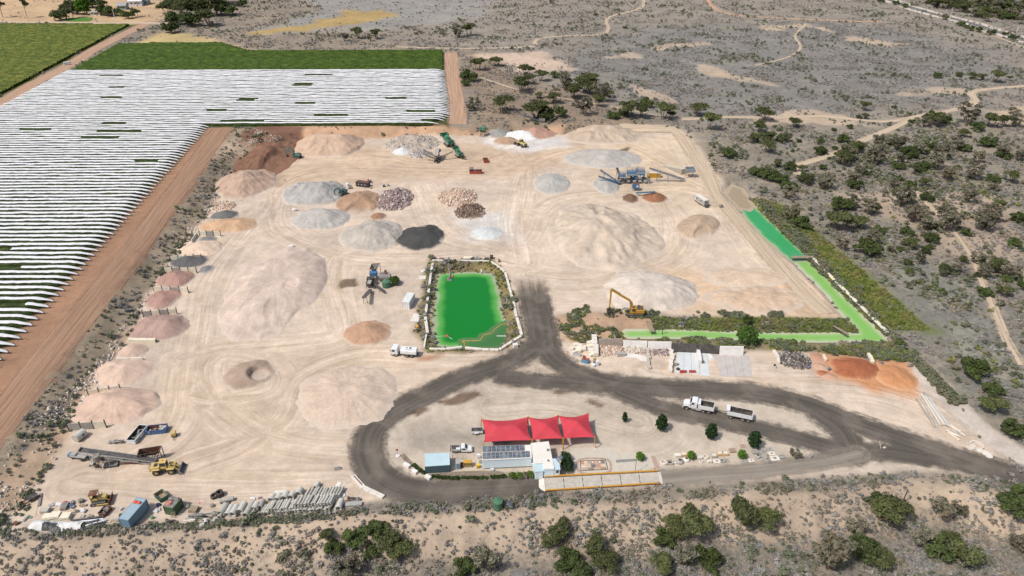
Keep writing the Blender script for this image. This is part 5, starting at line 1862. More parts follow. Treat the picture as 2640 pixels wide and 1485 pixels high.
def container(label,loc,rz,L,W,H,m,roof=None,doors=True,name='shipping_container',cover=None):
 """corrugated steel box; its doors face +x"""
 e=thing(name,label,'container',loc,rz)
 f=MB()
 for x in (-1,1):
  for y in (-1,1):
   f.box((x*(L/2-.08),y*(W/2-.08),H/2),(.16,.16,H))
 for x in (-1,1):
  f.box((x*(L/2-.07),0,.08),(.14,W-.3,.16)).box((x*(L/2-.07),0,H-.07),(.14,W-.3,.14))
 for y in (-1,1):
  f.box((0,y*(W/2-.07),.08),(L-.3,.14,.16)).box((0,y*(W/2-.07),H-.07),(L-.3,.14,.14))
 f.build('frame',m,e)

 def corr(a,b,out,name_):
  a,b,out=Vector(a),Vector(b),Vector(out)
  n=max(6,int((b-a).length/.14)) // 2*2
  V,F=[],[]
  for k in range(n+1):
   p=a.lerp(b,k/n)+out*(.045 if (k // 1) % 4 in (1,2) else 0.0)
   V+=[(p.x,p.y,.14),(p.x,p.y,H-.12)]
  for k in range(n):
   F.append((2*k,2*k+2,2*k+3,2*k+1))
  MB().add(V,F).build(name_,m,e)
 corr((-L/2+.1,W/2-.08,0),(L/2-.1,W/2-.08,0),(0,1,0),'side_wall')
 corr((-L/2+.1,-W/2+.08,0),(L/2-.1,-W/2+.08,0),(0,-1,0),'side_wall')
 corr((-L/2+.08,-W/2+.1,0),(-L/2+.08,W/2-.1,0),(-1,0,0),'end_wall')
 if doors:
  for s_ in (-1,1):
   d=MB().box((L/2-.07,s_*(W/4-.03),H/2),(.06,W/2-.12,H-.3)).build('door',m,e)
   l=MB()
   for y in (.12,.35):
    l.cyl((L/2,s_*(W/4-.03)+s_*(y-.25),.25),(L/2,s_*(W/4-.03)+s_*(y-.25),H-.25),.02,n=6)
   l.build('lock_rods',GALV,d)
 else:
  corr((L/2-.08,-W/2+.1,0),(L/2-.08,W/2-.1,0),(1,0,0),'end_wall')
 r_=MB().box((0,0,H-.04),(L-.24,W-.24,.06))
 n=int(L/.3)
 for k in range(n):
  r_.box((-L/2+.3+(L-.6)*k/(n-1),0,H-.005),(.12,W-.4,.03))
 r_.build('roof',roof or m,e)
 return e

def slab(name,label,cat,loc,rz,dims,m,group=None,stack=1,gap=.04,jit=.05):
 """flat slab or a stack of slabs"""
 r=random.Random(int(loc[0]*13+loc[1]*7))
 if stack==1:
  o=MB().box((0,0,dims[2]/2),dims).build(name,m,None,bevel=min(.03,dims[2]*.2))
  o.location=loc; o.rotation_euler=(0,0,rz)
  return tag(o,label,cat,group)
 e=thing(name,label,cat,loc,rz,group)
 z=0
 for k in range(stack):
  MB().box((r.uniform(-jit,jit),r.uniform(-jit,jit),z+dims[2]/2),dims,r.uniform(-.03,.03)).build('slab',m,e,bevel=.02)
  z+=dims[2]+gap
  if k<stack-1:
   b=MB()
   for s_ in (-1,1):
    b.box((s_*dims[0]*.3,0,z-gap/2),(.1,dims[1]*.9,gap+.02))
   b.build('spacer',TIMBER,e)
 return e

def box_thing(name,label,cat,loc,rz,parts,group=None):
 """parts: (name, material, [boxes (centre, size, turn)], bevel)"""
 e=thing(name,label,cat,loc,rz,group)
 for nm,m,bs,bv in parts:
  q=MB()
  for b in bs:
   if b[0]=='c':
    q.cyl(*b[1:])
   elif b[0]=='b':
    q.bar(*b[1:])
   else:
    q.box(*b)
  q.build(nm,m,e,bevel=bv,smooth_=any(b[0]=='c' for b in bs))
 return e

def gp(t,x,y,z=0.0):
 p=on(t,x,y)
 return Vector((p.x,p.y,p.z+z))

def face(t,x0,y0,x1,y1):
 a,b=on(t,x0,y0),on(t,x1,y1)
 return (a+b)/2,head(a,b),(b-a).length

# ================================================================== machines
# yellow wheel loader by the stacker
c_,rz_,_=face('b',1572,1078,1818,1058)
c_=c_+Vector((-math.sin(rz_),math.cos(rz_),0))*1.3
loader('yellow wheel loader parked in front of the long conveyor',c_,rz_,YELLOW,STEEL,1.0)
p=gp('g',2040,262)
loader('dusty cream wheel loader pushing into the brown heap at the back',p,R(128),PALEYEL,DARK,1.1)

# long arm excavator
a,b=on('o',930,1185),on('o',1455,1190)
c_=(a+b)/2+Vector((0,1.4,0))
zx=lambda x:(px('o',1190,0)[0]-px('o',x,0)[0])*(c_.y*CP+CAM_H*SP)/FOC

def zh(x,y):
 return above((c_.x,c_.y),'o',x,y)-c_.z

excavator('yellow long arm excavator standing on the rough ground by the cross channel',c_,math.pi,CATYEL,
  [(zx(1085),2.0),(zx(1050),zh(0,740)),(zx(980),zh(0,655)),(zx(400),zh(0,330))],
  [(zx(385),zh(0,300)),(zx(385),zh(0,600)),(zx(375),zh(0,860))],1.4,1.2,(zx(370),zh(0,960)),.3)

# teal excavators
a,b=on('q',1150,790),on('q',1560,770)
c_=(a+b)/2+Vector((0,.8,0))
excavator('teal excavator digging at the dark brown earth heap',c_,R(172),TEAL,[(.9,1.9),(1.7,3.8),(2.7,4.5),(4.9,4.2)],[(5.0,4.4),(5.3,2.6),(5.4,1.3)],1.2,1.0,(5.2,.75),.4)
p=gp('i',1175,425)
excavator('teal excavator reaching down beside the light grey gravel',p+Vector((0,1,.3)),R(232),TEAL,[(.9,1.9),(1.5,3.4),(2.3,4.0),(4.0,3.4)],[(4.1,3.5),(4.2,2.2),(4.0,1.0)],1.1,.95,(3.9,.6),.4)

# yellow bulldozer
def dozer():
 a,b=on('a',1500,495),on('a',1760,455)
 c_=(a+b)/2+Vector((0,1.0,0))
 e=thing('bulldozer','old yellow bulldozer with open canopy beside the rusty bin','bulldozer',c_,head(a,b))
 for s_ in (-1,1):
  track(e,-1.3,1.3,s_*.95,.5,.42)
 MB().box((0,0,.9),(2.9,1.3,.6)).build('chassis',DARK,e)
 h=MB().box((.85,0,1.55),(1.7,1.05,.85)).box((1.72,0,1.5),(.1,.95,.9)).build('engine_hood',YELLOW,e,bevel=.06)
 MB().cyl((.9,.2,1.95),(.9,.2,2.7),.07,n=8).build('exhaust',RUST,h)
 MB().box((-.75,0,1.35),(1.5,1.3,.6)).box((-1.25,0,1.8),(.5,1.3,.6)).build('operator_platform',YELLOW,e,bevel=.05)
 MB().box((-.6,0,1.8),(.6,.6,.3)).box((-.85,0,2.1),(.15,.6,.5)).build('seat',BLACKP,e)
 k=MB()
 for x in (-1.35,.0):
  for s_ in (-1,1):
   k.bar((x,s_*.72,1.6),(x,s_*.72,3.0),.09)
 k.box((-.68,0,3.05),(1.7,1.75,.1))
 k.build('canopy',RUST,e)
 MB().prism([(2.25,.1),(2.35,.1),(2.22,.55),(2.4,1.15),(2.3,1.18),(2.1,.55)],'y',-1.65,1.65).build('blade',RUST,e)
 f=MB()
 for s_ in (-1,1):
  f.bar((-.3,s_*1.28,.5),(2.2,s_*1.28,.4),.16,.22)
  f.bar((1.2,s_*.5,1.4),(2.2,s_*.55,.9),.1)
 f.build('push_arms',YELLOW,e)

dozer()

# ------------------------------------------------------------------ trucks
def cab_bonnet(e,m,x0):
 """bonneted truck cab; front bumper at x0 + 2.6"""
 b=MB()
 b.prism([(x0+.9,1.05),(x0+2.55,1.0),(x0+2.6,1.55),(x0+2.3,1.95),(x0+.9,2.2)],'y',-.85,.85)
 bn=b.build('bonnet',m,e,bevel=.12)
 MB().box((x0+2.6,0,1.35),(.05,1.0,.6)).build('grille',GALV,bn)
 for s_ in (-1,1):
  MB().box((x0+2.53,s_*.72,1.35),(.08,.3,.3)).build('headlight',PLASTICW,bn)
 g_=MB()
 for s_ in (-1,1):
  g_.prism([(x0+.9,.95),(x0+1.0,1.4),(x0+1.35,1.62),(x0+2.1,1.6),(x0+2.4,1.2),(x0+2.3,1.2),(x0+2.0,1.48),(x0+1.4,1.5),(x0+1.1,1.3),(x0+1.0,.95)],'y',s_*1.2-.2,s_*1.2+.12)
 g_.build('mudguards',m,e)
 MB().box((x0+2.58,0,.72),(.25,2.4,.35)).build('bumper',GALV,e,bevel=.05)
 c=MB()
 c.prism([(x0-.9,.95),(x0+.92,.95),(x0+.92,2.15),(x0+.5,2.95),(x0+.2,3.15),(x0-.9,3.2)],'y',-1.15,1.15)
 cb=c.build('cab',m,e,bevel=.1)
 w_=MB()
 w_.bar((x0+.935,0,2.2),(x0+.545,0,2.92),2.0,.04,up=(1,0,0))
 w_.build('windscreen',GLASS,cb)
 for s_ in (-1,1):
  MB().prism([(x0-.1,2.15),(x0+.72,2.15),(x0+.42,2.8),(x0-.1,2.8)],'y',s_*1.16-.01,s_*1.16+.01).build('side_window',GLASS,cb)
  MB().box((x0+.95,s_*1.36,2.35),(.12,.25,.5)).build('mirror',m,cb)
 MB().box((x0-.3,0,.8),(1.6,2.3,.3)).build('step',GALV,e)
 return cb

def tray(e,x0,x1,m,inside_m,H=1.15,z=1.25,W=2.45):
 b=MB()
 b.box(((x0+x1)/2,0,z),(x1-x0,W,.12))
 for s_ in (-1,1):
  b.box(((x0+x1)/2,s_*(W/2-.04),z+H/2),(x1-x0,.08,H))
 b.box((x0+.04,0,z+H/2),(.08,W-.16,H)).box((x1-.04,0,z+H/2+.12),(.08,W-.16,H+.24))
 t_=b.build('tipper_body',m,e)
 MB().box((x1-.1,0,z+H+.28),(.9,W,.1)).build('headboard',m,t_)
 i_=MB().box(((x0+x1)/2,0,z+.09),(x1-x0-.3,W-.3,.05))
 for s_ in (-1,1):
  i_.box(((x0+x1)/2,s_*(W/2-.095),z+H/2),(x1-x0-.2,.02,H-.1))
 i_.build('tray_lining',inside_m,t_)
 r_=MB()
 for k in range(5):
  for s_ in (-1,1):
   r_.box((x0+.3+(x1-x0-.6)*k/4,s_*(W/2+.02),z+H/2),(.1,.05,H*.9))
 r_.build('ribs',m,t_)
 return t_

def tipper():
 f,b=on('n',290,566),on('n',850,674)
 rz=head(b,f)
 L=(f-b).length
 c_=b+Vector((-math.sin(rz),math.cos(rz),0))*-1.15
 e=thing('tipper_truck','white bonneted tipper truck pulling the tipper trailer','truck',(c_.x,c_.y,0),rz)
 fx=L
 MB().box((fx/2,0,.85),(fx+2.2,.9,.3)).build('chassis',DARK,e)
 cab_bonnet(e,WHITE,fx-1.6)
 for x in (0,1.35):
  for s_ in (-1,1):
   wheel(e,x,s_*1.22,.52,.55,GALV)
 for s_ in (-1,1):
  wheel(e,fx,s_*1.2,.52,.32,GALV)
 tray(e,-1.2,fx-2.75,WHITE,DARK)
 for s_ in (-1,1):
  MB().cyl((fx-3.6,s_*1.0,.75),(fx-2.4,s_*1.0,.75),.3,n=12).build('fuel_tank',GALV,e,smooth_=True)
 MB().cyl((fx-2.62,-1.0,1.2),(fx-2.62,-1.0,3.5),.08,n=8).build('exhaust_stack',GALV,e)
 MB().box((-1.3,0,.95),(.12,2.3,.2)).build('tail_bar',REDB,e)
 # trailer
 w1,w3=on('n',1410,796),on('n',1855,890)
 rz2=head(w3,w1)
 L2=(w1-w3).length
 c2=w3+Vector((-math.sin(rz2),math.cos(rz2),0))*-1.15
 t_=thing('tipper_trailer','white tipper trailer with empty dark tray behind the truck','trailer',(c2.x,c2.y,0),rz2)
 MB().box((L2/2,0,.85),(L2+1.6,.9,.3)).build('chassis',DARK,t_)
 for x in (0,1.3,L2):
  for s_ in (-1,1):
   wheel(t_,x,s_*1.22,.52,.55,GALV)
 tray(t_,-.95,L2+.95,WHITE,DARK)
 d=MB()
 hitch=Matrix.Rotation(-rz2,3,'Z') @ (Vector((c_.x,c_.y,0))+Matrix.Rotation(rz,3,'Z') @ Vector((-1.35,0,0))-Vector((c2.x,c2.y,0)))
 for s_ in (-1,1):
  d.bar((L2+.7,s_*.6,.8),(hitch.x,hitch.y,.8),.12)
 d.build('drawbar',DARK,t_)

tipper()

def water_truck():
 f,b=on('j',597,1347),on('j',803,1362)
 rz=head(b,f)
 L=(f-b).length
 c_=b+Vector((-math.sin(rz),math.cos(rz),0))*-1.1
 e=thing('water_truck','white water tanker truck parked below the green pond','truck',(c_.x,c_.y,0),rz)
 MB().box((L/2-.3,0,.85),(L+2.6,.9,.3)).build('chassis',DARK,e)
 for x in (0,1.35):
  for s_ in (-1,1):
   wheel(e,x,s_*1.2,.52,.55,GALV)
 for s_ in (-1,1):
  wheel(e,L,s_*1.18,.52,.32,GALV)
 c=MB().prism([(L-.75,.75),(L+1.2,.75),(L+1.28,1.7),(L+1.1,2.75),(L+.8,2.95),(L-.75,2.95)],'y',-1.18,1.18)
 cb=c.build('cab',WHITE,e,bevel=.1)
 MB().bar((L+1.285,0,1.75),(L+1.125,0,2.68),2.0,.04,up=(1,0,0)).build('windscreen',GLASS,cb)
 for s_ in (-1,1):
  MB().box((L+.45,s_*1.185,2.1),(.85,.03,.65)).build('side_window',GLASS,cb)
  MB().box((L+1.35,s_*1.3,2.2),(.1,.22,.45)).build('mirror',BLACKP,cb)
 MB().box((L+1.25,0,.6),(.2,2.35,.35)).build('bumper',BLACKP,e)
 x0,x1=-1.5,L-1.55
 t_=MB().prism([(-1.15,1.1),(1.15,1.1),(1.22,1.5),(1.22,2.2),(.95,2.6),(-.95,2.6),(-1.22,2.2),(-1.22,1.5)],'x',x0,x1).build('water_tank',WHITE,e,bevel=.08)
 MB().cyl((.4,0,2.55),(.4,0,2.75),.3,n=12).cyl((1.4,0,2.55),(1.4,0,2.7),.2,n=10).build('hatch',BLACKP,t_)
 MB().box((.5,-.9,2.66),(2.2,.08,.08)).box((.5,.9,2.66),(2.2,.08,.08)).build('walk_rail',GALV,t_)
 MB().cyl((L-1.3,-.9,.7),(L-2.4,-.9,.7),.28,n=12).build('fuel_tank',GALV,e)
 s_=MB()
 for y in (-.8,0,.8):
  s_.cyl((x0-.02,y,.8),(x0-.35,y,.55),.08,n=8)
 s_.bar((x0-.15,-1.1,.8),(x0-.15,1.1,.8),.1)
 s_.build('spray_bar',DARK,e)

water_truck()

def ute():
 f,b=on('e',985,285),on('e',795,290)
 rz=head(b,f)
 L=(f-b).length
 c_=b+Vector((-math.sin(rz),math.cos(rz),0))*.85
 e=thing('utility_truck','white tray back utility truck between the shed and the sails','car',(c_.x,c_.y,0),rz)
 for x in (0,L):
  for s_ in (-1,1):
   wheel(e,x,s_*.86,.36,.24,GALV)
 c=MB()
 c.prism([(L-1.75,.45),(L+.85,.45),(L+.9,.8),(L+.75,1.05),(L-.25,1.18),(L-.85,1.75),(L-1.6,1.8),(L-1.75,1.7)],'y',-.88,.88)
 cb=c.build('cab',WHITE,e,bevel=.09)
 MB().bar((L-.235,0,1.2),(L-.83,0,1.74),1.4,.03,up=(1,0,0)).build('windscreen',GLASS,cb)
 for s_ in (-1,1):
  MB().prism([(L-1.55,1.15),(L-.45,1.15),(L-.9,1.62),(L-1.5,1.65)],'y',s_*.885-.01,s_*.885+.01).build('side_window',GLASS,cb)
  MB().box((L+.86,s_*.62,.82),(.1,.35,.2)).build('headlight',PLASTICW,cb)
 MB().box((L/2,0,.45),(L+1.4,.8,.2)).build('chassis',DARK,e)
 t_=MB().box((-.15,0,.82),(2.5,1.8,.1))
 for s_ in (-1,1):
  t_.box((-.15,s_*.87,1.0),(2.5,.05,.28))
 t_.box((-1.38,0,1.0),(.05,1.8,.28))
 tr_=t_.build('tray',GALV,e)
 MB().box((.55,-.55,1.15),(1.0,.6,.55)).build('tool_box',WHITE,tr_)
 MB().box((-.2,.2,1.05),(1.6,1.0,.4)).build('tray_load',BLACKP,tr_,bevel=.1)
 k=MB()
 for x in (1.05,-1.35):
  for s_ in (-1,1):
   k.bar((x,s_*.8,.85),(x,s_*.8,1.85),.05)
  k.bar((x,-.8,1.85),(x,.8,1.85),.05)
 k.build('ladder_rack',GALV,e)

ute()

def box_trailer():
 p=gp('d',300,530)
 e=thing('box_trailer','white single axle box trailer loaded with dark gravel by the red sail','trailer',(p.x+.3,p.y+.9,0),R(3))
 for s_ in (-1,1):
  wheel(e,-.1,s_*.95,.34,.22,GALV)
 b=MB().box((0,0,.6),(2.9,1.6,.08))
 for s_ in (-1,1):
  b.box((0,s_*.78,.9),(2.9,.05,.6)); b.box((s_*1.43,0,.9),(.05,1.5,.6))
 bd=b.build('trailer_body',WHITE,e)
 MB().box((0,0,.98),(2.75,1.45,.3)).build('gravel_load',DARK,bd,bevel=.08)
 m_=MB()
 for s_ in (-1,1):
  m_.prism([(-.6,.6),(-.4,.8),(.2,.8),(.4,.6),(.32,.56),(.15,.73),(-.35,.73),(-.52,.56)],'y',s_*.95-.13,s_*.95+.13)
 m_.build('mudguard',WHITE,e)
 d=MB()
 for s_ in (-1,1):
  d.bar((1.4,s_*.6,.5),(2.6,0,.5),.08)
 d.bar((2.5,0,.5),(2.5,0,0.0),.06)
 d.build('drawbar',DARK,e)

box_trailer()

def car(label,loc,rz,m,name='parked_car',van=False):
 e=thing(name,label,'van' if van else 'car',loc,rz)
 L=2.7
 for x in (-L/2,L/2):
  for s_ in (-1,1):
   wheel(e,x,s_*.85,.35,.22,GALV)
 if van:
  prof=[(-2.35,.4),(2.2,.4),(2.35,.8),(2.2,1.15),(1.5,1.9),(1.2,2.0),(-2.25,2.0),(-2.4,1.6)]
 else:
  prof=[(-2.35,.4),(2.25,.4),(2.35,.75),(2.15,1.0),(1.1,1.1),(.45,1.62),(-1.6,1.68),(-2.2,1.2),(-2.4,1.0)]
 b=MB().prism(prof,'y',-.86,.86).build('body',m,e,bevel=.1)
 w_=MB()
 if van:
  w_.bar((2.185,0,1.18),(1.52,0,1.88),1.4,.03,up=(1,0,0))
 else:
  w_.bar((1.13,0,1.1),(.49,0,1.6),1.35,.03,up=(1,0,0)).bar((-2.18,0,1.24),(-1.68,0,1.65),1.3,.03,up=(-1,0,0))
 w_.build('windscreen',GLASS,b)
 for s_ in (-1,1):
  pr=[(-2.0,1.2),(1.9,1.2),(1.4,1.75),(-2.0,1.75)] if van else [(-1.9,1.12),(.9,1.12),(.38,1.55),(-1.5,1.58)]
  MB().prism(pr,'y',s_*.865-.01,s_*.865+.01).build('side_window',GLASS,b)
  MB().box((2.3,s_*.6,.78),(.1,.3,.16)).build('headlight',PLASTICW,b)
 return e

SLATE=paint('slate_blue_paint',(120,118,142),.35,.1)
car('slate grey car parked under the largest red shade sail',gp('d',720,672)+Vector((0,.9,0)),0.05,SLATE)
car('white van parked on the reddish track beside the olive vines',gp('1',512,488),R(20),WHITE,'parked_van',True)

# ------------------------------------------------------------------ long stacker conveyor with hopper
def stacker():
 org=gp('b',1450,830)
 e=thing('stacker_conveyor','long grey lattice conveyor with a rusty feed hopper','conveyor',org)
 A=at('b',1560,815,.9)-org
 B=at('b',300,640,4.6)-org
 conveyor(e,A,B,1.5,GALV,.8,((.62,1.1),(.86,1.2)))
 q=MB()
 ax=(B-A).normalized(); ax=Vector((ax.x,ax.y,0)).normalized()
 ay=Vector((-ax.y,ax.x,0))
 w0=A+ax*9
 for s_ in (-1,1):
  wheel_c=A+(B-A)*.8
  q.cyl((wheel_c.x+ay.x*s_*1.4,wheel_c.y+ay.y*s_*1.4,.5),(wheel_c.x+ay.x*s_*1.1,wheel_c.y+ay.y*s_*1.1,.5),.5,n=14)
 q.build('road_wheels',RUBBER,e)
 MB().bar(B+Vector((0,0,.5)),B-ax*-.9+Vector((0,0,-.5)),1.6,.1).build('head_chute',GALV,e)
 # hopper
 hc=at('b',1450,790,0)-org
 h=[]
 for (x,y,z) in ((1245,735,2.5),(1620,665,2.5),(1645,575,3.4),(1280,632,3.4)):
  h.append(at('b',x,y,z)-org)
 low=[Vector((hc.x+(v.x-hc.x)*.55,hc.y+(v.y-hc.y)*.35+.4,.9)) for v in h]
 m_=MB()
 for k in range(4):
  a,b=h[k],h[(k+1) % 4]
  c,d=low[(k+1) % 4],low[k]
  n=(b-a).cross(d-a).normalized()*.06
  V=[a,b,c,d,a+n,b+n,c+n,d+n]
  m_.add(V,[(0,1,2,3),(7,6,5,4),(0,4,5,1),(1,5,6,2),(2,6,7,3),(3,7,4,0)])
 hp=m_.build('feed_hopper',RUST,e)
 r_=MB()
 for k in range(7):
  t_=k/6
  p=h[0].lerp(h[1],t_); q_=low[0].lerp(low[1],t_)
  r_.bar(p+Vector((0,-.08,0)),Vector((q_.x,q_.y-.5,.1)),.1,.2)
 for k in range(4):
  r_.bar(h[k],h[(k+1) % 4],.12)
 r_.build('hopper_ribs',DARK,hp)
 l=MB()
 for v in h:
  l.bar(v+Vector((0,0,-.2)),(v.x,v.y,0),.14)
 l.build('hopper_legs',DARK,e)

stacker()
# old plant left under the stacker
p=gp('b',610,985)
box_thing('silo_hopper','small round grey hopper on thin splayed legs under the conveyor','hopper',p,0,[
 ('hopper_drum',STEEL,[('c',(0,.8,2.6),(0,.8,3.9),.85,.85,16),('c',(0,.8,1.9),(0,.8,2.6),.3,.85,16)],0),
 ('legs',DARK,[('b',(-.6,.2,2.7),(-.7,.1,0),.07),('b',(.6,.2,2.7),(.8,.1,0),.07),('b',(.6,1.4,2.7),(.8,1.6,0),.07),('b',(-.6,1.4,2.7),(-.8,1.6,0),.07),('b',(-.7,.1,.1),(.6,.2,2.4),.04)],0)])
p=gp('b',1130,880)
box_thing('vibrating_feeder','dusty cream vibrating feeder on skids behind the yellow loader','machine',p,R(4),[
 ('feeder_body',GALV,[((0,.6,.85),(4.2,1.2,.6)),((-1.5,.6,1.25),(.5,.9,.3)),((.3,.6,1.22),(1.8,.8,.2))],.04),
 ('motor',DARK,[((1.3,.6,1.3),(.6,.6,.4)),((-1.0,.6,1.2),(.4,.6,.3))],.05),
 ('skids',RUST,[((0,.0,.2),(5.0,.16,.3)),((0,1.2,.2),(5.0,.16,.3)),((-2.0,.6,.35),(.2,1.1,.3)),((2.0,.6,.35),(.2,1.1,.3))],0)])
p=gp('b',810,940)
box_thing('screen_deck','dark steel screen frame lying on the sand under the conveyor','machine',p,R(12),[
 ('frame',DARK,[((0,0,.25),(3.0,.12,.45)),((0,1.5,.25),(3.0,.12,.45)),((-1.5,.75,.25),(.12,1.5,.45)),((1.5,.75,.25),(.12,1.5,.45)),((-.5,.75,.25),(.1,1.5,.3)),((.5,.75,.25),(.1,1.5,.3))],0),
 ('mesh',STEEL,[((0,.75,.38),(2.9,1.4,.04))],0)])
p=gp('b',300,790)
box_thing('portable_screen','low wheeled screen trailer under the head of the conveyor','machine',p,R(-8),[
 ('deck',GALV,[((0,0,1.0),(4.0,1.3,.3)),((-1.2,0,1.35),(1.4,1.1,.4))],.03),('frame',DARK,[((.3,-.5,.7),(4.8,.14,.2)),((.3,.5,.7),(4.8,.14,.2)),((1.8,0,.5),(.3,1.2,.5)),((-1.6,0,.35),(.16,.9,.7))],0),
 ('wheels',RUBBER,[('c',(1.2,-.85,.4),(1.2,-.6,.4),.4,.4,14),('c',(1.2,.85,.4),(1.2,.6,.4),.4,.4,14)],0),('blue_panel',BLUEM,[((-2.3,.2,.8),(.9,1.2,.7))],.03)])
p=gp('b',510,900)
box_thing('water_pump','small white pump on a drawbar near the round hopper','pump',p,R(20),[('pump_body',WHITE,[((0,0,.45),(.6,.5,.5))],.1),('frame',DARK,[((0,0,.12),(1.4,.6,.12))],0),('motor',DARK,[('c',(.35,0,.5),(.75,0,.5),.18,.18,10)],0)])
p=gp('b',215,525)
box_thing('concrete_cylinder','big white cylinder with an opening lying below the lowest bay wall','tank',p+Vector((.3,.5,0)),R(72),[
 ('shell',PIPEW,[('c',(-.2,0,1.05),(2.4,0,1.05),1.05,1.05,22)],0),('opening',DARK,[((1.3,-1.03,1.25),(.5,.1,.5),0)],0),('collar',CONC,[('c',(-.28,0,1.05),(-.2,0,1.05),1.0,1.0,22)],0)])
p=gp('b',880,555)
e=thing('scrap_metal','twisted grey scrap metal heap beside the white skip bin','scrap',p)
r=random.Random(4)
for k in range(4):
 q=MB()
 for _ in range(7):
  q.bar((r.uniform(-2,2),r.uniform(0,1.2),r.uniform(.05,.3)),(r.uniform(-2,2.4),r.uniform(0,1.4),r.uniform(.05,.6)),r.uniform(.05,.25),r.uniform(.03,.1))
 q.build('scrap_piece',(STEEL,GALV,DARK,STEEL)[k],e)
c_,rz_,L_=face('b',1195,525,1235,250)
skip('white skip bin holding dark scrap below the pink heap',gp('b',1265,420),R(83),5.6,2.2,1.2,WHITE,DARK,STEEL)
skip('blue skip bin full of grey sheets beside the white bin',gp('b',1585,345)+Vector((0,.2,0)),R(9),4.6,2.2,1.2,paint('skip_blue',(80,118,164),.6,.25),RUST,GALV)
p=gp('b',1850,445)
box_thing('trailer_compressor','small yellow compressor on a drawbar trailer','compressor',p+Vector((0,.4,0)),R(-70),[
 ('housing',YELLOW,[((-.3,0,.95),(1.4,1.2,.9))],.1),('axle',DARK,[((-.2,0,.4),(1.5,.9,.15)),('b',(.5,.3,.4),(1.6,0,.4),.07),('b',(.5,-.3,.4),(1.6,0,.4),.07),('b',(1.5,0,.4),(1.5,0,0),.05)],0),
 ('wheels',RUBBER,[('c',(-.3,-.7,.3),(-.3,-.5,.3),.3,.3,12),('c',(-.3,.7,.3),(-.3,.5,.3),.3,.3,12)],0)])

# ------------------------------------------------------------------ crushing plant at the back
def mobile_plant(label,p,rz,m,k=1.0,name='mobile_crusher'):
 e=thing(name,label,'crusher',p,rz)
 for s_ in (-1,1):
  track(e,-1.8*k,1.8*k,s_*1.2*k,.5*k,.45*k)
 MB().box((0,0,1.25*k),(9.5*k,1.1*k,.4*k)).box((0,0,.8*k),(2.6*k,2.0*k,.5*k)).build('chassis',DARK,e)
 h=MB()
 for s_ in (-1,1):
  h.bar((3.0*k,s_*1.3*k,2.9*k),(5.6*k,s_*1.5*k,3.1*k),.1*k,1.3*k,up=(0,s_*.35,1))
 h.bar((5.55*k,-1.5*k,3.0*k),(5.55*k,1.5*k,3.0*k),.1*k,1.3*k)
 h.box((4.2*k,0,2.25*k),(2.8*k,1.8*k,.2*k))
 h.build('feed_hopper',m,e)
 MB().box((1.2*k,0,2.3*k),(2.2*k,2.0*k,1.7*k)).box((1.2*k,0,3.25*k),(1.6*k,1.5*k,.2*k)).build('crusher_box',m,e,bevel=.08)
 MB().box((-1.7*k,.1,2.2*k),(2.6*k,2.2*k,1.4*k)).build('power_unit',m,e,bevel=.08)
 MB().box((-1.7*k,0,2.95*k),(1.6*k,1.4*k,.12*k)).cyl((-2.4*k,.6*k,2.9*k),(-2.4*k,.6*k,3.5*k),.1*k,n=8).build('radiator',DARK,e)
 l=MB()
 for s_ in (-1,1):
  l.box((-1.2*k,s_*1.5*k,1.6*k),(4.0*k,.5*k,.06))
  for x in (-3,-1.2,.6):
   l.bar((x*k,s_*1.72*k,1.6*k),(x*k,s_*1.72*k,2.6*k),.05)
  l.bar((-3*k,s_*1.72*k,2.6*k),(.6*k,s_*1.72*k,2.6*k),.05)
 l.build('walkway',GALV,e)
 conveyor(e,(-1.5*k,0,.9*k),(-6.2*k,0,3.0*k),.9*k,m,.35,())
 return e

a,b=on('g',1085,330),on('g',900,175)
mobile_plant('green jaw crusher with a high dark hopper behind the dark screen',(a+b)/2,head(a,b),GREENM,1.3)
a,b=on('g',1200,470),on('g',1080,360)
mobile_plant('smaller green crusher nearest the red bins',(a+b)/2,head(a,b),GREENM,.98)

def screener():
 p=gp('g',820,490)
 e=thing('screening_plant','grey screening plant spreading three side conveyors','screen',p+Vector((0,1,0)),R(88))
 for s_ in (-1,1):
  track(e,-1.6,1.6,s_*1.1,.5,.42)
 MB().box((1,0,1.2),(9.0,1.2,.4)).build('chassis',DARK,e)
 s_=MB().bar((-1.5,0,2.9),(4.5,0,4.6),1.9,1.0)
 b=s_.build('screen_box',STEEL,e,bevel=.05)
 MB().bar((-1.3,0,3.5),(4.4,0,5.15),1.5,.05).build('screen_mesh',GALV,b)
 for x in (-1.2,1,3.5):
  l=MB()
  for y in (-.9,.9):
   l.bar((x,y,1.2),(x,y,3.2+x*.25),.12)
  l.build('support',DARK,e)
 MB().box((6.0,0,3.4),(1.8,2.4,1.0)).build('feed_box',DARK,e)
 conveyor(e,(0,.6,1.3),(.4,6.6,3.6),.8,STEEL,.35,())
 conveyor(e,(2.4,.6,1.4),(4.6,7.0,4.0),.8,STEEL,.35,())
 conveyor(e,(1.0,-.6,1.3),(3.2,-7.2,3.8),.8,STEEL,.35,())
 conveyor(e,(-1.5,0,1.2),(-3.4,.2,2.2),1.0,DARK,.3,())

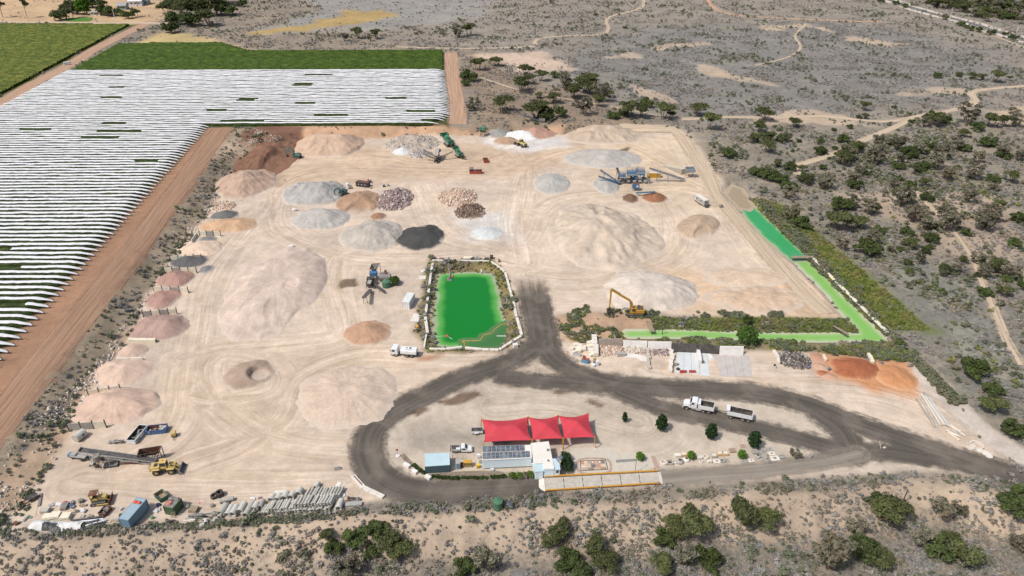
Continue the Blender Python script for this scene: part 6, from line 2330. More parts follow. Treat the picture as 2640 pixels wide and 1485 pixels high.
screener()
p=gp('g',1490,125)
box_thing('screen_tower','dark green steel screen tower at the back beside the small grey heap','screen',p+Vector((0,1.2,0)),R(-20),[
 ('tower_frame',DARK,[('b',(-1.2,-1,0),(-1.2,-1,4.2),.2),('b',(1.2,-1,0),(1.2,-1,4.2),.2),('b',(-1.2,1,0),(-1.2,1,4.2),.2),('b',(1.2,1,0),(1.2,1,4.2),.2),('b',(-1.2,-1,.5),(1.2,-1,3),.12),((0,0,2.4),(2.6,2.2,.15))],0),
 ('hopper',GREENM,[((0,0,4.1),(2.8,2.4,1.5),0,0,0),((0,0,3.0),(1.6,1.4,.9))],.05),('debris',GALV,[((1.6,-1.6,.3),(1.2,.6,.5),.4),((-1.6,-1.4,.25),(.8,.8,.5),.2),((.4,-1.9,.2),(1.5,.3,.3),.8)],.03)])
p=gp('2',1440,950)
e=thing('old_conveyor','old blue grey conveyor lying along the back bank','conveyor',p,R(172))
conveyor(e,(-3.5,0,1.0),(7.2,0,4.4),1.0,paint('faded_blue',(112,128,140),.6,.35),.5,((.25,.8),(.7,.9)))
MB().box((-5.4,0,1.3),(3.4,2.0,1.2)).box((-5.4,0,.4),(3.6,1.6,.5)).build('drive_unit',STEEL,e,bevel=.05)
p=gp('g',1380,662)
skip('long red skip bin with a torn grey side sheet by the crushers',p+Vector((0,.9,0)),R(0),5.8,2.3,1.3,REDB,DARK,STEEL)
MB().box((-2.0,1.3,1.9),(2.0,.08,1.6)).build('upright_sheet',GALV,bpy.data.objects['skip_bin.002'] if 'skip_bin.002' in bpy.data.objects else None)
skip('small red skip bin standing alone near the crushers',gp('g',1525,490)+Vector((0,.6,0)),R(100),4.6,2.2,1.0,REDB,RUST,RUST)

# ------------------------------------------------------------------ blue wash plant
def wash_plant():
 org=gp('h',880,400)
 e=thing('wash_plant','big blue sand washing plant with walkways and several conveyors','wash plant',org)
 P_=lambda x,y,z:at('h',x,y,z)-org
 s=TILES['h'][2]*(org.y*CP+CAM_H*SP)/FOC      # metres per reading unit
 W=lambda u:u*s
 # main body: three blocks on legs
 for (x,w_,z0,z1,d) in ((-190,90,2.2,3.9,4.5),(-60,110,3.2,5.2,5.0),(70,130,3.6,5.6,4.6)):
  b=MB().box((W(x),1.5,(z0+z1)/2),(W(w_),d*.7,z1-z0)).build('screen_box',BLUEM,e,bevel=.08)
  MB().box((W(x),1.5,z1+.05),(W(w_)*.8,d*.5,.12)).build('screen_deck',STEEL,b)
  l=MB()
  for i_ in (-.45,.45):
   for j_ in (-.3,.3):
    l.bar((W(x)+W(w_)*i_,1.5+d*j_,0),(W(x)+W(w_)*i_,1.5+d*j_,z0+.2),.18)
  l.bar((W(x)-W(w_)*.45,1.5-d*.3,.3),(W(x)+W(w_)*.45,1.5-d*.3,z0),.1)
  l.build('support_legs',BLUEM,b)
 wk=MB()
 for (x0,x1,y,z) in ((-230,-120,-1.2,3.0),(-120,10,-1.6,4.4),(0,160,-1.4,5.2),(-130,150,4.0,5.6),(-230,-110,4.2,3.2)):
  wk.box(((W(x0)+W(x1))/2,y,z),(W(x1-x0),.9,.08))
  for k in range(7):
   x=W(x0)+W(x1-x0)*k/6
   wk.bar((x,y-.42,z),(x,y-.42,z+1.05),.05)
  for zz in (.55,1.05):
   wk.bar((W(x0),y-.42,z+zz),(W(x1),y-.42,z+zz),.05)
  wk.bar((W(x0)+.3,y,0),(W(x0)+.3,y,z),.1).bar((W(x1)-.3,y,0),(W(x1)-.3,y,z),.1)
 for (xa,za,xb,zb,y) in ((-250,0,-215,3.0,-1.4),(-120,3.0,-95,4.4,-1.5),(10,4.4,40,5.2,-1.5),(190,0,150,5.2,-1.4)):
  for s_ in (-.35,.35):
   wk.bar((W(xa),y+s_,za),(W(xb),y+s_,zb),.07,.18)
   wk.bar((W(xa),y+s_,za+1),(W(xb),y+s_,zb+1),.05)
 wk.build('walkways',GALV,e)
 st=MB(); sd=MB()
 r=random.Random(17)
 for k in range(46):
  x,y=W(r.uniform(-250,190)),r.uniform(-1.8,4.2)
  z=r.uniform(.2,4.5)
  (st if k % 2 else sd).bar((x,y,z),(x+r.uniform(-1.6,1.6),y+r.uniform(-.6,.6),z+r.uniform(-1.5,2.2)),r.uniform(.08,.22),r.uniform(.08,.3))
 for k in range(10):
  MB().box((W(r.uniform(-230,160)),r.uniform(-1,3.5),r.uniform(.5,2.4)),(r.uniform(.8,2.2),r.uniform(.6,1.4),r.uniform(.5,1.4))).build('motor',DARK,e,bevel=.08)
 for k in range(5):
  st.cyl((W(-200+80*k),-1.0,1.2),(W(-200+80*k)+1.2,-1.0,1.2),.5,n=14)
 st.build('pipework',GALV,e)
 sd.build('bracing',DARK,e)
 # front classifying unit
 f=P_(890,520,0)
 b=MB().box((f.x,f.y+1.2,2.2),(W(95),2.6,1.6)).build('dewatering_screen',BLUEM,e,bevel=.06)
 MB().box((f.x+.5,f.y-.12,2.3),(1.0,.04,.7)).build('name_plate',PLASTICW,b)
 MB().box((f.x,f.y+1.2,3.03),(W(80),2.2,.06)).build('screen_mesh',RUST,b)
 l=MB()
 for i_ in (-.45,.45):
  for j_ in (0,2.4):
   l.bar((f.x+W(95)*i_,f.y+j_,0),(f.x+W(95)*i_,f.y+j_,1.5),.16)
 l.build('support_legs',BLUEM,b)
 g_=P_(890,400,0)
 c1=MB().cyl((g_.x,g_.y+.5,4.0),(g_.x,g_.y+.5,5.6),.95,n=16).cyl((g_.x,g_.y+.5,2.6),(g_.x,g_.y+.5,4.0),.25,.95,n=16).box((g_.x,g_.y+.5,2.2),(1.9,1.9,1.0)).build('cyclone',BLUEM,e,smooth_=True)
 MB().pipe([(g_.x,g_.y+.5,5.6),(g_.x,g_.y+1.2,6.5),(g_.x+1,g_.y+3,6.3)],.18).build('cyclone_pipe',BLUEM,c1)
 # conveyors
 conveyor(e,P_(670,405,.8),P_(385,215,5.6),.95,BLUEM,.5,((.45,.7),(.8,.9)))
 conveyor(e,P_(640,370,1.2)+Vector((.6,-2.2,0)),P_(360,305,3.6),.95,BLUEM,.5,((.5,.7),))
 conveyor(e,P_(660,290,2.6),P_(622,185,5.4),.95,DARK,.5,((.6,.8),))
 conveyor(e,P_(900,540,1.2),P_(1165,527,3.0),.85,BLUEM,.45,((.8,.8),))
 conveyor(e,P_(1590,345,1.2),P_(1095,185,6.8),.95,BLUEM,.55,((.45,.9),(.75,1.1)))
 hb=P_(1675,330,0)
 h=MB()
 for s_ in (-1,1):
  h.bar((hb.x+s_*2.0,hb.y-.2,3.4),(hb.x+s_*2.0,hb.y+3.4,3.6),.1,1.3)
 h.box((hb.x,hb.y+3.4,3.6),(4.0,.1,1.3)).box((hb.x,hb.y-.2,3.4),(4.0,.1,1.3)).box((hb.x,hb.y+1.6,2.9),(3.6,3.4,.1))
 hp=h.build('feed_hopper',paint('hopper_grey_blue',(140,152,160),.6,.3),e)
 l=MB()
 for i_ in (-1.9,1.9):
  for j_ in (0,3.2):
   l.bar((hb.x+i_,hb.y+j_,0),(hb.x+i_,hb.y+j_,3),.16)
 l.build('hopper_legs',GALV,hp)
 # tie beam along the ground
 t_=MB()
 a,b=P_(1040,395,0),P_(1600,365,0)
 for z in (.1,1.1):
  t_.bar(a+Vector((0,0,z)),b+Vector((0,0,z)),.1)
 for k in range(9):
  q=a.lerp(b,k/8)
  t_.bar(q,q+Vector((0,0,1.1)),.07)
 t_.build('handrail',GALV,e)
 m_=P_(1130,300,0)
 # generator container
 g2=at('h',1165,330,0)
 container('mustard yellow generator container between the blue conveyors',(g2.x,g2.y+1.3,0),R(-2),5.4,2.4,2.2,paint('mustard',(206,158,50),.55,.15),paint('cream_top',(226,214,196),.6,.2),True,'generator_container')
 return e

wash_plant()
a,b=on('h',1330,150),on('h',1600,270)
e=thing('feed_ramp','grey concrete faced loading ramp beside the blue feed hopper','ramp',(a+b)/2,head(a,b))
L_=(b-a).length
MB().prism([(-L_/2,-.02),(L_/2,-.02),(L_/2,2.6),(-L_/2,.05)],'y',-2.2,2.6).build('ramp_fill',mat('ramp_sand',S(216,198,172),.95,.08,.8),e)
MB().prism([(-L_/2,-.02),(L_/2,-.02),(L_/2,2.7),(-L_/2,.3)],'y',-2.4,-2.2).build('retaining_wall',CONCG,e)
# white caravan office by the upper channel
p=gp('h',1880,735)
e=thing('site_caravan','long dirty white site caravan near the upper channel','caravan',p+Vector((-.9,2.6,0)),R(112))
MB().box((0,0,1.75),(7.6,2.5,2.3)).build('body',GALV,e,bevel=.12)
MB().box((0,0,2.93),(7.2,2.2,.08)).build('roof',CONCL,e)
MB().box((-3.82,.3,2.2),(.04,1.0,.35)).build('window',GLASS,e)
for x in (-1.5,1.2):
 MB().box((x,1.262,2.1),(.8,.03,.5)).build('window',GLASS,e)
MB().box((2.6,1.262,1.6),(.7,.03,1.7)).build('door',CONCL,e)
MB().box((-4.3,0,.6),(1.2,1.6,1.0)).build('step_box',DARK,e)
for x in (-1,.3):
 for s_ in (-1,1):
  wheel(e,x,s_*1.2,.38,.25)
p=gp('h',2125,765)
box_thing('water_tank','small grey plastic water cube beside the shrub near the caravan','tank',p+Vector((0,.6,0)),.3,[('tank',STEEL,[((0,0,.75),(1.3,1.2,1.1))],.1),('cage',GALV,[((0,0,.1),(1.35,1.25,.14)),('b',(-.66,-.61,0),(-.66,-.61,1.3),.04),('b',(.66,-.61,0),(.66,-.61,1.3),.04),('b',(-.66,.61,0),(-.66,.61,1.3),.04),('b',(.66,.61,0),(.66,.61,1.3),.04)],0)])

# middle of the floor
a,b=on('i',1415,262),on('i',1590,285)
rz_=head(a,b)
L_=(b-a).length
e=container('black open topped container with white spots beside the teal excavator',(a+b)/2+Vector((-math.sin(rz_),math.cos(rz_),0))*1.2,rz_,max(6.0,L_),2.4,2.2,paint('black_paint',(66,64,64),.6,.1),RUST,True,'open_container')
s_=MB()
for x in (-1.6,0,1.6):
 s_.cyl((x,-1.22,1.2),(x,-1.3,1.2),.22,n=12)
s_.build('white_spots',PLASTICW,e)
MB().box((L_/2+.06,0,1.1),(.06,2.1,1.9)).build('pale_end_sheet',GALV,e)
p=gp('i',1625,205)
box_thing('engine_set','red and blue pump engine behind the black container','pump',p+Vector((0,.5,0)),.2,[('engine',paint('pump_blue',(70,100,130),.6,.2),[((.3,0,.6),(1.4,1.0,.8)),('c',(.9,.2,1.0),(.9,.2,1.5),.1,.1,8)],.08),('guard',ORANGE,[((-.5,0,1.1),(.7,.9,1.4))],.1),('skid',DARK,[((0,0,.1),(2.2,1.0,.18))],0)])
p=gp('i',1655,295)
box_thing('mini_dumper','tiny yellow plate machine at the corner of the black container','machine',p,.5,[('body',YELLOW,[((0,0,.5),(.9,.6,.5))],.1),('handle',DARK,[('b',(.4,.2,.5),(1.0,.2,1.1),.05),('b',(.4,-.2,.5),(1.0,-.2,1.1),.05),('b',(1.0,-.2,1.1),(1.0,.2,1.1),.05)],0),('base',DARK,[((0,0,.1),(.9,.6,.2))],.03)])
p=gp('i',1262,272)
box_thing('water_tank','white round water tank behind the second teal excavator','tank',p+Vector((0,.8,0)),0,[('tank',PLASTICW,[('c',(0,0,0),(0,0,1.5),.85,.85,18),('c',(0,0,1.5),(0,0,1.75),.85,.25,18)],0),('lid',DARK,[('c',(0,0,1.72),(0,0,1.85),.2,.2,10)],0)])
p=gp('i',1310,300)
box_thing('pump_skid','grey pump skid on the shadowed ground behind the teal excavator','pump',p,.3,[('pump',STEEL,[((0,.2,.45),(1.4,.8,.6)),('c',(.7,.2,.5),(1.2,.2,.5),.25,.25,10)],.05),('skid',DARK,[((0,.2,.1),(2.0,1.0,.18))],0)])
for (x,y,lab,mm) in ((1870,272,'small dark engine above the purplish rubble',DARK),(1940,260,'small grey crate above the purplish rubble',GALV)):
 p=gp('i',x,y)
 box_thing('loose_machine',lab,'machine',p,.2,[('body',mm,[((0,.3,.45),(1.0,.8,.8))],.08),('frame',DARK,[((0,.3,.06),(1.3,.9,.1)),((0,.3,.95),(.5,.4,.2))],.02)])
p=gp('i',382,672)
r=random.Random(5)
q=MB().ico((0,.4,.55),.85,2,.12,r,(1.3,.9,.7))
o=q.build('boulder',WHITEW,None,smooth_=False); o.location=p
tag(o,'white boulder between the two light grey gravel heaps','boulder')
p=gp('4',2200,420)
q=MB().ico((0,.4,.5),.8,2,.15,r,(1.4,.9,.7))
o=q.build('boulder',WHITEW,None); o.location=p
tag(o,'white boulder at the top end of the huge pink stockpile','boulder')

# ------------------------------------------------------------------ small sand plant with tanks
def sand_plant():
 org=gp('j',270,425)
 e=thing('sand_plant','dark sand screening plant with an open hopper beside the tanks','machine',org)
 P_=lambda x,y,z:at('j',x,y,z)-org
 top=[P_(290,150,4.4),P_(395,140,4.4),P_(345,215,4.0),P_(265,215,4.0)]
 c=(top[0]+top[1]+top[2]+top[3])/4
 low=[Vector((c.x+(v.x-c.x)*.35,c.y+(v.y-c.y)*.35,2.4)) for v in top]
 h=MB()
 for k in range(4):
  h.add([top[k],top[(k+1) % 4],low[(k+1) % 4],low[k]],[(0,1,2,3)])
  h.bar(top[k],top[(k+1) % 4],.1)
 hp=h.build('hopper',STEEL,e)
 l=MB()
 for v in top:
  l.bar(v,(v.x,v.y,0),.14)
 l.build('hopper_legs',DARK,hp)
 MB().box((c.x-.1,c.y-2.0,2.4),(2.6,1.4,1.5)).build('blue_drive',BLUEM,e,bevel=.1)
 conveyor(e,Vector((c.x,c.y,1.6)),Vector((c.x-.6,c.y-6.5,2.6)),1.1,DARK,.4,((.5,.8),))
 MB().box(P_(265,395,1.4),(2.0,2.6,1.6)).box(P_(275,350,2.0),(2.4,1.6,1.4)).build('screen_box',DARK,e,bevel=.05)
 MB().box(P_(262,385,2.6),(1.2,2.2,.15)).build('screen_mesh',GALV,e)
 conveyor(e,P_(275,480,1.0),P_(185,582,3.4),1.0,DARK,.4,((.8,.7),))
 conveyor(e,P_(330,410,1.4),P_(450,500,1.2),.7,DARK,.4,((.6,.5),))
 m_=MB()
 r=random.Random(8)
 for _ in range(10):
  m_.bar((r.uniform(-2,3),r.uniform(-2.5,2),.1),(r.uniform(-2,3),r.uniform(-2.5,2),r.uniform(.3,2.4)),.1)
 m_.build('loose_bars',DARK,e)

sand_plant()
p=gp('j',477,470)
box_thing('rainwater_tank','round green water tank with a ribbed lid by the sand plant','tank',p+Vector((0,1.4,0)),0,[
 ('tank',TANKG,[('c',(0,0,0),(0,0,2.1),1.45,1.45,28),('c',(0,0,2.1),(0,0,2.6),1.45,.3,28)],0),('lid',TANKG,[('c',(0,0,2.55),(0,0,2.7),.3,.3,12)],0),
 ('ribs',mat('tank_rib',S(120,160,134),.6),[('b',(0.3*math.cos(a),.3*math.sin(a),2.62),(1.4*math.cos(a),1.4*math.sin(a),2.16),.07) for a in [k*math.pi/4 for k in range(8)]],0)])
p=gp('j',455,400)
box_thing('steel_tank','grey steel tank lying behind the green water tank','tank',p+Vector((0,2.0,0)),0,[
 ('tank',STEEL,[('c',(-1.9,0,1.3),(1.9,0,1.3),1.25,1.25,22)],0),('cradle',DARK,[((-1.2,0,.25),(.3,2.2,.5)),((1.2,0,.25),(.3,2.2,.5))],0),('inlet',RUST,[('c',(.3,0,2.5),(.3,0,3.2),.35,.35,10),((.3,.3,3.5),(.8,.5,.6))],0)])
a,b=on('j',680,733),on('j',785,735)
rz_=R(80)
p=(a+b)/2
container('white site container standing left of the green pond',p+Vector((math.cos(rz_),math.sin(rz_),0))*3.05,rz_,6.1,2.5,2.6,paint('container_white',(232,232,228),.5,.12),None,True,'site_container')
p=gp('j',885,985)
box_thing('mini_excavator','small orange and black tipped over machine on the pond verge','machine',p+Vector((0,.5,0)),R(120),[('body',paint('orange_yellow',(222,160,62),.5,.2),[((0,.2,.6),(1.7,.7,.9))],.15),('tracks',DARK,[((0,-.4,.35),(1.9,.5,.6))],.12),('roller',RUBBER,[('c',(.7,-.7,.45),(.7,.2,.45),.42,.42,14)],0)])
for (x,y,w_,d_,rz_,lab) in ((862,845,2.6,4.6,R(-8),'large white flat slab on the sand left of the pond'),(945,330,2.3,2.4,R(3),'square cream slab on the weedy verge left of the pond'),(965,245,2.2,1.8,R(20),'tilted cream slab above the square slab by the pond'),(483,520,1.3,.8,R(5),'small pale slab lying beside the sand plant')):
 slab('concrete_slab',lab,'slab',gp('j',x,y,-.02),rz_,(w_,d_,.18),CONCL)

# ================================================================== office island
def sheet(name,pts,m,parent,th=.06):
 """flat sheet through corner points with a little thickness"""
 P_=[Vector(q) for q in pts]
 n=(P_[1]-P_[0]).cross(P_[-1]-P_[0]).normalized()
 if n.z<0:
  n=-n
 k=len(P_)
 V=[q for q in P_]+[q-n*th for q in P_]
 F=[tuple(range(k)),tuple(range(2*k-1,k-1,-1))]+[(a,k+a,k+(a+1) % k,(a+1) % k) for a in range(k)]
 return MB().add(V,F).build(name,m,parent)

def ribbed(parent,quad,n,m,name='roof_ribs',h=.035,w=.05):
 """raised seams of a metal roof between edge 0-1 and edge 3-2"""
 a,b,c,d=[Vector(q) for q in quad]
 up=(b-a).cross(d-a).normalized()
 up=up if up.z>0 else -up
 q=MB()
 for k in range(n):
  t_=(k+.5)/n
  q.bar(a.lerp(b,t_)+up*h/2,d.lerp(c,t_)+up*h/2,w,h,up=up)
 return q.build(name,m,parent)

def wall_box(parent,corners,z0,tops,m,name='wall',inset=0.25):
 """walls under a roof: corners are roof points, drawn in by the overhang"""
 c=sum((Vector(q) for q in corners),Vector())/len(corners)
 P_=[]
 for q in corners:
  v=Vector((q[0]-c.x,q[1]-c.y,0))
  v=v-v.normalized()*inset*1.4
  P_.append(Vector((c.x+v.x,c.y+v.y,0)))
 for k in range(len(P_)):
  a,b=P_[k],P_[(k+1) % len(P_)]
  za,zb=corners[k][2]-.08,corners[(k+1) % len(P_)][2]-.08
  n=(b-a).cross(Vector((0,0,1))).normalized()*.1
  MB().add([(a.x,a.y,z0),(b.x,b.y,z0),(b.x,b.y,zb),(a.x,a.y,za),(a.x-n.x,a.y-n.y,z0),(b.x-n.x,b.y-n.y,z0),(b.x-n.x,b.y-n.y,zb),(a.x-n.x,a.y-n.y,za)],
    [(0,1,2,3),(7,6,5,4),(0,4,5,1),(1,5,6,2),(2,6,7,3),(3,7,4,0)]).build(name,m,parent)
 return P_

D=lambda x,y,z:at('d',x,y,z)
org=at('d',850,1090,0)
off=thing('office_building','site office with rows of solar panels and a cream flat roof','building',org)
rel=lambda p:Vector(p)-org
Q=[rel(D(400,712,3.45)),rel(D(1222,686,3.45)),rel(D(1232,900,3.0)),rel(D(410,938,3.0))]
rf=sheet('roof',Q,CREAMR,off,.08)
ribbed(rf,Q,26,CREAMR)
wp=wall_box(off,Q,.35,None,LBLUEW,'wall',.1)
MB().box(((wp[0].x+wp[2].x)/2,(wp[0].y+wp[2].y)/2,.2),(abs(wp[2].x-wp[0].x)-.6,abs(wp[0].y-wp[2].y)-.6,.4)).build('underfloor_shade',DARK,off)  # solid dark block drawn as the shade among the floor stumps
for (u0,v0,u1,v1,n) in ((.008,.03,.858,.46,9),(.008,.52,.96,.97,11)):
 q0=lambda u,v:(Q[0].lerp(Q[1],u)).lerp(Q[3].lerp(Q[2],u),v)
 nrm=(Q[1]-Q[0]).cross(Q[3]-Q[0]).normalized()
 nrm=nrm if nrm.z>0 else -nrm
 for k in range(n):
  a,b=u0+(u1-u0)*k/n,u0+(u1-u0)*(k+.955)/n
  c4=[q0(a,v0)+nrm*.14,q0(b,v0)+nrm*.14,q0(b,v1)+nrm*.14,q0(a,v1)+nrm*.14]
  pn=sheet('solar_panel',c4,PV,off,.05)
  f=MB()
  for i_ in range(4):
   f.bar(c4[i_]+nrm*.012,c4[(i_+1) % 4]+nrm*.012,.06,.05,up=nrm)
  f.bar((c4[0]+c4[3])/2+nrm*.006,(c4[1]+c4[2])/2+nrm*.006,.03,.02,up=nrm)
  f.build('panel_frame',GALV,pn)
sl=MB()
for k in range(30):
 p=wp[3].lerp(wp[2],(k+.5)/30)
 sl.box((p.x,p.y-.02,1.6),(.03,.03,2.4),head(wp[3],wp[2]))
sl.build('cladding_seams',LBLUEW,off)
gt=Q[3].lerp(Q[2],.5)
MB().bar(Q[3]+Vector((0,-.06,-.08)),Q[2]+Vector((0,-.06,-.08)),.14,.14).build('gutter',WHITE,off)
# cream roofed wing
Q2=[rel(D(1213,657,3.35)),rel(D(1512,629,3.35)),rel(D(1606,1084,2.95)),rel(D(1438,1090,2.95)),rel(D(1421,992,3.02)),rel(D(1264,1002,3.02))]
rf2=sheet('roof',Q2,CREAMR,off,.1)
ribbed(rf2,[Q2[0],Q2[1],rel(D(1590,1000,3.02)),rel(D(1264,1002,3.02))],12,CREAMR)
wall_box(off,Q2,0,None,LBLUEW,'wall',.12)
Q3=[rel(D(1264,1004,2.75)),rel(D(1422,994,2.75)),rel(D(1428,1128,2.45)),rel(D(1278,1138,2.45))]
rf3=sheet('roof',Q3,LBLUE,off,.08)
ribbed(rf3,Q3,7,LBLUE)
wall_box(off,Q3,0,None,LBLUEW,'wall',.18)
g0=MB()
for (x,y,w_,h_) in ((1560,780,.5,.5),(1565,950,.35,.35)):
 p=rel(D(x,y,3.2))
 g0.box((p.x-.9,p.y,p.z+.1),(w_,w_,h_))
g0.build('roof_vents',STEEL,off)
p=rel(at('d',345,930,0))
MB().box((p.x,p.y+.3,.95),(.9,.45,.9)).build('air_conditioner',PLASTICW,off,bevel=.05)
p=rel(at('d',385,1000,0))
MB().box((p.x,p.y+.3,.6),(.8,.6,1.2)).build('meter_box',GALV,off,bevel=.03)
p=rel(at('d',575,1130,0))
MB().box((p.x,p.y+.2,.4),(.8,.35,.65)).build('air_conditioner',PLASTICW,off,bevel=.05)
p=rel(at('d',1240,1085,0))
MB().box((p.x,p.y+.1,1.2),(.45,.3,.8)).build('air_conditioner',PLASTICW,off,bevel=.05)

# weighbridge cabin
a,b=at('d',1447,1242,0),at('d',1692,1226,0)
rz_=head(a,b)
L_=(b-a).length
cabn=thing('weighbridge_cabin','pale blue weighbridge cabin with a sloped roof beside the scales','building',(a+b)/2,rz_)
MB().prism([(0,.25),(2.9,.25),(2.9,2.95),(0,2.5)],'x',-L_/2,L_/2).build('wall',LBLUEW,cabn,bevel=.06)
MB().prism([(-.12,2.5),(3.0,2.97),(3.0,3.05),(-.12,2.58)],'x',-L_/2-.08,L_/2+.08).build('roof',LBLUE,cabn)
MB().box((0,1.4,.12),(L_-.2,2.6,.24)).build('base',DARK,cabn)
MB().box((.15,-.012,1.75),(.95,.03,.7)).build('window',CREAMR,cabn)
MB().box((1.15,-.016,1.8),(.6,.04,.75)).build('window',GLASS,cabn)
MB().box((L_/2+.012,1.5,1.3),(.03,.85,1.9)).build('door',GALV,cabn)
s2=MB().bar((L_/2-.3,2.0,3.0),(L_/2-.3,2.0,3.9),.06)
pn=s2.build('panel_post',GALV,cabn)
MB().box((L_/2+.1,2.0,4.0),(1.6,1.0,.05),.3,-.55).build('solar_panel',PV,pn)
for s_ in (-1,1):
 MB().cyl((-L_/2+.2+.3*s_,-.35,0),(-L_/2+.2+.3*s_,-.35,1.0),.05,n=8).build('guard_post',PLASTICW,cabn)

# shed
E=lambda x,y,z:at('e',x,y,z)
so=at('e',515,570,0)
shed=thing('storage_shed','slate blue storage shed with a pale blue metal roof','building',so)
Qs=[E(316,290,2.75)-so,E(696,272,2.75)-so,E(702,460,2.25)-so,E(322,484,2.25)-so]
rfs=sheet('roof',Qs,LBLUE,shed,.06)
ribbed(rfs,Qs,17,LBLUE)
ws=wall_box(shed,Qs,0,None,TEALW,'wall',.06)
rb=MB()
for k in range(22):
 p=ws[3].lerp(ws[2],(k+.5)/22)
 rb.box((p.x,p.y-.03,1.05),(.06,.05,2.05),head(ws[3],ws[2]))
rb.build('wall_ribs',TEALW,shed)
MB().box((ws[1].lerp(ws[2],.5).x+.06,ws[1].lerp(ws[2],.5).y,1.0),(.06,1.6,1.9)).build('door',DARK,shed)

# things between shed and office
p=gp('e',825,530)
box_thing('chemical_cabinet','tall pale blue steel cabinet beside the storage shed','cabinet',p+Vector((0,.8,0)),R(2),[('cabinet',LBLUE,[((0,0,.95),(1.0,1.6,1.8))],.04),('lid',GALV,[((0,0,1.9),(1.1,1.7,.08))],0),('door',BLUEC,[((0,-.81,.95),(.8,.03,1.5))],0)])
p=gp('e',875,500)
box_thing('pallet_stack','low rusty red crate between the cabinet and the generator','crate',p+Vector((0,.5,0)),0,[('base',RUST,[((0,0,.15),(.9,1.6,.3))],.03),('rim',DARK,[((0,-.78,.36),(.9,.06,.15)),((0,.78,.36),(.9,.06,.15))],0)])
p=gp('e',970,505)
box_thing('generator','mustard yellow generator on a concrete plinth by the shed','generator',p+Vector((0,.6,0)),R(2),[
 ('housing',paint('generator_yellow',(214,164,60),.5,.12),[((0,0,1.05),(1.9,1.1,1.2))],.08),('plinth',CONC,[((0,0,.12),(2.1,1.3,.24))],.02),('base_frame',DARK,[((0,0,.34),(1.9,1.0,.22))],0),
 ('vents',DARK,[((-.6,-.56,1.1),(.35,.03,.7)),((0,-.56,1.1),(.35,.03,.7)),((.6,-.56,1.1),(.35,.03,.7))],0)])
p=gp('e',1122,520)
box_thing('wheelie_bin','bright yellow plastic bin against the office corner','bin',p+Vector((0,.35,0)),.2,[('bin_body',paint('bin_yellow',(236,190,40),.5,.03),[((0,0,.5),(.6,.65,.95),0,0,0,(1.12,1.12))],.06),('lid',paint('bin_yellow',(236,190,40)),[((0,0,1.02),(.72,.78,.1))],.04),('wheels',RUBBER,[('c',(-.3,.3,.1),(-.22,.3,.1),.1,.1,10),('c',(.3,.3,.1),(.22,.3,.1),.1,.1,10)],0)])
a,b=gp('e',745,385),gp('e',905,375)
fn=thing('yard_fence','grey wire fence panel behind the chemical cabinet','fence',(a+b)/2,head(a,b))
L_=(b-a).length
for x in (-.5,0,.5):
 MB().cyl((x*L_,0,0),(x*L_,0,1.6),.04,n=8).build('post',GALV,fn)
MB().box((0,0,1.5),(L_,.04,.05)).box((0,0,.3),(L_,.04,.05)).build('rails',GALV,fn)

# ------------------------------------------------------------------ red shade sails
def sail(label,c4,zc,peak,seed,ridge=0.0):
 """tensioned cloth between four corners with a raised middle"""
 P_=[at('d',x,y,zc) for x,y in c4]
 ctr=sum(P_,Vector())/4
 e=thing('shade_sail',label,'shade sail',(ctr.x,ctr.y,0),0,'red shade sails')
 P_=[q-Vector((ctr.x,ctr.y,0)) for q in P_]
 n,k=25,17
 V,F=[],[]
 for j_ in range(k):
  v=j_/(k-1)
  for i_ in range(n):
   u=i_/(n-1)
   uu=.5+(u-.5)*(1-.09*math.sin(math.pi*v)); vv=.5+(v-.5)*(1-.13*math.sin(math.pi*u))
   q=(P_[0].lerp(P_[1],uu)).lerp(P_[3].lerp(P_[2],uu),vv)
   a=abs(2*u-1); b=abs(2*v-1)
   if ridge:
    a=max(0,(a-ridge)/(1-ridge))
   t_=1-max(a,b)
   z=peak*(t_**1.25)
   z-=.35*(math.sin(math.pi*u)*b**3+math.sin(math.pi*v)*abs(2*u-1)**3)*(1-t_)
   V.append((q.x,q.y,zc+z))
 for j_ in range(k-1):
  for i_ in range(n-1):
   F.append((j_*n+i_,j_*n+i_+1,(j_+1)*n+i_+1,(j_+1)*n+i_))
 mesh_np('cloth',V,F,SAILR,e,True)
 hem=MB()
 rim=[V[i_] for i_ in range(n)]+[V[j_*n+n-1] for j_ in range(1,k)]+[V[(k-1)*n+i_] for i_ in range(n-2,-1,-1)]+[V[j_*n] for j_ in range(k-2,-1,-1)]
 hem.pipe([Vector(q) for q in rim],.035,5)
 hem.build('edge_cable',SAILR,e)
 for q in P_:
  out=Vector((q.x,q.y,0)).normalized()
  foot=Vector((q.x,q.y,0))+out*.45
  l=MB().cyl((foot.x,foot.y,0),(q.x+out.x*.05,q.y+out.y*.05,zc+.25),.11,n=10)
  po=l.build('pole',POLEY,e,smooth_=True)
  MB().box((foot.x,foot.y,.08),(.6,.6,.16)).build('footing',CONCL,po)
 return e

sail('longest red shade sail standing over the parked slate grey car',[(400,265),(1160,232),(1226,608),(440,642)],3.4,1.15,1,.45)
sail('middle red shade sail between the long sail and the square end sail',[(1176,230),(1660,205),(1740,580),(1246,606)],3.4,1.4,2)
sail('square red shade sail nearest the display paving',[(1680,205),(2168,166),(2272,560),(1766,580)],3.4,1.5,3)

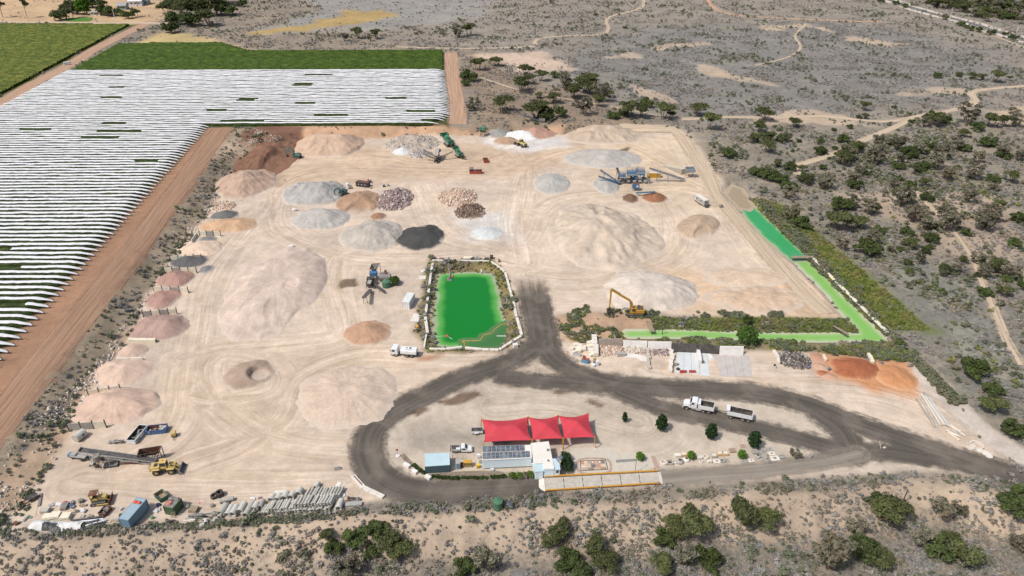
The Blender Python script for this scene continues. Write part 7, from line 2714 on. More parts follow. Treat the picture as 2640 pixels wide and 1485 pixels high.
# ------------------------------------------------------------------ display paving
pv=thing('display_paving','pale paved display area with an oval path and sample panels','paving',at('f',330,215,0),0)
po=Vector(pv.location)
fr_=lambda x,y,z=.0:at('f',x,y,0)-po+Vector((0,0,z))
MB().add([fr_(105,55,.03),fr_(510,45,.03),fr_(520,90,.03),fr_(850,100,.03),fr_(885,268,.03),fr_(155,318,.03)],[(0,1,2,3,4,5)]).build('pale_apron',mat('pale_apron',S(208,198,180),.9,.05,.8,dirt_amt=.15),pv)
ring=[]
cxr,cyr=327,221
n=44
for k in range(n):
 a=2*math.pi*k/n
 ca,sa=math.cos(a),math.sin(a)
 ex=math.copysign(abs(ca)**.62,ca); ey=math.copysign(abs(sa)**.62,sa)
 ring.append((fr_(cxr+ex*166-ey*8,cyr-ey*78+ex*-2,.06),fr_(cxr+ex*146-ey*8,cyr-ey*64+ex*-2,.06)))
BRK=[mat('brown_paver',S(176,152,134),.9,.1,2),mat('rosy_paver',S(186,158,142),.9,.1,2)]
me_=[]
for k in range(n):
 a,b=ring[k],ring[(k+1) % n]
 MB().add([a[0],b[0],b[1],a[1]],[(0,1,2,3)]).build('path_paver',BRK[k % 2],pv)
cols=[(196,150,120),(222,196,170),(188,168,150),(150,132,118),(206,172,146),(176,140,120),(128,126,122),(230,206,180),(214,188,160),(120,120,118)]
ci=0
for r_,(y0,y1) in enumerate(((174,206),(209,238),(238,262))):
 n=(7,5,4)[r_]
 for k in range(n):
  u0,u1=k/n,(k+.95)/n
  sh=r_*8
  L0,R0=205+sh,430+sh
  p4=[fr_(L0+(R0-L0)*u0,y1-8*u0,.07),fr_(L0+(R0-L0)*u1,y1-8*u1,.07),fr_(L0-6+(R0-L0)*u1,y0-8*u1,.07),fr_(L0-6+(R0-L0)*u0,y0-8*u0,.07)]
  mm=mat('sample_%d' % ci,S(*cols[ci % len(cols)]),.9,.12,2.5)
  pp=MB().add(p4,[(0,1,2,3)]).build('sample_panel',mm,pv)
  if r_==0 and k % 2:
   c=sum(p4,Vector())/4
   MB().add([c+(q-c)*.55+Vector((0,0,.012)) for q in p4],[(0,1,2,3)]).build('inlay',mat('inlay_pale',S(236,214,190),.9),pp)
  ci+=1
bd=MB()
cs=[fr_(205,266,.08),fr_(455,252,.08),fr_(432,166,.08),fr_(200,176,.08)]
for k in range(4):
 bd.bar(cs[k],cs[(k+1) % 4],.12,.08)
bd.build('panel_border',DARK,pv)
MB().add([fr_(533,190,.05),fr_(722,175,.05),fr_(722,153,.05),fr_(530,164,.05)],[(0,1,2,3)]).build('grey_strip',mat('grey_paver',S(138,138,134),.9,.12,2),pv)
MB().add([fr_(850,130,.05),fr_(890,130,.05),fr_(935,235,.05),fr_(895,245,.05)],[(0,1,2,3)]).build('rosy_strip',BRK[1],pv)

# ------------------------------------------------------------------ weighbridge
T8=lambda x,y,z=0.0:at('8',x,y,z)
wo=T8(1960,745)
wb=thing('weighbridge','long concrete weighbridge deck with yellow side rails','weighbridge',wo)
d0=[T8(1540,812)-wo,T8(2398,756)-wo,T8(2384,672)-wo,T8(1530,716)-wo]
Z=Vector((0,0,.3))
for k in range(6):
 for r_ in range(2):
  u0,u1=k/6+.002,(k+1)/6-.002
  v0,v1=r_/2+.004,(r_+1)/2-.004
  q0=lambda u,v:d0[0].lerp(d0[1],u).lerp(d0[3].lerp(d0[2],u),v)
  c4=[q0(u0,v0),q0(u1,v0),q0(u1,v1),q0(u0,v1)]
  MB().add([q+Z for q in c4]+[q-Vector((0,0,.05)) for q in c4],[(0,1,2,3),(0,4,5,1),(1,5,6,2),(2,6,7,3),(3,7,4,0)]).build('deck_panel',CONC,wb)
 if k:
  for v in (.2,.75):
   p=d0[0].lerp(d0[1],k/6).lerp(d0[3].lerp(d0[2],k/6),v)
   MB().box((p.x,p.y,.31),(.16,.9,.03),.06).build('cover_plate',DARK,wb)
for (a,b) in ((d0[0],d0[1]),(d0[3],d0[2])):
 r_=MB()
 n=(b-a).normalized()
 off_=Vector((-n.y,n.x,0))*(.18 if a is d0[3] else -.18)
 r_.bar(a+off_+Vector((0,0,.62)),b+off_+Vector((0,0,.62)),.3,.24)
 rl=r_.build('side_rail',POLEY,wb)
 s_=MB()
 for k in range(11):
  q=a.lerp(b,k/10)+off_
  s_.bar(q,q+Vector((0,0,.52)),.14)
 s_.build('rail_posts',POLEY,rl)
for nm,q4 in (('ramp',[(1492,820),(1540,814),(1530,716),(1490,722)]),('ramp',[(2398,758),(2430,752),(2410,664),(2384,670)])):
 P_=[T8(*q)-wo for q in q4]
 hi=[Z*.96 if (q[0] in (1540,1530,2398,2384)) else Vector((0,0,.03)) for q in q4]
 MB().add([p+h for p,h in zip(P_,hi)]+[p-Vector((0,0,.05)) for p in P_],[(0,1,2,3),(0,4,5,1),(1,5,6,2),(2,6,7,3),(3,7,4,0)]).build(nm,CONCL,wb)
q4=[T8(1540,830)-wo,T8(2410,772)-wo,T8(2400,760)-wo,T8(1540,815)-wo]
MB().add([p+Vector((0,0,.06)) for p in q4],[(0,1,2,3)]).build('apron',CONCL,wb)
for (x,y,lab) in ((2360,660,'striped guard post at the far end of the weighbridge'),(2392,765,'striped guard post at the near end of the weighbridge')):
 p=gp('8',x,y)
 box_thing('guard_post',lab,'post',p,0,[('post',REDB,[('c',(0,0,0),(0,0,.5),.09,.09,10),('c',(0,0,.75),(0,0,1.2),.09,.09,10)],0),('band',PLASTICW,[('c',(0,0,.5),(0,0,.75),.092,.092,10)],0)])

# ------------------------------------------------------------------ planting of the island
def hedge(label,line,wdt,h,m,name='hedge',cat='hedge',n=900,leaf=.16):
 P_=[Vector(q) for q in line]
 o=P_[len(P_) // 2]
 cl=[]
 r=random.Random(len(line)*3+int(abs(o.x)))
 q=MB()
 for a,b in zip(P_,P_[1:]):
  k=max(1,int((b-a).length/(wdt*.45)))
  for j_ in range(k):
   c=a.lerp(b,(j_+.5)/k)-o
   cl.append((c.x+r.uniform(-.1,.1),c.y+r.uniform(-.1,.1),h*.45,wdt*.55*r.uniform(.8,1.15),wdt*.55*r.uniform(.8,1.15),h*.55*r.uniform(.85,1.15)))
   q.cyl((c.x,c.y,-.1),(c.x,c.y,h*.5),.04,n=5)
 e=thing(name,label,cat,o)
 V,F=leaf_cloud(cl,n,leaf,len(cl))
 mesh_np('foliage',V,F,m,e)
 q.build('stems',M_BARK,e)
 return e

hedge('dark clipped shrub mass beside the weighbridge cabin',[gp('d',1770,900),gp('d',1790,1000),gp('d',1820,1090),gp('d',1815,1130)],2.6,2.6,M_ORNA,'clipped_shrub','shrub',2200,.15)
DG=leaf_material('low_hedge',S(46,62,30),S(86,104,48),None,.25,1.4,.1)
for k,pts in enumerate(([(150,470),(190,510),(260,560),(330,600)],[(430,640),(520,655),(620,665),(700,672)],[(880,665),(1000,668),(1120,672),(1270,665)],[(1320,655),(1420,655),(1540,645)],[(720,675),(830,672)])):
 hedge(['low dark green hedge curving round the shed corner','low dark green hedge below the shed front','low dark green hedge below the long office wing','low dark green hedge ending at the taller light green shrubs','short dark green hedge piece between shed and generator'][k],
  [gp('e',*q) for q in pts],.95,.8,DG,n=420)
LG=leaf_material('light_shrub',S(86,112,46),S(136,156,80),None,.3,1.4,.1)
for k,(x,y,w_) in enumerate(((1625,660,1.7),(1730,655,1.6),(1815,650,1.2),(1890,640,1.5))):
 c=gp('e',x,y)
 hedge(['light green shrub at the left end of the office front row','taller light green shrub in the office front row','thin brownish shrub in the office front row','light green shrub nearest the small annex'][k],[c,c+Vector((.6,.05,0))],w_*1.1,1.7,(LG,LG,M_GREYLEAF,LG)[k],'garden_shrub','shrub',420)
# mulch bed
MB_=MB()
mb=[gp('e',*q,.035) for q in ((350,600),(760,565),(1200,545),(1500,560),(1560,640),(1250,690),(820,690),(430,650))]
o=MB().add(mb,[tuple(range(len(mb)))]).build('mulch_bed',mat('mulch',S(138,124,108),.95,.25,1.2,dirt_amt=.3,bump=.4),None)
tag(o,'brown mulch garden bed in front of the office','garden bed',kind='structure')
mb=[gp('8',*q,.035) for q in ((445,540),(480,530),(545,600),(530,620),(480,590))]
o=MB().add(mb,[tuple(range(len(mb)))]).build('mulch_bed',MATS['mulch'],None)
tag(o,'narrow dark mulch bed at the left tip of the island','garden bed',kind='structure')
# white marker blocks along the bend
for (x,y,s_,lab) in ((495,622,1.2,'long pale marker block nearest the left tip of the island'),(555,670,.95,'white marker block on the bend below the shed corner'),(655,712,1.0,'white marker block with a red cone mark beside the hedge')):
 slab('marker_block',lab,'concrete block',gp('8',x,y),R(-35),(1.5*s_,.9,.75),WHITEW)
p=gp('8',427,545)
box_thing('sign_post','road sign on a pole standing in a white tyre at the island tip','sign',p,0,[('base',WHITEW,[('c',(0,0,0),(0,0,.25),.5,.5,16)],0),('pole',GALV,[('c',(0,0,.2),(0,0,2.2),.04,.04,8)],0),('plate',REDB,[('c',(0,-.04,2.1),(0,-.07,2.1),.32,.32,16)],0)])
p=gp('f',705,275)
box_thing('lamp_post','black slim lamp post beside the weighbridge rail','lamp post',p,R(40),[('pole',DARK,[('c',(0,0,0),(0,0,3.6),.06,.05,8),('c',(0,0,3.6),(.9,0,3.9),.04,.04,6)],0),('lamp',BLACKP,[((1.05,0,3.9),(.45,.2,.12))],.03),('base',CONC,[((0,0,.06),(.4,.4,.12))],.02)])
p=gp('f',760,278)
box_thing('bollard','thin dark bollard beside the weighbridge near the lamp post','post',p,0,[('post',DARK,[('c',(0,0,0),(0,0,1.0),.06,.06,8)],0),('cap',PLASTICW,[('c',(0,0,1.0),(0,0,1.12),.065,.065,8)],0)])

# concrete goods on display
TANP=mat('tan_precast',S(222,188,140),.9,.06,1.2,dirt_amt=.1)

def goods(kind,x,y,lab,s_=1.0,m=CONC,rz=0.1):
 p=gp('f',x,y)+Vector((0,.3,0))
 nm={'ring':'concrete_ring','lid':'pit_lid','pit':'square_pit','dome':'pit_cover','block':'precast_block','slab':'precast_slab','cobbles':'paver_pallet'}[kind]
 e=thing(nm,lab,'concrete product',p,rz,'concrete products on display')
 if kind=='ring':
  MB().cyl((0,0,0),(0,0,.5*s_),.8*s_,.8*s_,22,hole=.68).build('ring',m,e,smooth_=True)
  MB().cyl((0,0,.5*s_),(0,0,.58*s_),.7*s_,.7*s_,22,hole=.8).build('lip',CONCL,e)
 elif kind=='dome':
  MB().cyl((0,0,0),(0,0,.5*s_),.85*s_,.85*s_,22).cyl((0,0,.5*s_),(0,0,.8*s_),.85*s_,.45*s_,22).build('cover',m,e,smooth_=True)
  MB().cyl((0,0,.8*s_),(0,0,.88*s_),.36*s_,.36*s_,16).build('lid',DARK,e)
 elif kind=='pit':
  q=MB()
  for a in range(4):
   q.box((.6*s_*math.cos(a*math.pi/2),.6*s_*math.sin(a*math.pi/2),.28),(.16,1.36*s_ if a % 2==0 else 1.36*s_,.56),a*math.pi/2)
  q.build('pit_wall',m,e)
  MB().box((0,0,.08),(1.0*s_,1.0*s_,.1)).build('pit_floor',DARK,e)
 elif kind=='slab':
  MB().box((0,0,.1),(1.5*s_,1.1*s_,.2)).build('slab',m,e,bevel=.03)
  MB().box((0,0,.22),(.5*s_,.4*s_,.05)).build('lifting_plate',STEEL,e)
 elif kind=='block':
  MB().box((0,0,.35),(1.5*s_,1.0*s_,.7)).build('block',m,e,bevel=.04)
  MB().box((0,0,.72),(1.0*s_,.6*s_,.06)).build('recess',CONCL,e)
 elif kind=='cobbles':
  r=random.Random(int(x))
  for i_ in range(3):
   for j_ in range(3):
    MB().box(((i_-1)*.5,(j_-1)*.4,.25+r.uniform(-.05,.05)),(.46,.36,.5)).build('paver_bundle',m,e,bevel=.03)
 return e

for g_ in (('ring',970,205,'largest white concrete ring at the left end of the display yard',1.0,CONCL),('pit',1028,205,'square concrete pit frame between two white rings'),('ring',1075,195,'smaller white concrete ring right of the square frame',.75,CONCL),
  ('dome',1120,195,'grey domed pit cover beside the small ring',1.0,CONCG),('dome',1180,178,'dark lidded pit cover beside the bright green tree',.9,CONCL),('block',1100,140,'pale concrete block behind the domed pit cover',1.0,CONCL),('block',1155,132,'tan topped concrete block near the bright green tree',1.0,TANP),
  ('block',1303,160,'white concrete block right of the bright green tree',.8,CONCL),('ring',1317,190,'low round concrete cover in front of the white block',.62,CONCL),('ring',1360,152,'square based concrete ring behind the white pedestal',.85,CONCL),('block',1392,196,'white concrete pedestal in the front line of samples',.7,CONCL),
  ('block',1435,145,'grey concrete tank behind the tan blocks',.9,CONC),('slab',1463,186,'sloping white precast trough in the front line',1.1,CONCL),('block',1490,125,'tan precast block left of its twin',1.0,TANP),('block',1538,125,'tan precast block right of its twin',1.0,TANP),
  ('pit',1510,188,'small square concrete frame in front of the tan blocks',.75,CONC),('slab',1550,178,'grey leaning slab rack beside the small frame',1.0,CONCG),('cobbles',1605,92,'bundle of reddish pavers alone behind the tan blocks',1.0,BRK[0]),('slab',1705,188,'grey slab below the second bright green tree',.9,CONCG),
  ('slab',1780,180,'cream slab right of the second bright green tree',.9,CONCL),('cobbles',1812,105,'grey paver bundle under the dark oval tree',1.0,CONCG),('dome',1838,146,'grey lidded chamber below the dark oval tree',.8,CONCG),('slab',1950,75,'grey slabs at the back right of the display yard',1.0,CONCG),
  ('slab',1970,115,'white pointed slab beside the stone strip',1.0,CONCL),('slab',1998,160,'large white slab at the right end of the display yard',1.4,CONCL),('cobbles',2062,150,'grey rack of slabs nearest the planted mound',.9,CONCG),('slab',1700,45,'pinkish slab left of the dark oval tree',.9,BRK[1])):
 goods(*g_)
st=thing('stone_strip','strip of grey split stones laid through the display yard','stone path',gp('f',1905,125))
pl=[gp('f',1870,60),gp('f',1895,115),gp('f',1925,190)]
r=random.Random(3)
for k in range(46):
 t_=k/45
 c=pl[0].lerp(pl[1],t_*2) if t_<.5 else pl[1].lerp(pl[2],t_*2-1)
 MB().box((c.x-st.location.x+r.uniform(-.8,.8),c.y-st.location.y,r.uniform(.05,.13)),(r.uniform(.4,.8),r.uniform(.4,.7),.25),r.random()*3,r.uniform(-.15,.15),r.uniform(-.15,.15)).build('stone',CONCG if k % 3 else STEEL,st)
plant('grey','f',2180,150,120,'rounded grey brown shrub on the gravel mound at the tip of the display yard','shrub',None,.7)
p=gp('f',2312,150)
box_thing('road_sign','small dark road sign at the pointed end of the display yard','sign',p,R(60),[('pole',GALV,[('c',(0,0,0),(0,0,1.9),.04,.04,8)],0),('plate',STEEL,[((0,-.05,1.6),(.9,.03,.9))],0)])
p=gp('f',1388,415)
box_thing('sign_post','narrow grey sign post at the saltbush beside the lower road','sign',p,0,[('pole',GALV,[('c',(0,0,0),(0,0,2.0),.06,.06,8)],0),('plate',STEEL,[((0,-.05,1.7),(.5,.03,.7))],0)])
p=gp('5',1466,1345)
box_thing('give_way_sign','triangular sign on the sandy wedge where the haul road forks','sign',p,0,[('pole',GALV,[('c',(0,0,0),(0,0,2.2),.04,.04,8)],0),('plate',WHITE,[('c',(0,-.05,2.1),(0,-.08,2.1),.45,.45,3)],0),('base_stones',CONC,[((.4,-.6,.12),(.5,.4,.25)),((-.3,-.8,.1),(.4,.4,.2)),((.6,-1.4,.1),(.4,.3,.2))],.03)])
p=gp('9',1500,470)
box_thing('fallen_branch','dead pale branch lying on the triangular road island','branch',p,.4,[('branch',M_PALEBARK,[('b',(-.8,-.6,.05),(.5,1.2,.4),.1),('b',(0,.3,.2),(.9,.4,.5),.06),('b',(-.3,0,.1),(-1.0,.5,.5),.06)],0),('stump',CONC,[((.2,-.7,.12),(.8,.5,.25))],.05)])
for (x,y,lab) in ((2222,750,'blue grey sign on two legs by the exit road'),(310,-1000,'')):
 if y>0:
  p=gp('9',x,y+25)
  box_thing('exit_sign',lab,'sign',p,R(30),[('legs',GALV,[('c',(-.4,0,0),(-.4,0,1.8),.04,.04,8),('c',(.4,0,0),(.4,0,1.8),.04,.04,8)],0),('plate',GALV,[((0,-.06,1.4),(1.2,.04,.9))],0)])
# green tank and solar pump on the front slope
p=gp('8',1182,965)
box_thing('rainwater_tank','round green water tank on the sandy front slope','tank',p+Vector((0,1.1,0)),0,[
 ('tank',TANKG,[('c',(0,0,-.3),(0,0,2.2),1.1,1.1,26),('c',(0,0,2.2),(0,0,2.55),1.1,.25,26)],0),('lid',TANKG,[('c',(0,0,2.5),(0,0,2.65),.25,.25,12)],0),
 ('ribs',MATS['tank_rib'],[('b',(.25*math.cos(a),.25*math.sin(a),2.57),(1.06*math.cos(a),1.06*math.sin(a),2.25),.06) for a in [k*math.pi/4 for k in range(8)]],0)])
p=gp('8',1275,945)
box_thing('solar_pump','small tilted solar panel on a post beside the green tank','solar panel',p,0,[('post',GALV,[('c',(0,0,-.2),(0,0,1.5),.05,.05,8)],0),('panel',PV,[((0,-.05,1.7),(.95,1.2,.05),.3,.2,.6)],0),('control_box',STEEL,[((0,-.1,.7),(.4,.25,.5))],.03)])

# ================================================================== left material bays
def bay_wall(label,t,x0,y0,x1,y1,n,h=2.0,tones=None,posts=True,low=False):
 """wall of upright panels held between steel posts"""
 a,b=on(t,x0,y0),on(t,x1,y1)
 a.z=b.z=min(a.z,b.z,0.3)
 e=thing('bay_wall',label,'wall',(a+b)/2,head(a,b),'left material bay walls')
 L=(b-a).length
 pal={'c':CREAM,'g':CONCG,'l':CONCL}
 for k in range(n):
  x=-L/2+L*(k+.5)/n
  MB().box((x,0,h/2-.1),(L/n-.16,.16,h+.2-(.0 if not low else .4))).build('panel',pal[(tones or 'cg' *9)[k]],e,bevel=.02)
 if posts:
  for k in range(n+1):
   x=-L/2+L*k/n
   MB().box((x,0,h/2+.1),(.2,.26,h+.7)).build('post',DARK,e)
 return e

bay_wall('bay wall of cream and grey panels below the orange sand','4',1458,335,1668,334,4,2.2,'ccgc')
bay_wall('bay wall behind the charcoal gravel heap','4',1290,520,1525,510,4,2.0,'clcg')
bay_wall('bay wall of pale panels below the charcoal gravel heap','4',1246,612,1487,612,4,2.2,'cgcc')
bay_wall('bay wall of pale panels below the upper dusky pink heap','4',1165,752,1425,762,4,2.0,'clgc')
bay_wall('bay wall with a square mark below the lower dusky pink heap','4',1085,946,1340,924,4,2.2,'gcgc')
bay_wall('bay wall of three panels in the lower left bays','7',672,92,915,52,3,1.9,'ccl')
bay_wall('lowest bay wall of grey and cream panels below the big pink heap','7',522,352,806,330,3,2.2,'ggc')
bay_wall('low wall behind the orange tan sand','4',1550,222,1765,226,3,1.2,'lcl',False)
a,b=on('4',975,1132),on('4',1182,1134)
e=thing('concrete_trough','long hollow concrete beam closing the mauve gravel bay','wall',(a+b)/2,head(a,b))
L_=(b-a).length
MB().box((0,0,.6),(L_,1.0,1.2)).build('beam',CREAM,e,bevel=.06)
MB().box((L_/2+.01,0,.6),(.04,.7,.85)).build('open_end',DARK,e)
a,b=on('4',885,1278),on('4',1085,1272)
e=thing('low_bay_wall','low pale concrete wall below the small pale pink heap','wall',(a+b)/2,head(a,b))
L_=(b-a).length
for k in range(2):
 MB().box(((k-.5)*L_/2,0,.55),(L_/2-.04,.5,1.2)).build('block',CONCL,e,bevel=.04)
a,b=on('4',1450,385),on('4',1485,335)
e=thing('low_bay_wall','short pale wall standing left of the small grey heap','wall',(a+b)/2,head(a,b))
L_=(b-a).length
for k in range(2):
 MB().box(((k-.5)*L_/2,0,.7),(L_/2-.03,.3,1.5)).build('block',CONCL,e,bevel=.03)

P=sample(1500,region=bank_l,weight=smooth(-.1,.15,fbm(GX/5,GY/5,223))+.1,seed=33,z_off=.05)
o=rocks('bank_rubble',P,.5,RK_PALE,None,9)
tag(o,'pale loose rubble strewn over the left quarry bank','rubble',kind='stuff')
# ================================================================== right concrete bays
def back_wall(label,x0,y0,x1,y1,h,m,n=3):
 a,b=at('l',x0,y0,0),at('l',x1,y1,0)
 e=thing('bay_back_wall',label,'wall',(a+b)/2,head(a,b),'right bay back walls')
 L=(b-a).length
 for k in range(n):
  MB().prism([(-.12,0),(.25,0),(.25+h*.28,h),(-.12+h*.28,h)],'x',-L/2+L*k/n+.015,-L/2+L*(k+1)/n-.015).build('panel',m,e)
 return e

back_wall('grey brown back wall at the left of the concrete bays',312,162,616,160,2.2,mat('grey_brown_wall',S(164,150,136),.9,.12,.8,dirt_amt=.2))
back_wall('white back wall behind the pale broken stone',624,186,928,192,2.2,WHITEW)
back_wall('white back wall behind the reddish broken stone',940,206,1238,210,2.4,WHITEW)
back_wall('dark back wall left of the white dividing beam',1240,236,1562,248,2.6,DARKW)
back_wall('dark back wall right of the white dividing beam',1572,250,1852,262,2.4,DARKW)
back_wall('white back wall at the right end of the concrete bays',1856,276,2158,278,2.6,WHITEW)

def divider(label,t,pts,w_,h,m,n,jit=.12,name='bay_divider'):
 P_=[gp(t,*q) for q in pts]
 e=thing(name,label,'wall',P_[0])
 r=random.Random(int(pts[0][0]))
 for a,b in zip(P_,P_[1:]):
  k=max(1,int(n/(len(P_)-1)))
  for j_ in range(k):
   c=a.lerp(b,(j_+.5)/k)-P_[0]
   MB().box((c.x+r.uniform(-jit,jit),c.y,h/2),(w_*r.uniform(.85,1.1),(b-a).length/k*.96,h*r.uniform(.8,1.1)),head(a,b)-math.pi/2+r.uniform(-.05,.05)).build('block',m,e,bevel=.06)
 return e

divider('stacked limestone block wall at the left end of the bays','l',[(248,60),(268,180),(285,300)],1.5,1.5,CONCL,8,.15)
divider('low crumbling divider left of the reddish stone bay','l',[(935,200),(950,330),(960,460)],.9,.7,CONC,9,.2)
divider('low crumbling divider right of the reddish stone bay','l',[(1240,215),(1242,350),(1235,505)],1.2,.9,CONCL,9,.25)
divider('white beam dividing the two dark walled bays','l',[(1582,250),(1592,320),(1604,390)],1.1,1.4,WHITEW,4,.02)
divider('leaning pale block wall left of the dark mixed rubble','s',[(540,40),(585,100),(610,190)],.8,1.1,CONCL,6,.1)
divider('short pale block wall between the rust red and orange soil','s',[(1700,85),(1735,130),(1755,190)],.9,1.2,CREAM,4,.05)
divider('short pale block wall right of the brown soil tongue','s',[(1155,95),(1185,155)],.6,1.0,CREAM,2,.05)

def pad(label,t,pts,m,n=1,z=.05,cat='slab',name='concrete_pad',h=.12,joint=.012):
 """floor slab cut into n strips side to side; pts: left-top, right-top, right-bottom, left-bottom"""
 P_=[at(t,x,y,0) for x,y in pts]
 o=sum(P_,Vector())/4
 e=thing(name,label,cat,o)
 for k in range(n):
  u0,u1=k/n+(joint if k else 0),(k+1)/n
  c4=[P_[3].lerp(P_[2],u0)-o,P_[3].lerp(P_[2],u1)-o,P_[0].lerp(P_[1],u1)-o,P_[0].lerp(P_[1],u0)-o]
  MB().add([q+Vector((0,0,h)) for q in c4]+[q-Vector((0,0,.05)) for q in c4],[(0,1,2,3),(0,4,5,1),(1,5,6,2),(2,6,7,3),(3,7,4,0)]).build('slab',m,e)
 return e

PADB=mat('bluish_concrete',S(216,220,218),.9,.06,.5,dirt=(.62,.56,.48),dirt_amt=.3)
PADG=mat('worn_grey_concrete',S(200,194,186),.9,.06,.4,dirt=S(176,130,96),dirt_amt=.35)
pad('bluish white concrete floor of the left dark walled bay','l',[(1322,225),(1570,240),(1606,520),(1290,500)],PADB,3)
pad('bluish white concrete floor right of the white beam','l',[(1610,245),(1690,245),(1735,545),(1615,535)],PADB,1)
pad('grey rust stained concrete floor of four strips','l',[(1815,270),(2235,280),(2272,555),(1860,545)],PADG,4)
for (x0,y0,x1,y1,lab,m) in ((650,258,925,345,'white lime stain on the floor of the first bay',WHITEW),):
 pl=[gp('l',*q,.03) for q in ((640,265),(720,250),(850,275),(925,300),(930,355),(860,350),(790,310),(650,305))]
 o=MB().add(pl,[tuple(range(len(pl)))]).build('lime_stain',mat('lime_stain',S(236,230,222),.95,.06,.5,dirt=S(222,202,179),dirt_amt=.5),None)
 tag(o,lab,'stain',kind='structure')
for k,(x,lab) in enumerate(((1395,'red plastic barrier left of its twin in front of the bluish bay'),(1512,'red plastic barrier right of its twin in front of the bluish bay'))):
 p=gp('l',x,508)
 e=thing('water_barrier',lab,'barrier',p+Vector((0,.3,0)),R(-2))
 for j_ in range(2):
  MB().prism([(-.3,0),(.3,0),(.2,.35),(.14,.85),(-.14,.85),(-.2,.35)],'x',-.95+.96*j_,-.95+.96*j_+.92).build('segment',REDB,e,bevel=.04)
 MB().box((0,-.21,.5),(1.8,.03,.12)).build('stripe',ORANGE,e)
p=gp('l',145,385)
e=thing('parts_bin','light blue bin with raised dark red flaps at the bay entrance','bin',p+Vector((0,.8,0)),R(-22))
MB().box((0,0,.55),(1.9,1.4,.9),0,0,0,(1.1,1.1)).build('bin_body',paint('bin_blue',(96,160,196),.55,.1),e)
MB().box((-.5,.5,1.3),(.9,.06,.9),.3,.3,-.5).box((.6,-.1,1.2),(.9,.9,.06),.2,-.4).build('flaps',REDB,e)
MB().box((0,0,1.02),(1.7,1.2,.04)).build('load',RUST,e)
p=gp('l',275,410)
box_thing('mixer_drum','grey drum and white tubs at the foot of the limestone wall','drum',p+Vector((0,.5,0)),.2,[('drum',STEEL,[('c',(-.2,.2,.6),(.3,.9,.9),.5,.35,14)],0),('tub',PLASTICW,[('c',(-.8,-.5,0),(-.8,-.5,.6),.55,.6,16),((.4,-.4,.8),(.7,.9,1.5))],0),('frame',YELLOW,[((0,.9,.9),(.9,.2,1.6))],.03)])
p=gp('l',35,290)
box_thing('white_trough','long white plastic trough left of the blue bin','trough',p+Vector((0,.3,0)),R(-6),[('trough',PLASTICW,[((0,0,.35),(2.3,.8,.6))],.08),('rim',GALV,[((0,0,.66),(2.4,.9,.06))],0)])
p=gp('l',605,285)
slab('steel_sheets','stack of pale steel sheets on the broken stone','sheet stack',p+Vector((0,.3,.1)),R(5),(2.6,1.0,.12),GALV,None,3,.1,.15)
r=random.Random(12)
k=0
for (x,y,s_) in ((20,155,1.3),(75,165,1.4),(130,185,1.2),(70,200,1.5),(20,190,1.1),(120,215,1.4),(60,235,1.5),(10,245,1.2),(205,135,1.6),(205,180,1.7),(210,220,1.4),(220,255,1.5),(225,285,1.3),(-30,200,1.2)):
 p=gp('l',x,y)
 o=MB().box((0,0,s_*.32),(s_*1.1,s_*.8,s_*.65)).build('limestone_block',CONCL if k % 3 else CREAM,None,bevel=.12)
 o.location=p; o.rotation_euler=(0,r.uniform(-.1,.1),r.uniform(-.5,.5))
 tag(o,'rough cream limestone block dumped left of the bay block wall','stone block','limestone blocks by the bays')
 k+=1
p=gp('s',572,245)
box_thing('bait_bin','small black and white drum below the leaning block wall','drum',p,0,[('drum',BLACKP,[('c',(0,.4,.4),(0,1.2,.6),.35,.35,12)],0),('lid',PLASTICW,[('c',(0,.25,.35),(0,.4,.4),.36,.36,12)],0)])
for (x,y,lab) in ((985,242,'small blue grey motor at the edge of the dark rubble'),(1237,262,'small violet grey motor between the soil heaps')):
 p=gp('s',x,y)
 box_thing('electric_motor',lab,'motor',p,.5,[('housing',paint('motor_blue',(120,128,150),.6,.3),[('c',(-.4,.3,.45),(.4,.3,.45),.35,.35,12)],0),('base',DARK,[((0,.3,.08),(.9,.7,.14))],0)])
p=gp('l',1305,430)
box_thing('batch_controls','small grey hose reels and pump at the corner of the bluish floor','pump',p+Vector((0,.4,.1)),.2,[('pump',STEEL,[((0,.3,.4),(.8,.6,.7)),('c',(.7,.2,.3),(.7,.6,.3),.3,.3,12)],.04),('panel',PLASTICW,[((0,-.05,.5),(.4,.05,.4))],0),('reel',DARK,[('c',(-.1,-1.6,.05),(-.1,-1.6,.4),.5,.5,16),('c',(-.1,-1.6,.4),(-.1,-1.6,.55),.3,.3,12)],0)])
p=gp('l',1625,385)
box_thing('hose_reel','grey valve rack beside the white dividing beam','pump',p+Vector((.3,.2,.1)),.1,[('rack',STEEL,[((0,0,.5),(.9,.3,.8)),((0,.4,.2),(.7,.5,.3))],.02),('pipes',DARK,[('b',(-.3,-.3,.1),(-.3,-.2,1.0),.08),('b',(.3,-.3,.1),(.3,-.2,.9),.08)],0)])

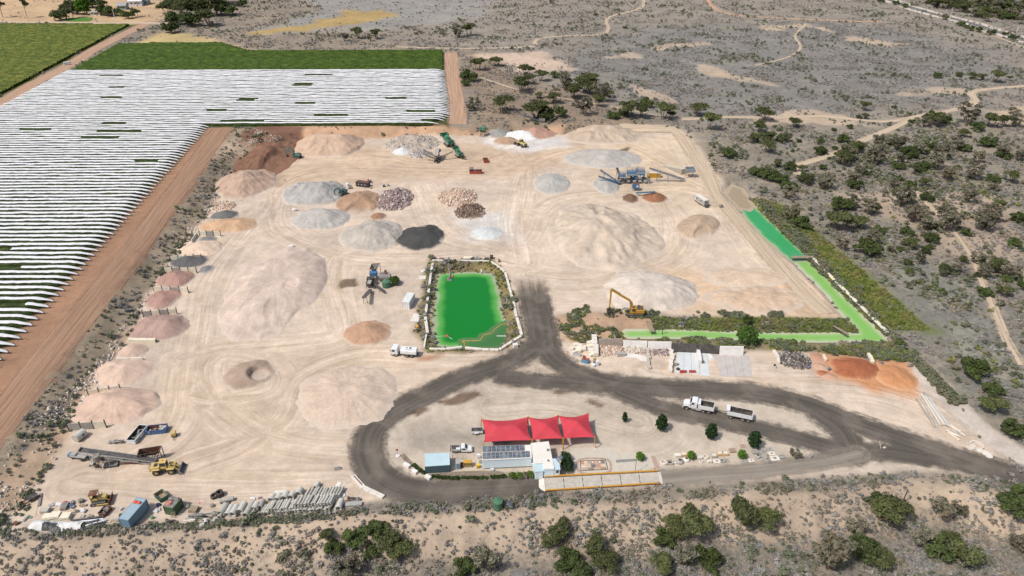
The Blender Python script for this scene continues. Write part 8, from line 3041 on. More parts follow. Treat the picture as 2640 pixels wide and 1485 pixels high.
# ================================================================== yard along the front bank
c_,rz_,L_=face('a',2000,850,2195,845)
ax=R(78)
p=(on('a',2000,850)+on('a',2195,845))/2
container('faded blue shipping container with red bags on its roof',p+Vector((math.cos(ax),math.sin(ax),0))*3.03,ax,6.06,2.44,2.59,BLUEC,BLUER,True)
q=p+Vector((math.cos(ax),math.sin(ax),0))*4.7
e=thing('red_bags','two bright red bulk bags lying on the blue container roof','bag',(q.x-.1,q.y,p.z+2.57),ax)
for s_ in (-1,1):
 MB().ico((0,s_*.45,.18),.55,2,.06,random,(.8,.9,.42)).build('bag',ORANGE,e,smooth_=True)
a,b=on('c',205,450),on('c',340,455)
ax=R(76)
p=(a+b)/2
container('dark green half length container topped with rags',p+Vector((math.cos(ax),math.sin(ax),0))*1.5,ax,3.0,2.5,2.4,GREENC,STEEL,False)
q=p+Vector((math.cos(ax),math.sin(ax),0))*1.5
e=thing('rag_heap','pink and grey rags heaped on the green container','rags',(q.x,q.y,p.z+2.38),0)
MB().ico((-.5,-.3,.15),.7,2,.2,random,(.8,1.0,.35)).build('pink_rags',mat('pink_cloth',S(214,128,116),.9,.12),e)
MB().ico((-.4,.9,.2),.7,2,.2,random,(1.1,.7,.45)).ico((.6,.9,.15),.6,2,.2,random,(.9,.8,.35)).build('grey_rags',STEEL,e)
p=gp('c',305,485)
box_thing('wooden_ladder','short wooden step ladder leaning on the green container','ladder',p,0,[('rails',TIMBER,[('b',(-.3,0,0),(-.3,.5,1.5),.08),('b',(.5,0,0),(.5,.5,1.5),.08)],0),('rungs',TIMBER,[('b',(-.3,.33*k+.1,.3+.33*k*3*.33),(.5,.33*k+.1,.3+.33*k*3*.33),.06) for k in range(2)]+[('b',(-.3,.2,.6),(.5,.2,.6),.06),('b',(-.3,.4,1.2),(.5,.4,1.2),.06)],0)])
skip('dark green open bin tilted beside the green container',gp('c',175,245),R(-38),2.6,1.9,1.0,paint('bin_green',(48,100,74),.6,.2),TIMBER,None)
skip('small rusty red bin holding grey scrap near the bulldozer',gp('a',1755,590),R(80),2.2,1.6,.8,RUST,DARK,STEEL)

def tyre(label,t,x,y,r_,w_,flat=True,n=1,lean=0.0):
 p=gp(t,x,y)
 e=thing('loader_tyre',label,'tyre',p+Vector((0,.5,0)),lean)
 for k in range(n):
  q=MB()
  if flat:
   q.cyl((0,0,k*w_),(0,0,(k+.97)*w_),r_,r_,22,hole=.55)
  else:
   q.cyl((0,-w_/2,r_),(0,w_/2,r_),r_,r_,22,hole=.55)
  q.build('tyre',RUBBER,e,smooth_=True)
 return e

tyre('single big black tyre left of the stacked pair','c',788,255,.85,.6,True,1)
tyre('stacked pair of big black tyres behind the pipes','c',853,240,.85,.6,True,2)
tyre('large grey truck tyre lying on the front bank','c',283,585,1.0,.45,True,1)
tyre('thin tyre leaning on the large pipes','c',943,330,.55,.3,True,1)

# ---- concrete pipes
PIPE_MESH={}

def pipe_thing(label,t,x,y,r_,L,ang,m,group,z=0.0,bell=True):
 """pipe lying on the yard, open end towards the front bank"""
 key=(round(r_,2),round(L,1),m.name)
 if key not in PIPE_MESH:
  q=MB().cyl((0,0,0),(L,0,0),r_,r_,18,hole=.78)
  if bell:
   q.cyl((-.12,0,0),(.25,0,0),r_*1.12,r_*1.12,18,hole=.72)
  PIPE_MESH[key]=q.mesh('pipe',m,smooth_=True)
 o=bpy.data.objects.new('concrete_pipe',PIPE_MESH[key])
 COL.objects.link(o)
 p=gp(t,x,y)
 o.location=(p.x,p.y,p.z+r_*1.1+z)
 o.rotation_euler=(0,0,ang)
 return tag(o,label,'concrete pipe',group)

r=random.Random(21)
BIGL='large grey concrete drain pipe in the left part of the pipe row'
for (x,y,rr,L,m) in ((878,470,.82,2.5,PIPEC),(953,470,.62,2.5,PIPEW),(1018,472,.74,2.3,PIPEW),(1105,440,.74,2.4,PIPEW),(1172,480,.70,2.5,PIPEC),(1210,432,.68,2.6,PIPEC),(1277,408,.72,1.6,PIPEW),(1337,380,.58,2.0,PIPEC),(862,492,.45,1.6,PIPEC),(1240,452,.4,1.8,PIPEC)):
 pipe_thing(BIGL,'c',x,y,rr,L,R(84)+r.uniform(-.06,.06),m,'large pipes in the row')
BSL='short wide concrete pipe in the back row behind the slim pipes'
for (x,y,rr) in ((1472,300,.72),(1548,298,.74),(1630,286,.82),(1707,268,.70),(1797,232,.78),(2000,150,.6)):
 pipe_thing(BSL,'c',x,y,rr,1.5,R(82)+r.uniform(-.05,.05),PIPEW,'short wide pipes')
SLL='slim concrete pipe on the ground layer of the pipe row'
x,y=1345,440
while x<2195:
 rr=r.choice((.24,.28,.3,.36))
 if x>1750:
  rr=r.choice((.36,.42,.46))
 pipe_thing(SLL,'c',x,y+r.uniform(-6,10),rr,2.5,R(79)+r.uniform(-.05,.05),r.choice((PIPEC,PIPEW,PIPEC)),'slim pipes on the ground')
 x+=rr*92+8
 y=440-(x-1345)*.052
SLU='slim concrete pipe on the upper layer of the pipe row'
x=1440
while x<2185:
 rr=r.choice((.24,.28,.32))
 pipe_thing(SLU,'c',x,432-(x-1345)*.07+r.uniform(-8,8),rr,2.5,R(79)+r.uniform(-.05,.05),r.choice((PIPEC,PIPEW,PIPEW)),'slim pipes on the upper layer',.72 if x<1750 else .9)
 x+=rr*96+10
SLT='slim concrete pipe on the top layer at the right of the pipe row'
x=1760
while x<2180:
 rr=r.choice((.24,.28,.3))
 pipe_thing(SLT,'c',x,400-(x-1760)*.05+r.uniform(-8,8),rr,2.5,R(79)+r.uniform(-.04,.04),r.choice((PIPEC,PIPEW)),'slim pipes on the top layer',1.55)
 x+=rr*100+10
SLB='slim grey concrete pipe in the stack behind the pipe row'
for lay in range(2):
 x=1880
 while x<2290:
  pipe_thing(SLB,'c',x,262-(x-1880)*.03+r.uniform(-8,8),.28,2.6,R(80)+r.uniform(-.04,.04),r.choice((PIPEC,PIPEW,PIPEC)),'slim pipes behind the row',lay*.55)
  x+=36
pipe_thing('pale single concrete pipe standing apart at the right end of the row','c',2272,398,.66,2.4,R(86),PIPEW,None)
pipe_thing('long thin concrete pipe jutting out towards the front bank','c',2222,440,.32,4.6,R(91),PIPEC,None)
pipe_thing('short concrete pipe lying sideways behind the large pipes','c',870,305,.5,2.8,R(18),PIPEC,None)
p=gp('c',1585,200)
slab('lintel_block','pale concrete block with a hole behind the short wide pipes','concrete block',p,R(8),(2.6,1.0,.8),CONCL)
# slabs, pallets and bits between containers and pipes
p=gp('c',600,515)
e=thing('slab_rack','low stack of long concrete slabs and bars left of the pipes','slab stack',p+Vector((0,1.0,0)),R(5))
r=random.Random(31)
for k in range(9):
 MB().box((r.uniform(-1.6,1.6),r.uniform(-.6,.9),.15+.12*(k % 3)),(r.uniform(2.2,3.6),r.uniform(.3,.6),.12),r.uniform(-.15,.15)).build('slab',(CONCG,CONC,STEEL)[k % 3],e)
MB().box((0,-.95,.15),(6.2,.35,.3)).build('front_beam',CONCL,e)
p=gp('c',540,425)
slab('pallet_load','grey timber pallet stack behind the slab rack','pallet',p+Vector((0,.6,0)),R(-4),(1.8,1.5,.14),TIMBER,None,4,.08,.08)
for (x,y,s_,lab) in ((475,370,.8,'grey boulder right of the green container'),(765,360,.7,'grey boulder behind the large pipes'),(790,460,.9,'dark grey boulder against the first large pipe')):
 p=gp('c',x,y)
 o=MB().ico((0,.3,s_*.4),s_*.75,2,.14,r,(1.1,.9,.75)).build('boulder',STEEL,None)
 o.location=p
 tag(o,lab,'boulder')
p=gp('c',645,295)
slab('painted_board','white board with red paint lying on the sand near the tyres','board',p,R(6),(1.4,.9,.06),mat('red_white_board',S(222,206,190),.8,.1,2,dirt=S(190,80,64),dirt_amt=.8))
for (x0,y0,x1,y1,lab,m) in ((830,540,1220,495,'long red and white pole lying in front of the large pipes',mat('red_white_pole',S(226,214,204),.6,.1,.4,dirt=S(150,80,70),dirt_amt=.9)),(1715,498,1935,475,'white pole lying below the slim pipes',WHITE),(1835,450,1935,447,'short white pole above the long white pole',WHITE),(1690,450,1760,445,'short grey pole left of the white poles',GALV)):
 a,b=gp('c',x0,y0,.12),gp('c',x1,y1,.12)
 o=MB().cyl((0,0,0),b-a,.11,n=10).build('painted_pole',m,None,smooth_=True)
 o.location=a
 tag(o,lab,'pole')
for (x,y,ang,lab) in ((635,590,.4,'small ribbed concrete pipe end lying in the saltbush'),(700,555,1.9,'small white concrete pipe with a dark mouth in the saltbush'),(785,545,1.4,'short tan concrete pipe left of the red and white pole')):
 pipe_thing(lab,'c',x,y,.38,.8,ang,PIPEW,None)
p=gp('c',2440,345)
slab('ribbed_sheets','stack of grey ribbed sheets at the right end of the pipes','sheet stack',p+Vector((0,.4,0)),R(4),(3.6,1.2,.12),GALV,None,3,.08,.1)
e=thing('scrap_heap','tangle of rusty bars and wheels above the ribbed sheets','scrap',gp('c',2440,290))
r=random.Random(41)
for k in range(3):
 q=MB()
 for _ in range(8):
  q.bar((r.uniform(-1.8,1.8),r.uniform(-.4,1.2),r.uniform(.0,.2)),(r.uniform(-1.8,1.8),r.uniform(-.4,1.2),r.uniform(.1,.7)),r.uniform(.06,.2),.08)
 q.cyl((k-1,.5,.2),(k-1,.6,.5),.4,n=12,hole=.6)
 q.build('scrap_piece',(RUST,DARK,GALV)[k],e)
for (x,y,w_,d_,lab) in ((2262,90,.9,1.6,'white board lying on the sand beyond the pipes'),(2325,95,.2,1.6,'thin white plank next to the white board')):
 slab('white_board',lab,'board',gp('c',x,y),R(-15),(w_,d_,.06),WHITEW)
p=gp('c',2300,230)
slab('pale_sheet','pale crumpled sheet leaning at the back of the pipe stack','sheet',p,R(25),(1.8,1.0,.25),PADB)
# lower left junk yard
for (x,y,n_,s_,lab) in ((775,735,2,1.0,'cream slab stack left of two taller neighbours'),(912,725,3,1.05,'tallest cream slab stack in the junk yard'),(1070,722,2,1.05,'cream slab stack nearest the white pipes'),(730,620,2,.9,'flat grey slab stack behind the cream stacks')):
 p=gp('a',x,y)
 slab('slab_stack',lab,'slab stack',p+Vector((0,.75,0)),R(6),(1.9*s_,1.5*s_,.26),CREAM if y>650 else CONC,None,n_+1,.06,.05)
for k,(x0,y0,x1,y1,r_,m,lab) in enumerate(((1180,735,1730,670,.22,BLACKP,'dark grey plastic pipe at the back of the long pipe bundle'),(1250,760,1730,710,.2,PLASTICW,'long white plastic pipe in the long pipe bundle'),(1370,805,1650,735,.25,BLACKP,'dark plastic pipe under the white tarpaulin end'),
            (1400,828,1625,770,.2,PLASTICW,'short white plastic pipe in front of the bundle'),(1340,880,1745,800,.24,BLACKP,'dark plastic pipe along the front of the bundle'),(1640,760,1770,725,.2,PLASTICW,'white pipe end at the right of the bundle'),(1500,810,1760,760,.22,BLACKP,'dark pipe lying between the white pipes'))):
 a,b=gp('a',x0,y0,r_),gp('a',x1,y1,r_)
 a.z=b.z=max(a.z,b.z)
 o=MB().cyl((0,0,0),b-a,r_,r_,14,hole=.8).build('plastic_pipe',m,None,smooth_=True)
 o.location=a
 tag(o,lab,'pipe')
V,F=[],[]
tl=[gp('a',450,880),gp('a',1330,900)]
tn=(tl[1]-tl[0])
n,k=40,9
for i_ in range(n):
 u=i_/(n-1)
 for j_ in range(k):
  v=j_/(k-1)
  hgt=math.sin(math.pi*v)*(.9+.35*math.sin(u*9)+.2*r.uniform(-1,1))*(min(1,u*6)*.6+.4)*1.0
  q=tl[0]+tn*u+Vector((.1*r.uniform(-1,1),(v-.05)*2.6+.1*r.uniform(-1,1),0))
  V.append((q.x-tl[0].x,q.y-tl[0].y,max(-.15,hgt)+.05))
for i_ in range(n-1):
 for j_ in range(k-1):
  F.append((i_*k+j_,(i_+1)*k+j_,(i_+1)*k+j_+1,i_*k+j_+1))
e=thing('tarpaulin','crumpled white tarpaulin over pipes with a black sheet on it','tarpaulin',tl[0])
mesh_np('white_sheet',V,F,TARP,e,True)
V2=[Vector(v)+Vector((0,-.05,.07)) for idx,v in enumerate(V) if 11 <= idx // k <= 20 and idx % k <= 5]
F2=[]
for i_ in range(9):
 for j_ in range(5):
  F2.append((i_*6+j_,(i_+1)*6+j_,(i_+1)*6+j_+1,i_*6+j_+1))
mesh_np('black_sheet',V2,F2,BLACKP,e,True)
p=gp('a',470,430)
box_thing('rusty_chassis','rusty trailer chassis wreck under the shrub at the left bank','wreck',p+Vector((0,.3,0)),R(52),[('frame',RUST,[((0,-.6,.5),(4.2,.14,.25)),((0,.6,.5),(4.2,.14,.25)),((-1.6,0,.5),(.14,1.2,.2)),((0,0,.5),(.14,1.2,.2)),((1.7,0,.5),(.14,1.2,.2))],0),('tray',DARK,[((.9,0,.8),(2.0,1.5,.5))],.05),('axle',DARK,[('c',(-1.2,-.8,.35),(-1.2,.8,.35),.1,.1,8),('c',(-1.2,-.85,.35),(-1.2,-.6,.35),.35,.35,12),('c',(-1.2,.85,.35),(-1.2,.6,.35),.35,.35,12)],0)])
a,b=gp('a',650,490,.15),gp('a',685,280,.15)
o=MB().bar((0,0,0),b-a,.5,.3).build('steel_beam',STEEL,None)
o.location=a
tag(o,'long grey steel beam lying away from the yard edge','beam')
p=gp('a',655,560)
e=thing('concrete_strip','pale concrete strip beside the long grey beam','slab',gp('a',560,470))
s0=e.location
MB().add([gp('a',*q,.06)-s0 for q in ((330,640),(590,660),(660,300),(520,300))],[(0,1,2,3)]).build('slab',mat('strip_concrete',S(216,196,170),.9,.05,.8),e)
r=random.Random(51)
for (x,y,lab,mm,dims) in ((1080,470,'bright red crumpled tarp in the junk yard',mat('red_tarp',S(200,50,56),.7,.1),(1.2,.9,.7)),(940,490,'pile of white bags behind the slab stacks',TARP,(1.6,.9,.5)),(1035,570,'grey steel cabin shell behind the slab stacks',STEEL,(1.5,2.2,.9)),
       (1185,520,'dark blue crate in the junk yard',paint('crate_blue',(60,84,120),.6,.2),(1.2,1.0,.7)),(1200,610,'yellow bent panel in the junk yard',YELLOW,(.9,.6,.5)),(1255,600,'grey lump of scrap beside the yellow panel',STEEL,(1.0,.9,.7)),
       (1365,600,'white bag of offcuts right of the yellow panel',TARP,(1.4,1.0,.7)),(1335,440,'grey covered motor left of the bulldozer',STEEL,(1.4,1.0,.9)),(1365,500,'stack of dusty beams below the bulldozer',TIMBER,(2.4,1.0,.5)),
       (820,510,'white and grey pallets near the long beam',GALV,(1.6,1.2,.5)),(1210,470,'rusty red machine part behind the white bags',RUST,(.7,.9,.6)),(1340,680,'low stack of grey planks above the white pipes',TIMBER,(1.8,.9,.35)),(1470,680,'dusty plank stack next to the rusty bin',TIMBER,(1.5,.9,.4)),
       (1150,470,'white chute pieces beside the red tarp',GALV,(.9,1.2,.6)),(250,800,'small rusty frame at the left end of the front bank',RUST,(1.7,1.0,.6)),(400,750,'grey folded table at the left end of the front bank',GALV,(.8,2.0,.5)),(480,690,'pale green sheet at the left end of the front bank',mat('pale_green',S(120,170,130),.7),(1.2,.6,.3)),
       (1900,790,'stack of planks left of the blue container',TIMBER,(2.0,1.4,.4)),(2000,560,'white buckets beside the blue container',PLASTICW,(.9,.9,.7)),(2000,660,'green bush bag left of the blue container',GREENC,(.8,.8,.6))):
 p=gp('a',x,y)
 e=thing('yard_junk',lab,'junk',p+Vector((0,dims[1]*.5,0)),r.uniform(-.3,.3))
 for k in range(3):
  d=(dims[0]*r.uniform(.4,.9),dims[1]*r.uniform(.5,.9),dims[2]*r.uniform(.5,1))
  MB().box((r.uniform(-.25,.25)*dims[0],r.uniform(-.2,.2)*dims[1],d[2]/2-.02),d,r.uniform(-.5,.5),0,0,(r.uniform(.7,1),r.uniform(.7,1))).build('piece',mm if k<2 else GALV,e,bevel=.05)
for (x,y,lab,mm,dims) in ((120,360,'dark blue bags right of the blue container',paint('bag_blue',(50,74,130),.6,.1),(1.2,.9,.8)),(95,430,'heap of white plastic beside the dark blue bags',TARP,(1.6,1.2,.6)),(45,505,'pale green cube at the foot of the front bank',MATS['pale_green'],(.8,.8,.7)),(1245,270,'white bucket and boards behind the pipes',PLASTICW,(1.4,.6,.4)),(1330,262,'violet grey fabric heap behind the pipes',mat('violet_grey',S(140,120,136),.9,.2),(1.6,.7,.35))):
 p=gp('c',x,y)
 e=thing('yard_junk',lab,'junk',p+Vector((0,dims[1]*.5,0)),r.uniform(-.3,.3))
 for k in range(3):
  d=(dims[0]*r.uniform(.4,.9),dims[1]*r.uniform(.5,.9),dims[2]*r.uniform(.5,1))
  MB().box((r.uniform(-.25,.25)*dims[0],r.uniform(-.2,.2)*dims[1],d[2]/2-.02),d,r.uniform(-.5,.5),0,0,(r.uniform(.7,1),r.uniform(.7,1))).build('piece',mm,e,bevel=.05)
# kerb of long concrete beams at the left bend of the road
for k,(x0,y0,x1,y1) in enumerate(((90,700,170,790),(170,790,320,860))):
 a,b=gp('8',x0,y0),gp('8',x1,y1)
 e=thing('kerb_beam',['upper pale concrete beam edging the road bend','lower pale concrete beam edging the road bend'][k],'kerb',(a+b)/2,head(a,b))
 L_=(b-a).length
 for j_ in range(3):
  MB().box(((j_-1)*L_/3,0,.25),(L_/3-.03,1.1,.5)).build('block',CONCL,e,bevel=.03)
a,b=gp('8',95,705,.55),gp('8',160,775,.55)
o=MB().bar((0,0,0),b-a,.18,.12).build('rusty_rail',RUST,None); o.location=a
tag(o,'rusty rail lying on the pale concrete kerb beam','rail')
p=gp('7',2550,650)
box_thing('folded_frame','folded grey steel frame on the open sand near the road bend','scrap',p,.3,[('frame',GALV,[((0,0,.2),(1.4,.1,.3)),((0,.7,.2),(1.4,.1,.3)),((-.7,.35,.2),(.1,.7,.3)),((.7,.35,.2),(.1,.7,.3))],0),('sheet',STEEL,[((0,.35,.3),(1.1,.5,.05),0,.2)],0)])

# ================================================================== pond surround
def beam_line(label,t,pts,w_=.6,h=.55,m=CONCL):
 for k in range(len(pts)-1):
  a,b=gp(t,*pts[k]),gp(t,*pts[k+1])
  a.z=b.z=0
  L=(b-a).length
  o=MB().box((0,0,h/2),(L*.985,w_,h)).build('concrete_beam',m,None,bevel=.05)
  o.location=(a+b)/2; o.rotation_euler=(0,0,head(a,b))
  tag(o,label,'concrete beam','concrete beams round the pond')

beam_line('long pale concrete beam along the left side of the pond','k',[(192,165),(165,330),(140,530),(118,690),(98,850)],.8)
beam_line('pale concrete beam on the lower left of the pond','k',[(90,910),(105,1030),(122,1145)],.9)
beam_line('thin pale beam trailing down at the lower left pond corner','k',[(105,1160),(85,1260),(75,1335)],.5)
beam_line('pale concrete beam along the back of the pond','k',[(180,125),(340,126)],.7)
beam_line('pale concrete beam along the back of the pond','k',[(585,127),(780,132),(975,136)],.7)
beam_line('pale concrete beam along the right side of the pond','k',[(1003,142),(1100,212),(1188,282)],.8)
beam_line('pale concrete beam along the right side of the pond','k',[(1195,292),(1225,400),(1252,500),(1280,600),(1312,700),(1330,800),(1350,908)],.8)
beam_line('pale concrete beam along the right side of the pond','k',[(1358,922),(1390,1040),(1422,1158)],.9)
beam_line('pale concrete beam along the front of the pond','k',[(1420,1168),(1270,1265),(1112,1362)],.9)
beam_line('pale concrete beam along the front of the pond','k',[(1105,1364),(870,1362),(640,1360)],.9)
beam_line('pale concrete beam along the front of the pond','k',[(600,1356),(370,1354),(142,1352)],.8)
slab('marker_block','white concrete cube outside the front right pond corner','concrete block',gp('k',1335,1308),.3,(1.4,1.2,1.0),WHITEW)
# floating boom
bp=[Vector((p[0],p[1],WATER_Z+.06)) for p in BOOM]
e=thing('floating_boom','curved yellow floating boom cutting off the pond corner','boom',bp[0])
for a,b in zip(bp,bp[1:]):
 n=max(1,int((b-a).length/1.6))
 for k in range(n):
  p,q=a.lerp(b,k/n)-bp[0],a.lerp(b,(k+.93)/n)-bp[0]
  MB().cyl(p,q,.13,n=8).build('float',mat('boom_yellow',S(206,178,96),.6,.1),e)
tl=[at('k',600,1232,WATER_Z+.06)-bp[0],at('k',640,1268,WATER_Z+.1)-bp[0],gp('k',625,1320)-bp[0]]
MB().pipe(tl,.1).build('tether',POLEY,e)
# pumps and pontoon
p=at('k',420,395,WATER_Z)
e=thing('pump_pontoon','grey suction pontoon with a red float at the top of the pond','pontoon',p)
MB().cyl((-.9,0,.1),(.9,0,.1),.3,n=10).cyl((-.9,1.2,.1),(.9,1.2,.1),.3,n=10).box((0,.6,.4),(1.6,1.4,.12)).build('pontoon',STEEL,e)
MB().box((0,.6,.8),(.7,.7,.7)).build('pump',STEEL,e,bevel=.08)
MB().cyl((.9,2.2,.0),(.9,2.9,.2),.4,n=12).build('float',ORANGE,e,smooth_=True)
q0=at('k',405,140,.6)-p
MB().pipe([Vector((0,.6,.8)),Vector((-.2,4,.6)),q0],.12).build('suction_pipe',GALV,e)
MB().bar((.2,.8,.5),(q0.x+1,q0.y,.3),.12).build('strut',STEEL,e)
p=gp('k',405,150)
box_thing('pump_set','blue pump with a dark stack on the back rim of the pond','pump',p+Vector((0,.5,0)),R(3),[('engine',BLUEM,[((.6,0,.6),(1.6,.9,.8))],.08),('pump',paint('navy',(52,70,130),.5,.1),[('c',(-1.2,0,.6),(-.4,0,.6),.5,.5,14)],0),('stack',DARK,[((.3,.2,1.4),(.35,.35,1.2))],.02),('skid',GALV,[((0,0,.1),(3.6,1.0,.18))],0)])
p=gp('k',395,1185)
p=at('k',395,1165,WATER_Z)
box_thing('float_marker','orange floating marker tethered near the left of the pond','buoy',p,0,[('float',ORANGE,[('c',(0,0,-.05),(0,0,.5),.45,.3,14)],0),('rope',PLASTICW,[('b',(-.3,0,.12),(-3.4,-.1,.05),.07),('b',(.2,-.2,.12),(1.6,-1.6,.05),.08)],0)])
p=at('k',1150,1165,WATER_Z)
box_thing('floating_pipe','pale pipe floating in the dull pond corner','pipe',p,0,[('pipe',PLASTICW,[('c',(-1.6,0,.1),(1.2,0,.1),.14,.14,8)],0),('end_cap',GALV,[('c',(.6,.9,.1),(1.3,.9,.1),.1,.1,8)],0)])
a,b=gp('k',820,130,.3),at('k',820,270,WATER_Z)
e=thing('pond_ladder','grey steel stair running down the back bank into the pond','stair',a)
q=MB()
for s_ in (-.5,.5):
 q.bar((s_,0,0),(s_,b.y-a.y,b.z-a.z),.1)
q.build('rails',STEEL,e)
for k in range(8):
 t_=(k+.5)/8
 MB().box((0,(b.y-a.y)*t_,(b.z-a.z)*t_),(1.0,.25,.05)).build('tread',STEEL,e)
a,b=gp('k',862,240,.1),at('k',862,285,WATER_Z+.2)
o=MB().bar((0,0,0),b-a,.35,.12).build('white_plank',WHITEW,None); o.location=a
tag(o,'white plank reaching into the pond beside the steel stair','plank')
p=gp('k',308,245)
slab('white_board','white board lying on the weedy back bank of the pond','board',p,R(-30),(1.4,.4,.08),WHITEW)
for (x,y,lab,mm,dims) in ((195,108,'dark engine block at the back left corner of the pond',DARK,(2.0,1.0,1.0)),(310,100,'flat red frame behind the pond',REDB,(1.8,.7,.3)),(940,122,'dark diesel motor at the back right of the pond',DARK,(1.8,1.0,1.0)),(1005,100,'dark pump with an upright pipe behind the pond',DARK,(1.2,1.2,1.4)),(1108,145,'brown drum outside the back right pond corner',RUST,(.6,1.2,.9)),(85,890,'grey valve pipe on the left pond beam',GALV,(1.0,1.2,.8))):
 p=gp('k',x,y)
 e=thing('pond_machine',lab,'machine',p+Vector((0,dims[1]/2,0)),.05)
 MB().box((0,0,dims[2]*.45),(dims[0],dims[1],dims[2]*.9)).build('block',mm,e,bevel=.1)
 MB().box((dims[0]*.2,0,dims[2]+.1),(dims[0]*.3,dims[1]*.4,.3)).cyl((-dims[0]*.25,0,dims[2]*.8),(-dims[0]*.25,0,dims[2]+.6),.08,n=8).build('fittings',STEEL,e)
p=gp('k',675,115)
box_thing('tan_tank','tan horizontal tank behind the pond','tank',p+Vector((0,.6,0)),R(2),[('tank',CREAM,[('c',(-1.5,0,.75),(1.5,0,.75),.65,.65,18)],0),('cradle',DARK,[((-1,0,.12),(.2,1,.25)),((1,0,.12),(.2,1,.25))],0)])
p=gp('k',785,105)
box_thing('tinny_boat','small silver dinghy with red seats behind the pond','boat',p+Vector((0,.5,0)),R(2),[('hull',GALV,[((0,0,.35),(2.6,1.2,.6),0,0,0,(1.2,1.15)),((1.6,0,.42),(.7,.6,.4))],.06),('seats',DARK,[((-.6,0,.7),(.35,1.1,.06)),((.5,0,.7),(.35,1.1,.06))],0),('motor',BLACKP,[((-1.6,0,.7),(.4,.4,.7))],.06)])

# ================================================================== channel crossings
def bridge(label,t,a,b,wdt,rails=False,n=14,z=.25):
 a,b=on(t,*a),on(t,*b)
 a.z=b.z=0
 e=thing('footbridge',label,'bridge',(a+b)/2+Vector((0,0,0)),head(a,b))
 L=(b-a).length
 q=MB()
 for s_ in (-1,1):
  q.box((0,s_*wdt*.38,z-.14),(L,.2,.24))
 q.build('beams',DARK,e)
 for k in range(n):
  MB().box((-L/2+L*(k+.5)/n,0,z+.03),(L/n-.04,wdt,.07)).build('plank',TIMBER,e)
 if rails:
  for s_ in (-1,1):
   r_=MB()
   for k in range(5):
    x=-L/2+L*k/4
    r_.bar((x,s_*wdt*.5,z),(x,s_*wdt*.5,z+1.0),.06)
   r_.bar((-L/2,s_*wdt*.5,z+1),(L/2,s_*wdt*.5,z+1),.06)
   r_.build('handrail',GALV,e)
 return e

bridge('grey footbridge with rails where the upper channel ends','6',(815,518),(985,508),1.6,True)
bridge('weathered plank bridge at the left end of the cross channel','5',(2318,985),(2345,1085),1.5,False,12)
bridge('thin grey walkway across the right end of the cross channel','6',(1130,1012),(1238,1110),.9,False,16)
# pale liner edge blocks along the outer bank
cl=[(985,520),(1060,595),(1150,690),(1230,770),(1310,850),(1390,930),(1470,1010),(1540,1080)]
for k in range(len(cl)-1):
 a,b=gp('6',*cl[k]),gp('6',*cl[k+1])
 a.z=b.z=0
 L=(b-a).length
 o=MB().box((0,0,.1),(L*.99,1.1,.5)).build('limestone_kerb',CREAM if k % 2 else CONCL,None,bevel=.1)
 o.location=(a+b)/2; o.rotation_euler=(0,0,head(a,b))
 tag(o,'cream limestone kerb along the outer bank of the channel','kerb','limestone kerb of the channel')
for (t,x,y,lab,h) in (('h',2425,350,'dark gauge post beside the muddy end of the channel',3.0),('5',2420,1080,'dark lamp post standing in the cross channel bank',3.2),('2',958,970,'black post at the back corner of the quarry',7.0),('9',1655,905,'burnt dark post behind the large mallee on the slope',4.5)):
 p=gp(t,x,y)
 box_thing('marker_post',lab,'post',p,0,[('post',DARK,[('c',(0,0,-.4),(0,0,h),.13,.11,8)],0),('head',STEEL,[((0,-.1,h-.2),(.5,.3,.4))],.03)])

# ================================================================== eastern edge: poles, beams, rings
r=random.Random(61)
for k,(x0,y0,x1,y1,m) in enumerate(((1760,115,1900,330,CONCG),(1785,95,1925,330,CONC),(1800,85,1945,320,PADB),(1815,95,1960,318,TANP),(1830,100,1972,315,PADB),(1845,105,1985,320,CONC),(1820,70,1995,325,CONCG),(1855,110,2005,328,PADB))):
 a,b=gp('9',x0,y0,.25),gp('9',x1,y1,.25)
 o=MB().cyl((0,0,.02*k),b-a+Vector((0,0,.02*k)),.24,.2,12).build('concrete_pole',m,None,smooth_=True)
 o.location=a
 tag(o,'long pale concrete pole lying in the bundle beside the eastern bank','pole','concrete poles by the eastern bank')
for k in range(11):
 x,y=2010+r.uniform(0,110),335+r.uniform(0,65)
 a=gp('9',x,y,.15+.1*(k % 3)); ang=R(-58)+r.uniform(-.4,.4)
 o=MB().box((0,0,0),(r.uniform(2.0,3.2),.3,.25)).build('concrete_post',(CONC,CREAM,CONCL)[k % 3],None,bevel=.03)
 o.location=a; o.rotation_euler=(0,r.uniform(-.1,.1),ang)
 tag(o,'short concrete post tossed on the heap below the long poles','post','short concrete posts below the poles')
for (x,y,rr,lab) in ((2215,470,1.5,'largest concrete ring at the eastern edge'),(2172,480,1.05,'smaller concrete ring leaning by the largest ring')):
 p=gp('9',x,y)
 o=MB().cyl((0,0,0),(0,0,.6),rr,rr,26,hole=.82).build('concrete_ring',CONCL,None,smooth_=True)
 o.location=p
 tag(o,lab,'concrete ring')
for (x,y,lab) in ((2245,505,'white concrete lid below the rings'),(2285,525,'grey green concrete lid in the lid row'),(2312,545,'last white concrete lid in the row at the road edge')):
 p=gp('9',x,y)
 o=MB().cyl((0,0,0),(0,0,.4),.8,.72,20).cyl((0,0,.4),(0,0,.5),.3,.3,12).build('manhole_cover',CONCL,None,smooth_=True)
 o.location=p; o.rotation_euler=(.25,.1,0)
 tag(o,lab,'manhole cover')

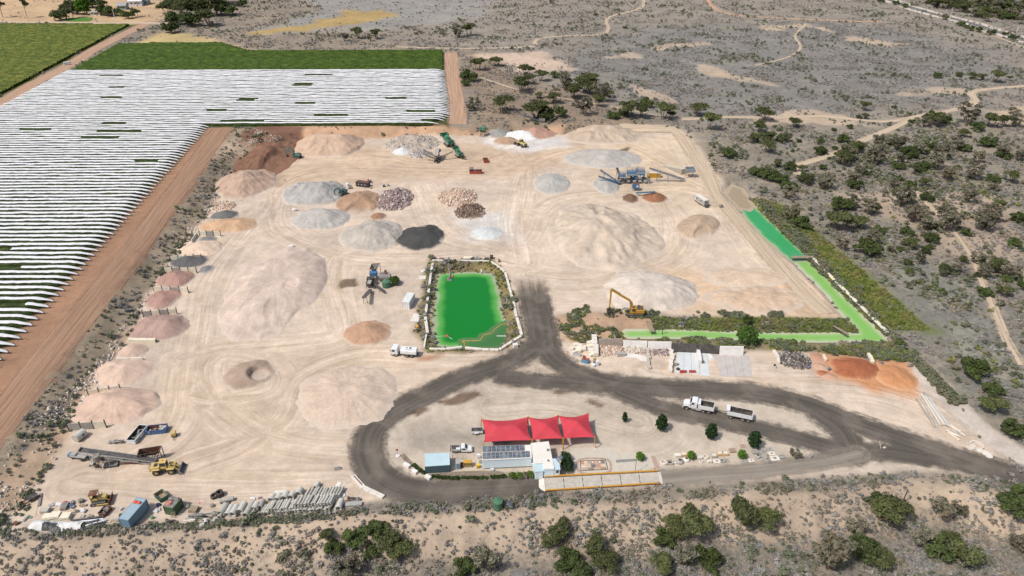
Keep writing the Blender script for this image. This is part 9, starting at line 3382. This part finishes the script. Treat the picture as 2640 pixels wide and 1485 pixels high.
# ================================================================== homestead and power poles far away
def farm_building(label,t,x,y,w_px,d,h,roof_m,wall_m,rz=0.0,hip=True,name='farm_building'):
 p=gp(t,x,y)
 w_=w_px*TILES[t][2]*(p.y*CP+(CAM_H-p.z)*SP)/FOC
 e=thing(name,label,'building',p+Vector((0,d/2,0)),rz)
 for s_ in (-1,1):
  MB().box((0,s_*(d/2-.3),h/2),(w_-.6,.2,h)).build('wall',wall_m,e)
  MB().box((s_*(w_/2-.3),0,h/2),(.2,d-.6,h)).build('wall',wall_m,e)
 ov=.5
 a=w_/2+ov; b=d/2+ov; k=max(.3,w_/2-d/2*(1 if hip else .02)) if w_>d else .3
 V=[(-a,-b,h),(a,-b,h),(a,b,h),(-a,b,h),(-k if hip else -a,0,h+d*.28),(k if hip else a,0,h+d*.28)]
 rf=MB().add(V,[(0,1,5,4),(1,2,5),(2,3,4,5),(3,0,4),(3,2,1,0)]).build('roof',roof_m,e)
 for q in (-.28,.0,.28):
  MB().box((w_*q,-d/2+.18,h*.55),(1.6,.06,1.2)).build('window',GLASS,e)
 MB().box((w_*.14,-d/2+.16,h*.42),(1.0,.06,h*.8)).build('door',TIMBER,e)
 return e

WGREY=mat('weathered_roof',S(170,168,162),.6,.1,.3,dirt_amt=.2)
farm_building('homestead with a grey hipped roof behind the lawn','m',1440,238,150,9,3.2,WGREY,CREAM)
farm_building('small pavilion with a pale roof left of the homestead','m',1120,225,80,5,2.6,CREAMR,TIMBER,0,True,'pavilion')
farm_building('large white farm shed behind the homestead trees','m',2030,95,190,14,5.0,WHITE,WHITE,R(10),False,'farm_shed')
farm_building('pale green farm shed right of the white shed','m',2150,75,130,12,4.5,LBLUE,mat('pale_green_wall',S(168,188,180),.7),R(10),False,'farm_shed')
farm_building('grey green shed half hidden by the big dark tree','m',1830,150,130,10,4.0,WGREY,mat('pale_green_wall',S(168,188,180),.7),R(8),False,'farm_shed')
lw=[on('m',*q)+Vector((0,0,.08)) for q in ((980,322),(1050,270),(1400,262),(1400,300),(1340,325),(1130,328))]
o=MB().add(lw,[tuple(range(len(lw)))]).build('lawn',leaf_material('lawn_grass',S(86,132,52),S(110,150,66),None,.1,.3,.02),None)
tag(o,'bright green lawn in front of the homestead','lawn',kind='structure')

def power_pole(label,t,x,y,ytop):
 p=gp(t,x,y)
 h=above((p.x,p.y),t,x,ytop)-p.z
 e=thing('power_pole',label,'power pole',p)
 MB().cyl((0,0,-.5),(0,0,h),.25,.18,8).build('pole',PLASTICW,e,smooth_=True)
 MB().box((0,0,h-.6),(2.2,.15,.15)).build('cross_arm',TIMBER,e)
 q=MB()
 for x_ in (-.9,0,.9):
  q.cyl((x_,0,h-.5),(x_,0,h-.1),.08,n=6)
 q.build('insulators',STEEL,e)

power_pole('grey power pole beside the big dark homestead tree','m',1730,272,135)
power_pole('tall pale power pole in front of the far sealed road','3',2010,158,55)
power_pole('pale power pole at the right end of the far sealed road','3',2517,255,195)
power_pole('pale power pole near the left end of the far sealed road','3',1662,42,-12)
